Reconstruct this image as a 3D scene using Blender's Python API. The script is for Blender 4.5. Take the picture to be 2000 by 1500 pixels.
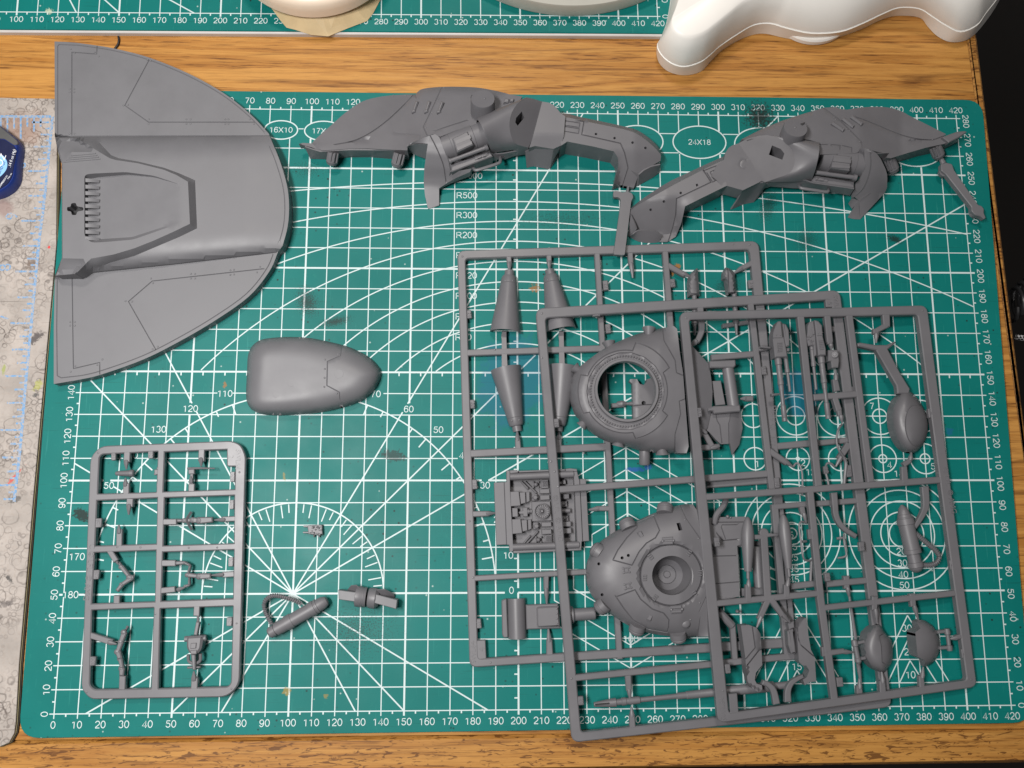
import bpy, math, random
import numpy as np
from mathutils import Vector, Matrix
from mathutils.geometry import delaunay_2d_cdt, tessellate_polygon
random.seed(7)
for _o in list(bpy.data.objects): bpy.data.objects.remove(_o)
SC = bpy.context.scene
COL = SC.collection
S = 0.001                      # measures below are millimetres on the mat; the scene is in metres

# ---------------------------------------------------------------- camera
F = 1700.0
CAM = np.array([183.9602, 77.0121, 399.2948])
RV = np.array([-0.1678, 0.0335, -0.0005])
def _rot(r):
    t = np.linalg.norm(r); k = r / t
    K = np.array([[0, -k[2], k[1]], [k[2], 0, -k[0]], [-k[1], k[0], 0]])
    return np.eye(3) + math.sin(t) * K + (1 - math.cos(t)) * K @ K
R = _rot(RV)
cd = bpy.data.cameras.new('camera'); cam = bpy.data.objects.new('camera', cd); COL.objects.link(cam)
cd.sensor_width = 36; cd.lens = 36 * F / 2000; cd.clip_start = 0.01; cd.clip_end = 20
M4 = Matrix([list(R.T[i]) + [CAM[i] * S] for i in range(3)] + [[0, 0, 0, 1]])
cam.matrix_world = M4
SC.camera = cam

# ---------------------------------------------------------------- light and exposure
SC.view_settings.view_transform = 'Standard'; SC.view_settings.look = 'None'
SC.view_settings.exposure = 0.0; SC.view_settings.gamma = 1
w = bpy.data.worlds.new('World'); SC.world = w; w.use_nodes = True
w.node_tree.nodes['Background'].inputs[0].default_value = (1.0, 0.97, 0.95, 1)
w.node_tree.nodes['Background'].inputs[1].default_value = 0.09
def area(name, loc, target, size, energy, color, shape='DISK', size_y=None):
    l = bpy.data.lights.new(name, 'AREA'); l.energy = energy; l.color = color; l.shape = shape; l.size = size
    if size_y: l.size_y = size_y
    o = bpy.data.objects.new(name, l); COL.objects.link(o)
    o.location = loc
    o.rotation_euler = (Vector(target) - Vector(loc)).to_track_quat('-Z', 'Y').to_euler()
    return o
area('bench_lamp', (-0.03, 0.105, 0.60), (-0.01, 0.115, 0), 0.24, 5.0, (1.0, 0.975, 0.955), 'RECTANGLE', 0.07)
area('ceiling_light', (0.10, 0.85, 1.4), (0.14, 0.2, 0), 0.25, 8.0, (1.0, 0.94, 0.87), 'RECTANGLE', 0.15)

# ---------------------------------------------------------------- pixel measurement -> millimetres on the desk
def P(u, v, z):
    d = R.T @ np.array([(u - 1000) / F, -(v - 750) / F, -1.0])
    t = (z - CAM[2]) / d[2]
    return CAM + t * d
def PA(UV, Z):
    UV = np.asarray(UV, float); Z = np.asarray(Z, float)
    d = np.c_[(UV[:, 0] - 1000) / F, -(UV[:, 1] - 750) / F, -np.ones(len(UV))] @ R
    t = (Z - CAM[2]) / d[:, 2]
    return CAM + t[:, None] * d
def ppm(v): return 3.95 + (v - 215) / 1177 * 0.58

# ---------------------------------------------------------------- outlines
def cr(pts, n=6, closed=False):
    """smooth curve through the points"""
    p = np.array(pts, float); N = len(p); out = []
    rng = range(N) if closed else range(N - 1)
    for i in rng:
        a = p[i - 1] if (closed or i > 0) else 2 * p[0] - p[1]
        b = p[i]; c = p[(i + 1) % N]
        d = p[(i + 2) % N] if (closed or i + 2 < N) else 2 * p[-1] - p[-2]
        for k in range(n):
            t = k / n
            out.append(0.5 * (2 * b + (c - a) * t + (2 * a - 5 * b + 4 * c - d) * t * t + (3 * b - a - 3 * c + d) * t ** 3))
    if not closed: out.append(p[-1])
    return [tuple(x) for x in out]
def rnd(pts, r, n=4):
    """polygon with its corners rounded; r is one radius or one per corner"""
    p = [np.array(q, float) for q in pts]; N = len(p); out = []
    for i in range(N):
        a, b, c = p[i - 1], p[i], p[(i + 1) % N]
        rr = r[i] if isinstance(r, (list, tuple)) else r
        la, lc = np.linalg.norm(a - b), np.linalg.norm(c - b)
        q = min(rr, la * 0.48, lc * 0.48)
        if q < 0.05: out.append(tuple(b)); continue
        s, e = b + (a - b) / la * q, b + (c - b) / lc * q
        for k in range(n + 1):
            t = k / n
            out.append(tuple((1 - t) ** 2 * s + 2 * t * (1 - t) * b + t * t * e))
    return out
def ell(cx, cy, rx, ry=None, n=28, a0=0, a1=360, rot=0):
    ry = rx if ry is None else ry; c, s = math.cos(math.radians(rot)), math.sin(math.radians(rot)); out = []
    full = abs(a1 - a0 - 360) < 1e-6
    for k in range(n if full else n + 1):
        a = math.radians(a0 + (a1 - a0) * k / n); x, y = rx * math.cos(a), ry * math.sin(a)
        out.append((cx + x * c - y * s, cy + x * s + y * c))
    return out
def dens(pts, step, closed):
    p = [np.array(q, float) for q in pts]; out = []
    for i in range(len(p) if closed else len(p) - 1):
        a, b = p[i], p[(i + 1) % len(p)]; n = max(1, int(math.ceil(np.linalg.norm(b - a) / step)))
        out += [tuple(a + (b - a) * k / n) for k in range(n)]
    if not closed: out.append(tuple(p[-1]))
    return out
def sdist(U, poly, closed=True):
    """distance of every point to a polyline"""
    U = np.asarray(U, float); p = np.array(poly, float)
    a = p if closed else p[:-1]; b = np.roll(p, -1, 0) if closed else p[1:]
    out = np.full(len(U), 1e9)
    for s in range(0, len(a), 64):
        A, B = a[s:s + 64], b[s:s + 64]; d = B - A; L = (d ** 2).sum(1) + 1e-12
        t = np.clip(((U[:, None, :] - A) * d).sum(2) / L, 0, 1)
        q = A + t[..., None] * d
        out = np.minimum(out, np.sqrt(((U[:, None, :] - q) ** 2).sum(2)).min(1))
    return out
def inside(U, poly):
    U = np.asarray(U, float); x, y = U[:, 0], U[:, 1]; p = np.array(poly, float); r = np.zeros(len(U), bool)
    for i in range(len(p)):
        x1, y1 = p[i - 1]; x2, y2 = p[i]
        if y1 == y2: continue
        c = ((y1 > y) != (y2 > y)) & (x < (x2 - x1) * (y - y1) / (y2 - y1) + x1)
        r ^= c
    return r
def ramp(U, outer, inner):
    """0 outside outer, 1 inside inner, a straight slope between"""
    do, di = sdist(U, outer), sdist(U, inner)
    r = do / (do + di + 1e-9)
    r[~inside(U, outer)] = 0; r[inside(U, inner)] = 1
    return r
def area2(p):
    p = np.array(p); x, y = p[:, 0], p[:, 1]
    return float((x * np.roll(y, -1) - np.roll(x, -1) * y).sum())
def offset(p, d):
    """move a closed outline (mm, 2d) inwards by d"""
    p = np.array(p, float)[:, :2]; s = 1 if area2(p) > 0 else -1
    e = np.roll(p, -1, 0) - p; L = np.linalg.norm(e, axis=1)[:, None] + 1e-9; e = e / L
    n = np.c_[-e[:, 1], e[:, 0]] * s; m = n + np.roll(n, 1, 0)
    k = (m * n).sum(1)[:, None]; m = m / np.maximum(k, 0.45)
    return p + m * d

# ---------------------------------------------------------------- mesh building
class MB:
    def __init__(s): s.v = []; s.f = []
    def add(s, V, Fc):
        o = len(s.v); s.v += [tuple(map(float, q)) for q in V]; s.f += [tuple(i + o for i in q) for q in Fc]; return s
    def prism(s, pts, zt, zb, bev=0.25, holes=(), mm=False, bh=None):
        """outline given where it is seen at height zt, straight down to zb, top edge bevelled"""
        rings = [pts] + list(holes); W = []; ZZ = []
        tilt = callable(zt)                     # tilted top: zt(points), zb is then the thickness
        for i, r in enumerate(rings):
            r = np.array(r, float); zr = np.asarray(zt(r), float) if tilt else np.full(len(r), float(zt))
            q = r if mm else PA(r, zr)[:, :2]
            if (area2(q) < 0) != (i > 0): q = q[::-1]; zr = zr[::-1]
            W.append(q); ZZ.append(zr)
        bh = bev if bh is None else bh
        V = []; Fc = []; tops = []
        for i, q in enumerate(W):
            n = len(q); o = len(V)
            if bev > 0:
                ins = offset(q, bev if i == 0 else -bev)
                V += [(x, y, h) for (x, y), h in zip(ins, ZZ[i])] + [(x, y, h - bh) for (x, y), h in zip(q, ZZ[i])]; L = 3
            else:
                V += [(x, y, h) for (x, y), h in zip(q, ZZ[i])]; L = 2
            V += [(x, y, h - zb if tilt else zb) for (x, y), h in zip(q, ZZ[i])]
            for l in range(L - 1):
                for k in range(n):
                    k2 = (k + 1) % n
                    Fc.append((o + l * n + k, o + (l + 1) * n + k, o + (l + 1) * n + k2, o + l * n + k2))
            tops.append((o, n, L))
        polys = [[Vector((V[o + k][0], V[o + k][1], 0)) for k in range(n)] for o, n, L in tops]
        idx = [o + k for o, n, L in tops for k in range(n)]
        bot = [o + (L - 1) * n + k for o, n, L in tops for k in range(n)]
        for a, b, c in tessellate_polygon(polys):
            A, B, C = (np.array(V[idx[j]][:2]) for j in (a, b, c))
            if np.cross(B - A, C - A) < 0: b, c = c, b
            Fc.append((idx[a], idx[b], idx[c])); Fc.append((bot[a], bot[c], bot[b]))
        return s.add(V, Fc)
    def bar(s, p0, p1, w0, zt, zb, bev=0.25, w1=None):
        p0, p1 = np.array(p0, float), np.array(p1, float); d = p1 - p0; d /= np.linalg.norm(d); n = np.array([-d[1], d[0]])
        w1 = w0 if w1 is None else w1
        return s.prism([p0 + n * w0 / 2, p1 + n * w1 / 2, p1 - n * w1 / 2, p0 - n * w0 / 2], zt, zb, bev)
    def path(s, pts, w, zt, zb, bev=0.25):
        p = np.array(pts, float); t = np.gradient(p, axis=0); t /= np.linalg.norm(t, axis=1)[:, None]; n = np.c_[-t[:, 1], t[:, 0]]
        w = np.array(w if hasattr(w, '__len__') else [w] * len(p))[:, None]
        return s.prism(np.vstack([p + n * w / 2, (p - n * w / 2)[::-1]]), zt, zb, bev)
    def lathe(s, a, b, prof, seg=20, half=False, flat=1.0):
        """turned body along the axis a->b (u,v,z); prof = (t, radius in px)"""
        A = a if isinstance(a, np.ndarray) else P(*a); B = b if isinstance(b, np.ndarray) else P(*b); ax = B - A; ax /= np.linalg.norm(ax)
        up = np.array([0, 0, 1.0]); e1 = np.cross(up, ax)
        if np.linalg.norm(e1) < 1e-3: e1 = np.array([1.0, 0, 0])
        e1 /= np.linalg.norm(e1); e2 = np.cross(ax, e1); k = (4.25 if isinstance(a, np.ndarray) else ppm((a[1] + b[1]) / 2)) * (399.3 / (399.3 - (A[2] + B[2]) / 2))
        V = []; m = seg + 1 if half else seg; Fc = []
        for t, r in prof:
            c = A + (B - A) * t
            for i in range(m):
                an = (math.pi * i / seg) if half else (2 * math.pi * i / seg)
                V.append(c + (e1 * math.cos(an) + e2 * math.sin(an) * flat) * r / k)
        for j in range(len(prof) - 1):
            for i in range(seg):
                i2 = i + 1 if half else (i + 1) % seg
                Fc.append((j * m + i, j * m + i2, (j + 1) * m + i2, (j + 1) * m + i))
        return s.add(V, Fc)
    def tube(s, pts, r, seg=8, sm=4):
        """round bar along (u,v,z) points; r in px, one or one per point"""
        p = np.array(cr(pts, sm) if sm > 1 else pts, float); W = PA(p[:, :2], p[:, 2])
        rr = np.interp(np.linspace(0, 1, len(W)), np.linspace(0, 1, len(r)), r) if hasattr(r, '__len__') else np.full(len(W), r)
        t = np.gradient(W, axis=0); t /= np.linalg.norm(t, axis=1)[:, None]; V = []; Fc = []
        for c, d, q, v in zip(W, t, rr, p[:, 1]):
            e1 = np.cross([0, 0, 1.0], d); e1 = e1 / np.linalg.norm(e1) if np.linalg.norm(e1) > 1e-4 else np.array([1.0, 0, 0])
            e2 = np.cross(d, e1)
            for i in range(seg):
                a = 2 * math.pi * i / seg; V.append(c + (e1 * math.cos(a) + e2 * math.sin(a)) * q / ppm(v))
        for j in range(len(W) - 1):
            for i in range(seg):
                i2 = (i + 1) % seg; Fc.append((j * seg + i, j * seg + i2, (j + 1) * seg + i2, (j + 1) * seg + i))
        Fc.append(tuple(range(seg))[::-1]); Fc.append(tuple(range((len(W) - 1) * seg, len(W) * seg)))
        return s.add(V, Fc)
    def ball(s, c, r, n=8, sq=1.0):
        """half or whole round stud at (u,v,z), r px"""
        C = P(*c); r = r / ppm(c[1]); V = []; Fc = []
        for j in range(n + 1):
            th = math.pi * j / n
            for i in range(2 * n):
                a = math.pi * i / n
                V.append(C + np.array([r * math.sin(th) * math.cos(a), r * math.sin(th) * math.sin(a), r * sq * math.cos(th)]))
        m = 2 * n
        for j in range(n):
            for i in range(m): Fc.append((j * m + i, (j + 1) * m + i, (j + 1) * m + (i + 1) % m, j * m + (i + 1) % m))
        return s.add(V, Fc)
    def sheet(s, rows, n=None, sm=False):
        """surface through rows of (u,v,z) points"""
        G = []
        n = n or max(len(r) for r in rows)
        for r in rows:
            q = np.array(cr(r, 6) if sm else r, float); d = np.r_[0, np.cumsum(np.linalg.norm(np.diff(q[:, :2], axis=0), axis=1) + 1e-6)]
            t = np.linspace(0, d[-1], n) if (sm or len(r) != n) else d
            q = np.c_[np.interp(t, d, q[:, 0]), np.interp(t, d, q[:, 1]), np.interp(t, d, q[:, 2])]
            G.append(PA(q[:, :2], q[:, 2]))
        V = np.vstack(G); Fc = []
        for j in range(len(rows) - 1):
            for i in range(n - 1): Fc.append((j * n + i, (j + 1) * n + i, (j + 1) * n + i + 1, j * n + i + 1))
        c = V[list(Fc[len(Fc) // 2])]
        if np.cross(c[2] - c[0], c[3] - c[1])[2] < 0: Fc = [f[::-1] for f in Fc]
        return s.add(V, Fc)
    def relief(s, outl, zf, holes=(), grooves=(), creases=(), step=8, zbot=0.0, skirt=True):
        """solid seen from above: outline in px, height zf(points) in mm, engraved grooves (polyline, width px, depth mm)"""
        outl = [tuple(q) for q in outl]
        pts = []; ed = []
        def addl(l, closed):
            o = len(pts); pts.extend(l); m = len(l)
            for k in range(m if closed else m - 1): ed.append((o + k, o + (k + 1) % m))
        addl(dens(outl, step, True), True)
        for h in holes: addl(dens(h, step, True), True)
        for c in creases: addl(dens(c, step, False), False)
        for g, gw, gd in grooves:
            q = np.array(dens(g, step, False)); t = np.gradient(q, axis=0); t /= np.linalg.norm(t, axis=1)[:, None] + 1e-9
            n = np.c_[-t[:, 1], t[:, 0]] * gw / 2
            addl([tuple(x) for x in q], False); addl([tuple(x) for x in q + n], False); addl([tuple(x) for x in q - n], False)
        P0 = np.array(outl); lo, hi = P0.min(0), P0.max(0); g = []
        y = lo[1]; k = 0
        while y < hi[1]:
            xs = np.arange(lo[0] + (k % 2) * step / 2, hi[0], step); g.append(np.c_[xs, np.full(len(xs), y)]); y += step * 0.87; k += 1
        g = np.vstack(g); g = g[inside(g, outl)]
        for h in holes: g = g[~inside(g, h)]
        C = np.array(pts)
        keep = np.ones(len(g), bool)
        for i in range(0, len(g), 2000):
            keep[i:i + 2000] = (((g[i:i + 2000, None, :] - C[None]) ** 2).sum(2).min(1) > (0.45 * step) ** 2)
        allp = [Vector(q) for q in pts] + [Vector(q) for q in g[keep]]
        ov, oe, of, *_ = delaunay_2d_cdt(allp, ed, [], 0, 1e-4)
        U = np.array([tuple(q) for q in ov]); T = np.array([f for f in of if len(f) == 3])
        c = U[T].mean(1); ok = inside(c, outl)
        for h in holes: ok &= ~inside(c, h)
        T = T[ok]
        Z = zf(U)
        for gl, gw, gd in grooves: Z = Z - gd * np.clip(1 - sdist(U, gl, False) / (gw / 2), 0, 1)
        W = PA(U, Z)
        a, b, cc = W[T[:, 0], :2], W[T[:, 1], :2], W[T[:, 2], :2]
        cx = (b[:, 0] - a[:, 0]) * (cc[:, 1] - a[:, 1]) - (b[:, 1] - a[:, 1]) * (cc[:, 0] - a[:, 0])
        T[cx < 0] = T[cx < 0][:, ::-1]
        V = [tuple(q) for q in W]; Fc = [tuple(int(i) for i in t) for t in T]
        if skirt:
            cnt = {}
            for t in Fc:
                for i in range(3):
                    e = (t[i], t[(i + 1) % 3]); cnt[e] = 1
            low = {}
            def lv(i):
                if i not in low: low[i] = len(V); V.append((W[i][0], W[i][1], zbot if not callable(zbot) else zbot(U[i])))
                return low[i]
            for (i, j) in list(cnt):
                if (j, i) not in cnt: Fc.append((j, i, lv(i), lv(j)))
        used = sorted({i for f in Fc for i in f}); mp = {i: k for k, i in enumerate(used)}
        return s.add([V[i] for i in used], [tuple(mp[i] for i in f) for f in Fc])
    def text(s, body, u, v, size, z, rot=0, emb=0.15, mm=None, align='CENTER', squeeze=1.0, slant=0.0):
        """letters standing emb mm high; size in mm; (u,v) px at height z, or mm=(x,y)"""
        V, Fc = glyphs(body, align)
        c = P(u, v, z)[:2] if mm is None else mm; a = math.radians(rot); ca, sa = math.cos(a), math.sin(a); Q = []
        for x, y in V:
            x = (x + slant * y) * size * squeeze; y = y * size; Q.append((c[0] + x * ca - y * sa, c[1] + x * sa + y * ca))
        n = len(Q)
        VV = [(x, y, z + emb) for x, y in Q]; FF = [f for f in Fc]
        if emb > 0.08:
            VV += [(x, y, z) for x, y in Q]; cnt = {(f[i], f[(i + 1) % len(f)]) for f in Fc for i in range(len(f))}
            FF += [(j, i, i + n, j + n) for (i, j) in cnt if (j, i) not in cnt]
        return s.add(VV, FF)
_gc = {}
def _arc(cx, cy, rx, ry, a0, a1, n=10): return [(cx + rx * math.cos(math.radians(a0 + (a1 - a0) * k / n)), cy + ry * math.sin(math.radians(a0 + (a1 - a0) * k / n))) for k in range(n + 1)]
STROKES = {'0': (.56, [_arc(.28, .36, .21, .33, 0, 360, 24)]), '1': (.56, [[(.12, .54), (.22, .60), (.31, .69), (.31, 0)]]),
    '2': (.56, [_arc(.28, .49, .20, .20, 172, -35, 12) + [(.10, .09), (.07, .03), (.50, .03)]]), '3': (.56, [_arc(.27, .53, .17, .165, 165, -88, 12) + _arc(.27, .20, .20, .17, 88, -165, 12)]),
    '4': (.56, [[(.53, .18), (.05, .18), (.39, .68), (.39, 0)]]), '5': (.56, [[(.47, .66), (.15, .66), (.10, .36)] + _arc(.27, .235, .205, .20, 135, -165, 14)]),
    '6': (.56, [_arc(.285, .235, .195, .205, 175, 535, 18), [(.09, .24)] + _arc(.31, .36, .22, .33, 180, 35, 12)]), '7': (.56, [[(.06, .66), (.49, .66), (.40, .53), (.30, .33), (.23, .14), (.21, 0)]]),
    '8': (.56, [_arc(.28, .52, .165, .155, 90, 450, 18), _arc(.28, .20, .205, .175, 90, 450, 18)]), '9': (.56, [_arc(.275, .455, .195, .205, -5, 355, 18), [(.47, .45)] + _arc(.25, .33, .22, .33, 0, -145, 12)]),
    'R': (.70, [[(.09, 0), (.09, .66), (.38, .66)] + _arc(.40, .495, .17, .165, 90, -90, 8) + [(.09, .33)], [(.36, .33), (.46, .25), (.62, 0)]]), 'X': (.66, [[(.05, 0), (.60, .69)], [(.06, .69), (.61, 0)]])}
def stroke_text(m, body, x, y, size, z, rot=0, align='CENTER', wd=.085):
    W_ = sum(STROKES[c][0] for c in body); ox = -W_ / 2 if align == 'CENTER' else 0; a = math.radians(rot); ca, sa = math.cos(a), math.sin(a)
    for i, c in enumerate(body):
        for k, pl in enumerate(STROKES[c][1]):
            p = np.array([((ox + px) * size, (py - .345) * size) for px, py in pl]); p = np.c_[x + p[:, 0] * ca - p[:, 1] * sa, y + p[:, 0] * sa + p[:, 1] * ca]
            t = np.gradient(p, axis=0); t /= np.linalg.norm(t, axis=1)[:, None] + 1e-9; n = np.c_[-t[:, 1], t[:, 0]] * wd * size / 2; N = len(p)
            if len(p) > 2 and len(pl) < 7:                      # keep corners square
                pass
            m.add([(q[0], q[1], z + 0.003 * k) for q in np.vstack([p + n, p - n])], [(j, N + j, N + j + 1, j + 1) for j in range(N - 1)])
        ox += STROKES[c][0]
def glyphs(body, align='CENTER'):
    if (body, align) not in _gc:
        c = bpy.data.curves.new('tmp', 'FONT'); c.body = body; c.size = 1.0; c.align_x = align; c.align_y = 'CENTER'; c.resolution_u = 3
        o = bpy.data.objects.new('tmp', c); COL.objects.link(o)
        dg = bpy.context.evaluated_depsgraph_get(); dg.update(); m = bpy.data.meshes.new_from_object(o.evaluated_get(dg))
        V = [(q.co.x, q.co.y) for q in m.vertices]; Fc = []
        for p in m.polygons:
            f = tuple(p.vertices)
            if p.normal.z < 0: f = f[::-1]
            Fc.append(f)
        # merge doubled corners so that only true outlines count as borders
        key = {}; mp = []
        U = []
        for q in V:
            k = (round(q[0], 4), round(q[1], 4))
            if k not in key: key[k] = len(U); U.append(q)
            mp.append(key[k])
        Fc = [tuple(mp[i] for i in f) for f in Fc]; Fc = [f for f in Fc if len(set(f)) == len(f)]
        bpy.data.objects.remove(o); bpy.data.meshes.remove(m); bpy.data.curves.remove(c)
        _gc[(body, align)] = (U, Fc)
    return _gc[(body, align)]
def obj(name, mb, mat, parent=None, ang=32, smooth=True, solid=0, **props):
    m = bpy.data.meshes.new(name)
    base = parent_loc(parent)
    V = np.array(mb.v, float); Fc = mb.f
    if solid:                                   # give a skin its wall thickness
        N = np.zeros_like(V)
        for f in Fc:
            a, b, c = V[f[0]], V[f[1]], V[f[2]]; nn = np.cross(b - a, c - a)
            if len(f) > 3: nn = nn + np.cross(c - a, V[f[3]] - a)
            for i in f: N[i] += nn
        N /= np.linalg.norm(N, axis=1)[:, None] + 1e-12; n0 = len(V); V = np.vstack([V, V - N * solid])
        cnt = {(f[i], f[(i + 1) % len(f)]) for f in Fc for i in range(len(f))}
        Fc = list(Fc) + [tuple(i + n0 for i in f[::-1]) for f in Fc] + [(j, i, i + n0, j + n0) for i, j in cnt if (j, i) not in cnt]
    V = (V - base) * S
    m.from_pydata([tuple(q) for q in V], [], Fc); m.update()
    if smooth:
        m.polygons.foreach_set('use_smooth', [True] * len(m.polygons)); m.set_sharp_from_angle(angle=math.radians(ang))
    m.materials.append(mat)
    o = bpy.data.objects.new(name, m); COL.objects.link(o)
    if parent is not None: o.parent = parent
    for k, v in props.items(): o[k] = v
    return o
def parent_loc(p):
    b = np.zeros(3)
    while p is not None: b = b + np.array(p.location) / S; p = p.parent
    return b
def thing(name, label, cat, u, v, z=0.0, group=None):
    o = bpy.data.objects.new(name, None); COL.objects.link(o); o.location = P(u, v, z) * S; o.empty_display_size = 0.01
    o['label'] = label; o['category'] = cat
    if group: o['group'] = group
    return o
# ---------------------------------------------------------------- materials
class NT:
    def __init__(s, name):
        s.m = bpy.data.materials.new(name); s.m.use_nodes = True; s.t = s.m.node_tree; s.b = s.t.nodes['Principled BSDF']
    def n(s, ty, **kw):
        x = s.t.nodes.new(ty)
        for k, v in kw.items(): setattr(x, k, v)
        return x
    def l(s, a, b): s.t.links.new(a, b)
    def set(s, k, v): s.b.inputs[k].default_value = v
    def val(s, x, sock):
        if hasattr(x, 'is_output'): s.l(x, sock)
        else: sock.default_value = x
    def pos(s, scale=(1, 1, 1), loc=(0, 0, 0), rot=(0, 0, 0)):
        """position in mm, scaled"""
        g = s.n('ShaderNodeNewGeometry'); m = s.n('ShaderNodeMapping'); m.vector_type = 'POINT'
        m.inputs['Scale'].default_value = [1000 * q for q in scale]; m.inputs['Location'].default_value = loc; m.inputs['Rotation'].default_value = rot
        s.l(g.outputs['Position'], m.inputs[0]); return m.outputs[0]
    def noise(s, vec, scale=1.0, detail=3, rough=0.5, dist=0.0):
        x = s.n('ShaderNodeTexNoise'); x.inputs['Scale'].default_value = scale; x.inputs['Detail'].default_value = detail
        x.inputs['Roughness'].default_value = rough; x.inputs['Distortion'].default_value = dist; s.l(vec, x.inputs['Vector']); return x.outputs['Fac']
    def vor(s, vec, scale=1.0, feature='F1', rand=1.0):
        x = s.n('ShaderNodeTexVoronoi', feature=feature); x.inputs['Scale'].default_value = scale; x.inputs['Randomness'].default_value = rand
        s.l(vec, x.inputs['Vector']); return x
    def math(s, op, a, b=0.0, c=None, clamp=False):
        x = s.n('ShaderNodeMath', operation=op, use_clamp=clamp); s.val(a, x.inputs[0]); s.val(b, x.inputs[1])
        if c is not None: s.val(c, x.inputs[2])
        return x.outputs[0]
    def rng(s, v, a, b, c=0.0, d=1.0):
        x = s.n('ShaderNodeMapRange'); s.l(v, x.inputs[0])
        for i, q in enumerate((a, b, c, d)): x.inputs[1 + i].default_value = q
        return x.outputs[0]
    def mix(s, f, a, b, mode='MIX'):
        x = s.n('ShaderNodeMix', data_type='RGBA', blend_type=mode); s.val(f, x.inputs[0])
        for q, i in ((a, 6), (b, 7)):
            if hasattr(q, 'is_output'): s.l(q, x.inputs[i])
            else: x.inputs[i].default_value = (*q, 1)
        return x.outputs[2]
    def bump(s, h, strength=0.2, dist=0.0002):
        x = s.n('ShaderNodeBump'); x.inputs['Strength'].default_value = strength; x.inputs['Distance'].default_value = dist
        s.l(h, x.inputs['Height']); s.l(x.outputs[0], s.b.inputs['Normal'])
    def out(s, col=None, rough=None, spec=None):
        if col is not None: s.val(col if hasattr(col, 'is_output') else (*col, 1), s.b.inputs['Base Color'])
        if rough is not None: s.val(rough, s.b.inputs['Roughness'])
        if spec is not None: s.val(spec, s.b.inputs['Specular IOR Level'])
        return s.m
def plastic(name, col, rough, var=0.05, spec=0.5, grain=0.5):
    t = NT(name); p = t.pos()
    n1 = t.noise(p, 0.06, 4, 0.6); n2 = t.noise(p, 2.2, 3, 0.6)
    c = t.mix(t.rng(n1, 0.3, 0.7), tuple(q * (1 - var) for q in col), tuple(min(1, q * (1 + var)) for q in col))
    t.bump(n2, 0.12 * grain, 0.0001)
    return t.out(c, t.rng(n1, 0.3, 0.7, rough - 0.05, rough + 0.06), spec)
GREY = plastic('grey_styrene', (0.142, 0.141, 0.151), 0.48)
GREYL = plastic('grey_styrene_sprue', (0.140, 0.137, 0.147), 0.40)
GREYD = plastic('grey_styrene_body', (0.132, 0.129, 0.139), 0.45)
DARK = plastic('recess_shade', (0.03, 0.03, 0.032), 0.6)  # near-black colour stands in for the shade inside holes and slots
WHITE = plastic('white_lamp_plastic', (0.86, 0.83, 0.78), 0.38, 0.02)
CREAM = plastic('cream_plastic', (0.80, 0.66, 0.52), 0.4, 0.03)
TAN = plastic('tan_plastic', (0.60, 0.46, 0.26), 0.55, 0.10)
STONE = plastic('stone_grey_plastic', (0.42, 0.41, 0.36), 0.5, 0.06)
BLUE = plastic('blue_bottle_plastic', (0.012, 0.03, 0.17), 0.3, 0.05)
NAVY = plastic('navy_label', (0.008, 0.012, 0.05), 0.35, 0.1)
CAPG = plastic('bottle_grey', (0.085, 0.085, 0.085), 0.4, 0.1)
LETTER = plastic('label_white', (0.75, 0.77, 0.8), 0.5, 0.02)
BLACKC = plastic('black_rubber', (0.012, 0.012, 0.013), 0.35, 0.1)
FLOORM = plastic('dark_carpet', (0.010, 0.008, 0.007), 0.9, 0.3)
METAL = plastic('mat_edge_aluminium', (0.55, 0.52, 0.5), 0.35, 0.05)

def stain_list(t, base, items):
    """marks worn or spilt onto the mat, each with its own place (mm) and shape"""
    col = base
    for (x, y, rx, ry, rot, c, amt, nscale, lo, hi) in items:
        g = t.n('ShaderNodeNewGeometry'); m = t.n('ShaderNodeMapping'); m.vector_type = 'TEXTURE'
        m.inputs['Location'].default_value = (x * S, y * S, 0); m.inputs['Rotation'].default_value = (0, 0, math.radians(rot))
        m.inputs['Scale'].default_value = (rx * S, ry * S, 1)
        t.l(g.outputs['Position'], m.inputs[0])
        sp = t.n('ShaderNodeVectorMath', operation='MULTIPLY'); t.l(m.outputs[0], sp.inputs[0]); sp.inputs[1].default_value = (1, 1, 0)
        ln = t.n('ShaderNodeVectorMath', operation='LENGTH'); t.l(sp.outputs[0], ln.inputs[0])
        f = t.math('SUBTRACT', 1.0, ln.outputs['Value'])
        nz = t.noise(t.pos(), nscale, 4, 0.65)
        f = t.math('MULTIPLY_ADD', t.math('SUBTRACT', nz, 0.5), 2.4 if nscale > 0.3 else 1.0, f)
        f = t.rng(f, lo, hi, 0, amt)
        col = t.mix(f, col, c)
    return col
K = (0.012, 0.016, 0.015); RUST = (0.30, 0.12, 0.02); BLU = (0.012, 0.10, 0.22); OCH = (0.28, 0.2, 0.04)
def mm_at(u, v): q = P(u, v, 0); return float(q[0]), float(q[1])
def st(u, v, ru, rv, rot, c, amt, ns=1.2, lo=0.25, hi=0.6):
    x, y = mm_at(u, v); return (x, y, ru / ppm(v), rv / ppm(v), rot, c, amt, ns, lo, hi)
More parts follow.
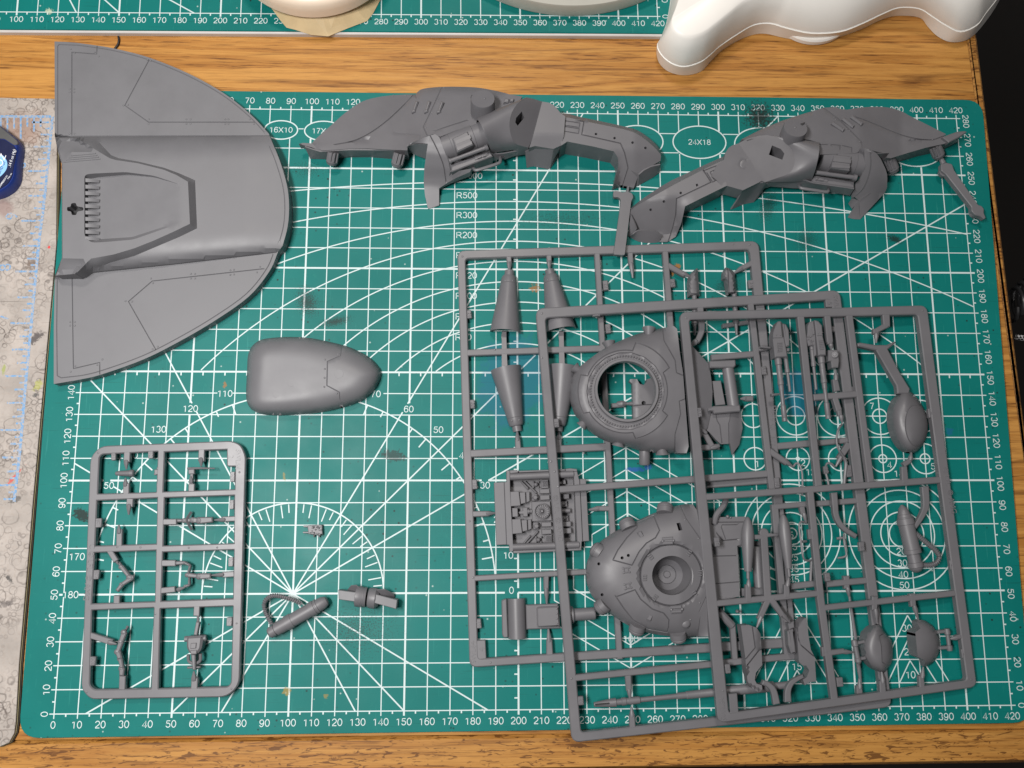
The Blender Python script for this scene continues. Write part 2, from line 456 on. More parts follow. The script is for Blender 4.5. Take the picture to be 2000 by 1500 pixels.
STAINS = [st(1484, 228, 46, 46, 80, K, 0.93, 0.9, 0.25, 0.75), st(1500, 402, 70, 34, 70, K, 0.6, 2.0, 0.5, 0.8),
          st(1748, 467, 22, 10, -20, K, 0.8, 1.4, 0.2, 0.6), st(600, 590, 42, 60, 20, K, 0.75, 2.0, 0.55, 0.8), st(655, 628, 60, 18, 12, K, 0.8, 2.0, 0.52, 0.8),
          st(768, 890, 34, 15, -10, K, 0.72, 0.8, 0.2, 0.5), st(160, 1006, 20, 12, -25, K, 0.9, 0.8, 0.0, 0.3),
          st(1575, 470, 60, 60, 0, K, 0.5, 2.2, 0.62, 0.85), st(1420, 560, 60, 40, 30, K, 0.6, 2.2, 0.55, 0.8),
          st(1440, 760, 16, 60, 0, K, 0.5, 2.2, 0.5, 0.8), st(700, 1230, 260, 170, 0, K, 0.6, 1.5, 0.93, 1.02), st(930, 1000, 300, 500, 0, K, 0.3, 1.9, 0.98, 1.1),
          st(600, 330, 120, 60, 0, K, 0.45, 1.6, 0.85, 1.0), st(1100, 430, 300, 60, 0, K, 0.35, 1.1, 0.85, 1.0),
          st(1000, 745, 130, 90, 80, BLU, 0.38, 0.2, 0.2, 0.4), st(1560, 765, 62, 80, 10, BLU, 0.5, 0.2, 0.3, 0.45), st(1855, 843, 10, 9, 10, BLU, 0.6, 0.6, 0.1, 0.4),
          st(1240, 917, 22, 5, 0, (0.02, 0.09, 0.3), 0.85, 0.8, 0.0, 0.3), st(1265, 912, 9, 6, 0, (0.02, 0.09, 0.3), 0.85, 0.8, 0.0, 0.3),
          st(1045, 563, 16, 12, 0, RUST, 0.7, 0.8, 0.3, 0.6), st(1322, 520, 9, 6, 10, RUST, 0.85, 0.9, 0.0, 0.4), st(1313, 533, 4, 7, 10, RUST, 0.85, 0.9, 0.0, 0.4),
          st(439, 752, 4, 7, 0, RUST, 0.7, 0.9, 0.0, 0.4), st(560, 1350, 9, 9, 0, OCH, 0.75, 0.8, 0.0, 0.4), st(636, 1360, 5, 5, 0, OCH, 0.6, 0.8, 0.0, 0.4),
          st(96, 22, 8, 7, 0, (0.5, 0.55, 0.4), 0.8, 0.9, 0.1, 0.5), st(555, 932, 3, 12, 10, OCH, 0.6, 0.9, 0.1, 0.4)]
def mat_base(t):
    p = t.pos(); n1 = t.noise(p, 0.02, 3, 0.5); n2 = t.noise(p, 0.35, 5, 0.7)
    c = t.mix(t.rng(n1, 0.35, 0.65), (0.0018, 0.135, 0.122), (0.003, 0.158, 0.143))
    c = t.mix(t.rng(n2, 0.58, 0.75, 0, 0.35), c, (0.02, 0.21, 0.17))
    # knife pricks and specks
    v = t.vor(p, 0.22); sp = t.rng(v.outputs['Distance'], 0.07, 0.13, 1, 0)
    dens_ = t.rng(t.noise(t.pos(loc=(3, 8, 0)), 0.016, 3, 0.6), 0.42, 0.6)
    c = t.mix(t.math('MULTIPLY', t.math('MULTIPLY', sp, dens_), 0.9), c, K)
    v2 = t.vor(t.pos(loc=(31, 17, 0)), 0.11); sp2 = t.rng(v2.outputs['Distance'], 0.03, 0.055, 1, 0)
    c = t.mix(t.math('MULTIPLY', sp2, 0.8), c, (0.4, 0.5, 0.47))
    return c
def green_mat():
    t = NT('green_mat'); c = mat_base(t); p = t.pos()
    # fine cuts
    w = t.noise(t.pos(scale=(0.05, 1.6, 1), rot=(0, 0, 0.6)), 1.0, 2, 0.5)
    c = t.mix(t.rng(w, 0.66, 0.70, 0, 0.4), c, (0.004, 0.075, 0.065))
    w2 = t.noise(t.pos(scale=(1.3, 0.04, 1), rot=(0, 0, 0.25), loc=(9, 4, 0)), 1.0, 2, 0.5)
    c = t.mix(t.rng(w2, 0.68, 0.71, 0, 0.35), c, (0.03, 0.24, 0.21))
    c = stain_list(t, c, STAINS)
    t.bump(t.noise(p, 3.5, 2, 0.6), 0.25, 0.00006)
    return t.out(c, t.rng(t.noise(p, 0.05, 3), 0.3, 0.7, 0.42, 0.52), 0.18)
def print_mat(name, white, greenbase):
    t = NT(name); p = t.pos(); n = t.noise(p, 1.3, 4, 0.75)
    c = t.mix(t.rng(n, 0.62, 0.72, 0, 0.75), white, greenbase)
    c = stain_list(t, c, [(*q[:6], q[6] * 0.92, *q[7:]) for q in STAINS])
    return t.out(c, 0.5, 0.4)
MATG = green_mat()
MATP = print_mat('mat_print', (0.53, 0.63, 0.63), (0.02, 0.20, 0.17))
def oak(name, rot=0.0, dark=1.0, flecks=False, sc=1.0):
    t = NT(name); r = (0, 0, rot)
    warp = t.noise(t.pos(scale=(0.004, 0.02, 0.02), rot=r), 1.0, 2, 0.5)
    g1 = t.noise(t.pos(scale=(0.006 * sc, 0.13 * sc, 0.13), rot=r), 1.0, 6, 0.62, 1.6)
    g2 = t.noise(t.pos(scale=(0.03 * sc, 0.9 * sc, 0.9), rot=r, loc=(5, 9, 0)), 1.0, 4, 0.7, 0.4)
    g3 = t.noise(t.pos(scale=(0.07 * sc, 1.5 * sc, 1.5), rot=r, loc=(15, 2, 0)), 1.0, 3, 0.6, 0.3)
    lt, md, dk = [tuple(q * dark for q in c) for c in ((0.50, 0.245, 0.060), (0.35, 0.148, 0.030), (0.115, 0.042, 0.010))]
    c = t.mix(t.rng(g1, 0.40, 0.58), md, lt)
    c = t.mix(t.rng(g2, 0.50, 0.74, 0, 0.55), c, md)
    c = t.mix(t.math('MULTIPLY', t.rng(g3, 0.53, 0.62), t.rng(g1, 0.54, 0.38, 0.2, 0.95)), c, dk)
    c = t.mix(t.rng(t.noise(t.pos(scale=(0.005 * sc, 0.09 * sc, 0.09), rot=r, loc=(50, 3, 0)), 1.0, 4, 0.6, 2.2), 0.58, 0.70, 0, 0.75), c, dk)
    if flecks:
        f = t.noise(t.pos(scale=(0.13, 0.62, 0.5), rot=(0, 0, rot - 0.35), loc=(7, 7, 0)), 1.0, 3, 0.65, 1.2)
        c = t.mix(t.rng(f, 0.55, 0.61, 0, 0.85), c, dk)
    t.bump(g3, 0.25, 0.0001)
    return t.out(c, t.rng(g2, 0.3, 0.7, 0.40, 0.55), 0.28)
OAK = oak('oak_top'); OAKE = oak('oak_edge', math.pi / 2 - 0.1, 0.85, True); OAKF = oak('oak_front', 0.03, 0.9, True)
def worn():
    t = NT('worn_mat'); p = t.pos(); n = t.noise(p, 0.05, 5, 0.65)
    c = t.mix(t.rng(n, 0.35, 0.65), (0.29, 0.26, 0.235), (0.42, 0.375, 0.34))
    c = t.mix(t.rng(t.noise(p, 0.7, 5, 0.75), 0.5, 0.8, 0, 0.5), c, (0.30, 0.22, 0.17))
    wob = t.n('ShaderNodeVectorMath', operation='MULTIPLY_ADD'); nn = t.n('ShaderNodeTexNoise'); nn.inputs['Scale'].default_value = 0.35
    t.l(p, nn.inputs['Vector']); t.l(nn.outputs['Color'], wob.inputs[0]); wob.inputs[1].default_value = (1.6, 1.6, 0); t.l(p, wob.inputs[2])
    for sc, r, wd, am, lo in ((0.085, 0.34, 0.03, 0.75, 1), (0.14, 0.36, 0.045, 0.65, 2), (0.20, 0.30, 0.06, 0.6, 3), (0.10, 0.24, 0.03, 0.6, 4), (0.3, 0.33, 0.10, 0.6, 5), (0.17, 0.42, 0.05, 0.55, 6)):
        mp = t.n('ShaderNodeMapping'); mp.inputs['Location'].default_value = (lo * 13.7, lo * 7.3, 0); t.l(wob.outputs[0], mp.inputs[0])
        fl = t.n('ShaderNodeVectorMath', operation='MULTIPLY'); t.l(mp.outputs[0], fl.inputs[0]); fl.inputs[1].default_value = (1, 1, 0)
        v = t.vor(fl.outputs[0], sc)
        rr = t.math('MULTIPLY_ADD', t.noise(p, 0.05, 1), 0.25, r - 0.12)
        d = t.math('ABSOLUTE', t.math('SUBTRACT', v.outputs['Distance'], rr))
        f = t.rng(d, wd * 0.3, wd, am, 0)
        f = t.math('MULTIPLY', f, t.rng(t.noise(t.pos(loc=(lo, 3 * lo, 0)), 0.045, 3), 0.42, 0.62, 0, 0.8))
        c = t.mix(f, c, (0.05, 0.035, 0.03))
    sc2 = t.noise(t.pos(scale=(0.03, 1.2, 1), rot=(0, 0, 0.2)), 1.0, 3, 0.5)
    c = t.mix(t.rng(sc2, 0.68, 0.72, 0, 0.6), c, (0.08, 0.06, 0.05))
    c = stain_list(t, c, [st(70, 660, 22, 10, 40, (0.05, 0.04, 0.04), 0.85, 0.7, 0.1, 0.5), st(28, 975, 16, 9, 20, (0.04, 0.04, 0.04), 0.7, 0.7, 0.1, 0.5),
        st(66, 516, 16, 16, 0, (0.12, 0.08, 0.06), 0.7, 0.7, 0.1, 0.5), st(74, 752, 14, 10, 60, (0.35, 0.36, 0.05), 0.6, 0.6, 0.1, 0.5), st(8, 722, 5, 12, 0, (0.25, 0.3, 0.04), 0.7, 0.6, 0.1, 0.5),
        st(96, 483, 3, 4, 0, (0.6, 0.02, 0.02), 0.9, 0.6, 0.0, 0.3), st(28, 932, 26, 4, 50, (0.5, 0.05, 0.04), 0.8, 0.5, 0.1, 0.4), st(40, 250, 60, 50, 0, (0.25, 0.12, 0.07), 0.5, 0.15, 0.1, 0.6),
        st(18, 1130, 14, 5, -40, (0.03, 0.03, 0.03), 0.8, 0.9, 0.1, 0.5), st(10, 1180, 24, 8, 10, (0.08, 0.07, 0.07), 0.6, 0.7, 0.2, 0.6), st(70, 772, 7, 5, 0, (0.05, 0.05, 0.05), 0.8, 0.8, 0.1, 0.5),
        st(8, 405, 22, 30, 20, (0.22, 0.13, 0.12), 0.6, 0.2, 0.1, 0.6), st(40, 885, 8, 9, 0, (0.1, 0.09, 0.08), 0.7, 0.8, 0.1, 0.5)])
    t.bump(t.noise(p, 1.2, 4, 0.7), 0.25, 0.0001)
    return t.out(c, 0.55, 0.4)
WORN = worn()
def blueprint():
    t = NT('blue_ruler_print'); p = t.pos()
    c = t.mix(t.rng(t.noise(p, 0.9, 4, 0.7), 0.42, 0.62), (0.12, 0.28, 0.50), (0.40, 0.36, 0.33))
    return t.out(c, 0.55, 0.4)
BLUEP = blueprint()
LAYER1 = plastic('mat_core_dark', (0.03, 0.03, 0.025), 0.7); LAYER2 = plastic('mat_core_yellow', (0.22, 0.19, 0.10), 0.7)
# ---------------------------------------------------------------- setting: floor, desk
ZD = -3.0
m = MB().prism([(-900, -900), (1500, -900), (1500, 1500), (-900, 1500)], -720, -740, 0, mm=True)
obj('floor', m, FLOORM, kind='structure')
def mmq(u, v, z=ZD): q = P(u, v, z); return (q[0], q[1])
desk = thing('desk', 'oak desk with long grain, dark pores and a right edge strip', 'desk', 1000, 120, ZD)
def line(a, b, t): return (a[0] + (b[0] - a[0]) * t, a[1] + (b[1] - a[1]) * t)
rA, rB = mmq(1905, 30), mmq(1975, 600)             # outer right edge
iA, iB = mmq(1881, 20), mmq(1904, 190)             # seam of the edge strip
fA, fB = mmq(1250, 1501), mmq(2000, 1491)          # front edge
def meet(a, b, c, d):
    a, b, c, d = map(np.array, (a, b, c, d)); k = np.cross(c - a, d - c) / np.cross(b - a, d - c); q = a + (b - a) * k; return (q[0], q[1])
top_y = 420.0
def aty(a, b, y): t = (y - a[1]) / (b[1] - a[1]); return line(a, b, t)
sA, sB = mmq(500, 1440), mmq(1900, 1424)           # seam of the front strip, hidden under the mat
cor = meet(rA, rB, fA, fB); fl = line(fA, fB, -2.6); sl = line(sA, sB, -0.7); icor = meet(iA, iB, sA, sB)
m = MB().prism([sl, icor, aty(iA, iB, top_y), (sl[0], top_y)], ZD, ZD - 25, 0.15, mm=True); obj('tabletop', m, OAK, desk)
g = 0.12
m = MB().prism([(meet(iA, iB, fA, fB)[0] + g, meet(iA, iB, fA, fB)[1]), cor, aty(rA, rB, top_y), (aty(iA, iB, top_y)[0] + g, top_y)], ZD + 0.1, ZD - 30, 1.6, mm=True); obj('edge_strip', m, OAKE, desk)
m = MB().prism([fl, (icor[0] - 0.2, line(fA, fB, (icor[0] - fA[0]) / (fB[0] - fA[0]))[1]), (icor[0] - 0.2, icor[1] - g), (sl[0], sl[1] - g)], ZD + 0.05, ZD - 30, 1.6, mm=True); obj('front_strip', m, OAKF, desk)

# ---------------------------------------------------------------- the printed cutting mat
# print measured on the photograph is a hair off the ideal grid; this keeps it where the mat has it
def stroke(m, pts, wd, z, closed=False):
    p = np.array(pts, float)
    if closed: p = np.vstack([p, p[:1]])
    t = np.gradient(p, axis=0) if len(p) > 2 else np.repeat((p[1] - p[0])[None], 2, 0)
    if closed: t[0] = t[-1] = p[1] - p[-2]
    t = t / (np.linalg.norm(t, axis=1)[:, None] + 1e-9); n = np.c_[-t[:, 1], t[:, 0]] * wd / 2
    L, Rr = p + n, p - n; N = len(p)
    m.add([(x, y, z) for x, y in np.vstack([L, Rr])], [(i, N + i, N + i + 1, i + 1) for i in range(N - 1)])
def seg(m, a, b, wd, z, gaps=()):
    """straight line from a to b left out inside the ellipses / boxes of gaps"""
    a, b = np.array(a, float), np.array(b, float); n = max(2, int(np.linalg.norm(b - a) / 0.5)); run = []
    for k in range(n + 1):
        q = a + (b - a) * k / n
        if any(((q[0] - x) / rx) ** 2 + ((q[1] - y) / ry) ** 2 < 1 for x, y, rx, ry in gaps):
            if len(run) > 1: stroke(m, [run[0], run[-1]], wd, z)
            run = []
        else: run.append(q)
    if len(run) > 1: stroke(m, [run[0], run[-1]], wd, z)
TH, TK = 0.46, 0.82
mat = thing('cutting_mat', 'large green cutting mat with white grid under the model parts', 'cutting mat', 1000, 760, 0)
pz = [(48, 520), (42, 1300)]
bl, br = P(36, 1440, 0), P(2012, 1412, 0); tl, tr = P(135, 176, 0), P(1919, 197, 0)
mo = rnd([(bl[0], bl[1] - 0.5), (br[0] + 1, br[1]), (tr[0], tr[1] + 0.6), (tl[0], tl[1] + 0.6)], 9, 6)
obj('mat_board', MB().prism(mo, 0, ZD + 0.02, 0.2, mm=True), MATG, mat)
def em(u, v, ru, rv): q = P(u, v, 0); return (q[0], q[1], ru / ppm(v), rv / (ppm(v) * 0.985))
ELL = [em(549, 254, 32.5, 19.5), em(632, 256, 37, 20.5), em(721, 260, 41, 22), em(818, 264, 45, 25), em(1013, 270, 52, 31), em(1129, 272, 52, 32), em(1245, 276.5, 51, 33.5), em(1366, 278, 53, 34), em(1487, 283, 54, 36), em(1622, 288, 56, 38), em(1787, 290, 58, 38)]
C0 = (100, 50)
LBL = []                                   # protractor numerals, leave gaps in the grid
for a in range(0, 190, 10):
    if a in (80, 90, 100, 160): continue
    rr = 96.5 if 20 < a < 160 else 95.5
    LBL.append((C0[0] + rr * math.cos(math.radians(a)) + (1.5 if a < 90 else -1.5), C0[1] + (rr - 1) * math.sin(math.radians(a)) + (1.0 if a < 10 else 0), a))
GAPS = ELL + [(x, y, 3.2, 2.4) for x, y, a in LBL]
m = MB(); z = 0.05
for x in range(0, 421, 10):
    seg(m, (x, -2), (x, 282), TK if x % 50 == 0 and 0 < x < 420 else TH, z, GAPS)
for y in range(0, 281, 10):
    seg(m, (-2, y), (422, y), TK if y % 50 == 0 and 0 < y < 280 else TH, z + 0.01, GAPS)
for x in range(5, 420, 10):
    seg(m, (x, 0), (x, -1.2), 0.6, z + 0.004); seg(m, (x, 280), (x, 281.2), 0.6, z + 0.004); seg(m, (x, 150), (x, 148.2), 0.6, z + 0.004)
for y in range(5, 280, 10):
    seg(m, (-1.2, y), (0, y), 0.6, z + 0.004); seg(m, (420, y), (421.2, y), 0.6, z + 0.004); seg(m, (198.2, y), (200, y), 0.6, z + 0.004)
z += 0.02
def clipray(a):
    c, s = math.cos(math.radians(a)), math.sin(math.radians(a)); t0, t1 = -1e9, 1e9
    for o, d, lo, hi in ((C0[0], c, 0, 420), (C0[1], s, 0, 280)):
        A, B = sorted(((lo - o) / d, (hi - o) / d)); t0, t1 = max(t0, A), min(t1, B)
    return (C0[0] + t0 * c, C0[1] + t0 * s), (C0[0] + t1 * c, C0[1] + t1 * s)
for k, a in enumerate((30, 45, 60, 120, 135, 150)):
    p, q = clipray(a); seg(m, p, q, 0.62, z + 0.008 * k, GAPS)
z += 0.06
for k, (r, y0) in enumerate(zip((1000, 500, 300, 200, 150, 120, 100, 80, 60), (244, 234, 224, 214, 204, 194, 184, 174, 164))):
    pts = []
    for x in np.arange(max(0, 200 - r), min(420, 200 + r) + 0.1, 1.0):
        d = r * r - (x - 200) ** 2
        if d < 0: continue
        y = y0 - r + math.sqrt(d)
        if y >= 150: pts.append((x, y))
    stroke(m, pts, 0.55, z + 0.004 * (k % 2))
z += 0.012
stroke(m, ell(*C0, 90, n=90, a0=0, a1=180), 0.6, z); stroke(m, ell(*C0, 40, n=60, a0=0, a1=180), 0.6, z)
z += 0.008
def pol(r, a): return (C0[0] + r * math.cos(math.radians(a)), C0[1] + r * math.sin(math.radians(a)))
for a in range(5, 180, 5):
    seg(m, pol(90, a), pol(85 if a % 10 == 0 else 87.2, a), 0.6, z)
    if a % 15: seg(m, pol(39.4, a), pol(33.6 if a % 10 == 0 else 35.6, a), 0.5, z)
z += 0.01
for x, y, rx, ry in ELL: stroke(m, ell(x, y, rx - 0.2, ry - 0.2, 40), 0.6, z, True)
# drilling circles, rings, triangles and hexagons of the right half
def cm(u, v): q = P(u, v, 0); return (q[0], q[1])
for i, (u, v, r1, r2) in enumerate(((1475, 896, 5.2, 0), (1557, 896, 5.4, 0.7), (1642, 896, 5.6, 1.0), (1725, 896, 6.4, 1.9), (1810, 896, 7.0, 2.3), (1470, 812, 5.6, 0), (1554, 812, 9.1, 4.4), (1640, 812, 9.6, 4.2), (1720, 813, 8.6, 3.4), (1802, 813, 7.6, 3))):
    x, y = cm(u, v); x = round(x / 10) * 10 + 0 if abs(x / 10 - round(x / 10)) < 0.25 else x
    stroke(m, ell(x, y, r1, n=36), 0.55, z, True)
    if r2: stroke(m, ell(x, y, r2, n=24), 0.55, z, True)
    seg(m, (x - 6.5, y), (x + 6.5, y), 0.45, z + 0.008); seg(m, (x, y - 6.5), (x, y + 6.5), 0.45, z + 0.012)
cA, cB = cm(1762, 1043), cm(1546, 1042)
for r in (6, 10, 15, 20, 25): stroke(m, ell(*cA, r, n=56), 0.55, z, True)
for r in (2.4, 5, 9.5, 14, 18.5, 22.5): stroke(m, ell(*cB, r, n=56), 0.55, z + 0.004, True)
z += 0.02
for ap, n3 in (((1772, 1202), 3), ((1549, 1177), 4)):
    for k in range(n3):
        x, y = cm(ap[0] + 2.5 * k, ap[1] + 44 * k); L = (y - 10) / math.cos(math.radians(30))
        hw = (y - 10) * math.tan(math.radians(30))
        seg(m, (x, y), (x - hw, 10), 0.5, z); seg(m, (x, y), (x + hw, 10), 0.5, z + 0.004)
hx, hy = 250.0, 66.0
for rr in (49, 39, 29, 19):
    stroke(m, [(hx + rr * math.sin(math.radians(60 * k)), hy + rr * math.cos(math.radians(60 * k))) for k in range(6)], 0.55, z + 0.008, True)
obj('grid_print', m, MATP, mat, smooth=False)
m = MB(); zt = z + 0.03; TS = 4.0
def num(s_, x, y, rot=0, size=TS): stroke_text(m, s_, x, y, size * 1.06, zt, rot)
for x in range(0, 421, 10):
    num(str(x), x, -4.5)
    if x: num(str(x), x, 284.3)
for y in range(0, 281, 10):
    num(str(y), -4.0, y, 90); num(str(y), 424.6, y - (1.5 if y else 0), -90)
for x, y, a in LBL: num(str(a), x, y)
for i, t_ in enumerate(('R1000', 'R500', 'R300', 'R200', 'R150', 'R120', 'R100', 'R80', 'R60')):
    stroke_text(m, t_, 170.8, 246.8 - 10.0 * i, 4.3, zt, 0, 'LEFT')
for (x, y, rx, ry), t_ in zip(ELL, ('16X10', '17X11', '18X12', '20X14', '22X16', '22X17', '23X17', '24X18', '25X19', '26X20', '28X21')): num(t_, x, y, 0, 3.7)
for u, v, t_ in ((1479, 906, '1'), (1568, 904, '2'), (1652, 906, '3'), (1737, 908, '4'), (1822, 911, '5'), (1703, 793, '7'), (1528, 795, '8'), (1583, 922, '12'), (1755, 925, '14'),
                 (1760, 1077, '20'), (1762, 1100, '30'), (1764, 1122, '40'), (1766, 1143, '50'), (1547, 1068, '15'), (1549, 1089, '25'), (1550, 1111, '35'), (1551, 1132, '45'), (1545, 1045, '5'),
                 (1771, 1227, '30'), (1775, 1273, '20'), (1778, 1318, '10'), (1556, 1206, '5'), (1556, 1302, '15'), (1232, 1248, '100')):
    x, y = cm(u, v); num(t_, x, y)
obj('numeral_print', m, MATP, mat, smooth=False, kind='stuff')

# ---------------------------------------------------------------- second green mat behind
q0, q1 = P(33, 23.5, 0), P(1246, 32, 0)          # its ruler line at 100 and 410
ux = (q1 - q0)[:2] / 310.0; uy = np.array([-ux[1], ux[0]])
def fm(x, y): return tuple(q0[:2] + ux * (x - 100) + uy * y)
far = thing('cutting_mat', 'green cutting mat behind the strip of bare oak at top', 'cutting mat', 700, 40, 0)
fe = P(0, 60, 0)[1] - q0[1]
obj('mat_board', MB().prism([fm(40, -9.3), fm(436, -9.3), fm(436, 60), fm(40, 60)], 0, ZD + 0.02, 0.2, mm=True), MATG, far)
obj('edge_trim', MB().prism([fm(30, -9.35), fm(437, -9.35), fm(437, -10.7), fm(30, -10.7)], -0.25, ZD + 0.02, 0.35, mm=True), METAL, far)
m = MB()
for x in range(60, 421, 10): seg(m, fm(x, -1.8), fm(x, 45), TK if x % 50 == 0 else TH, 0.05)
for x in range(65, 420, 10): seg(m, fm(x, -1.3), fm(x, 0), 0.6, 0.05)
for y in (0, 10, 20, 30): seg(m, fm(50, y), fm(421.5, y), TH, 0.06)
seg(m, fm(129, 0), fm(115, 26), 0.62, 0.07); seg(m, fm(150, 0), fm(122, 26), 0.62, 0.074); seg(m, fm(187, 0), fm(142, 26), 0.62, 0.078)
seg(m, fm(420, 5), fm(421.4, 5), 0.6, 0.066)
obj('grid_print', m, MATP, far, smooth=False)
m = MB(); ra = math.degrees(math.atan2(ux[1], ux[0]))
for x in range(70, 421, 10): stroke_text(m, str(x), *fm(x, -3.9), TS * 1.04, 0.08, ra)
for y in (0, 10): stroke_text(m, str(y), *fm(424, y), TS * 1.04, 0.08, ra - 90)
obj('numeral_print', m, MATP, far, smooth=False, kind='stuff')

# ---------------------------------------------------------------- worn pale mat on the left
wm = thing('worn_mat', 'stained pale mat with blue inch marks and pen rings', 'cutting mat', 40, 800, 0)
wo = [P(-160, 188, 0)[:2], P(112, 193, 0)[:2], P(110, 480, 0)[:2], P(66, 960, 0)[:2], P(37, 1300, 0)[:2], P(31, 1410, 0)[:2], P(28, 1432, 0)[:2], P(18, 1450, 0)[:2], P(0, 1458, 0)[:2], P(-160, 1470, 0)[:2]]
obj('mat_board', MB().prism(wo, 0.2, -1.0, 0.15, mm=True), WORN, wm)
w2 = offset(wo, -0.25); obj('core_layer', MB().prism(w2, -1.0, -1.8, 0, mm=True), LAYER2, wm)
obj('base_layer', MB().prism(offset(wo, -0.5), -1.8, ZD + 0.01, 0, mm=True), LAYER1, wm)
m = MB()
rl = np.array(cr([(103, 228), (97, 290), (86, 400), (76, 480), (62, 630), (52, 735), (40, 875), (28, 980)], 10)); rm = PA(rl, np.zeros(len(rl)))[:, :2]
stroke(m, rm, 1.3, 0.25)
stroke(m, [P(-20, 228, 0)[:2], P(100, 228, 0)[:2]], 1.3, 0.255)
L = np.r_[0, np.cumsum(np.linalg.norm(np.diff(rm, axis=0), axis=1))]; k = 0; d = 3.0
while d < L[-1]:
    c = np.array([np.interp(d, L, rm[:, 0]), np.interp(d, L, rm[:, 1])]); ln = (10, 3, 5, 3, 8, 3, 5, 3)[k % 8] * 0.95
    stroke(m, [c + (0.65, 0), c + (-ln, -0.1)], 0.9, 0.26); d += 3.1; k += 1
for k in range(7):
    u = 2 + k * 13; stroke(m, [P(u, 228, 0)[:2], P(u, 228 + (20, 34, 24, 44, 20, 30, 20)[k], 0)[:2]], 0.9, 0.26)
obj('ruler_print', m, BLUEP, wm, smooth=False)
for u, v, t_ in ((41, 323, '0'), (24, 422, '9'), (11, 522, '8'), (6, 620, '7')): obj('ruler_numeral', MB().text(t_, u, v, 8, 0.27, 95, 0.005), BLUEP, wm, smooth=False)
# ---------------------------------------------------------------- curved wing plate
wing = thing('wing_hull_part', 'large half round grey wing plate with a raised cowl and louvered scoop', 'model part', 330, 400, 0)
WO = [(106.5, 81), (130, 82), *cr([(154, 84), (190, 89), (227, 95.5), (290, 112), (367, 143), (437, 182), (490, 224), (525, 261)], 5), *cr([(530, 274), (546, 313), (560, 360), (564.5, 400), (562, 441), (552, 480)], 4),
      *cr([(543, 492), (526, 530), (486, 579), (420, 626), (350, 667), (280, 702), (196, 732), (150, 742.5)], 5), (105, 750), (105, 640), (107, 539), (121, 504), (120.5, 320), (114, 300), (107, 266)]
HT = [(107, 267), (300, 266), (528, 265)]; HB = [(107, 540), (330, 517), (541, 492)]
HB = [(90, 542)] + HB + [(640, 480.3)]
STRIP = [(90, 267)] + HT + [(640, 264.6)] + HB[::-1]
CWo = [(107, 267), (150, 267.5), (186, 270), (217, 303), (232, 309), (270, 315.5), (320, 327.5), (350, 338.5), (381, 352), (385, 446), (350, 463), (300, 484), (262, 500), (215, 513), (160, 537), (107, 540.5), (121, 504), (120.5, 320)]
CWi = [(109, 270), (150, 270), (214, 309), (226, 312.5), (270, 319), (320, 331.5), (345, 342), (367, 355), (371, 437), (340, 452), (300, 470), (262, 485), (222, 497), (178, 505), (146, 535), (110, 538), (122.5, 504), (122, 320)]
SCo = rnd([(165, 341), (180, 339), (245, 336), (300, 343), (345, 358), (362, 366), (366, 430), (340, 440), (260, 468), (200, 473), (178, 474), (165, 462)], 8)
SCi = rnd([(172, 350), (195, 346), (250, 341), (300, 346), (345, 358.5), (360, 368), (364, 428), (338, 437), (258, 463), (196, 467), (172, 466)], 6)
def wing_z(U):
    u, v = U[:, 0], U[:, 1]; z = np.full(len(U), 5.5)
    st_ = inside(U, STRIP)
    yt = np.interp(u, [q[0] for q in HT], [q[1] for q in HT]); yb = np.interp(u, [q[0] for q in HB], [q[1] for q in HB])
    t = np.clip((v - yt) / (yb - yt), 0, 1); H = np.interp(u, [107, 300, 480, 565], [7.5, 7.0, 5.2, 3.4])
    edge = np.minimum(t, 1 - t); prof = np.sqrt(np.clip(1 - (1 - np.clip(edge / 0.20, 0, 1)) ** 2.0, 0, 1))
    z = z + np.where(st_, H * prof, 0)
    cw = ramp(U, CWo, CWi); z = z * (1 - cw) + cw * np.maximum(z, 15.6)
    sc = ramp(U, SCo, SCi) * np.interp(u, [165, 200, 300, 352], [3.2, 3.0, 1.1, 0.0]); z = z - sc
    st2 = inside(U, [(105, 262), (150, 269), (214, 309), (205, 312), (186, 297), (140, 297), (119, 319)]); z = z - st2 * np.clip(sdist(U, [(105, 262), (150, 269), (214, 309), (205, 312), (186, 297), (140, 297), (119, 319)]) / 4, 0, 1) * (0.5 + 4.0 * np.clip((300 - v) / 32, 0, 1) * (u < 190))
    st3 = inside(U, [(119, 504.5), (177, 505.5), (146, 537), (104, 542)]); z = z - st3 * np.clip(sdist(U, [(119, 504.5), (177, 505.5), (146, 537), (104, 542)]) / 4, 0, 1) * (0.6 + 4.5 * np.clip((v - 506) / 32, 0, 1))
    return z
CROSS = rnd([(131, 404), (138, 404), (139, 397), (148, 396), (150, 403), (163, 405), (163, 411), (151, 413), (149, 420), (140, 420), (139, 413), (131, 412)], 2.5, 2)
curve = WO[2:]
def inset_line(a, b, d):
    i0 = min(range(len(WO)), key=lambda i: (WO[i][0] - a[0]) ** 2 + (WO[i][1] - a[1]) ** 2); i1 = min(range(len(WO)), key=lambda i: (WO[i][0] - b[0]) ** 2 + (WO[i][1] - b[1]) ** 2)
    q = np.array(WO); t = np.gradient(q, axis=0); t /= np.linalg.norm(t, axis=1)[:, None] + 1e-9; n = np.c_[-t[:, 1], t[:, 0]]
    return [tuple(x) for x in (q + n * d)[i0 + 1:i1]]
rimU = [(113, 263), (113, 90), (116, 87)] + inset_line((120, 82), (523, 262), 4.5)
rimF = inset_line((527, 268), (552, 478), 8)
rimL = inset_line((543, 494), (140, 744), 7) + [(120, 738), (112, 734), (111, 640), (112, 545)]
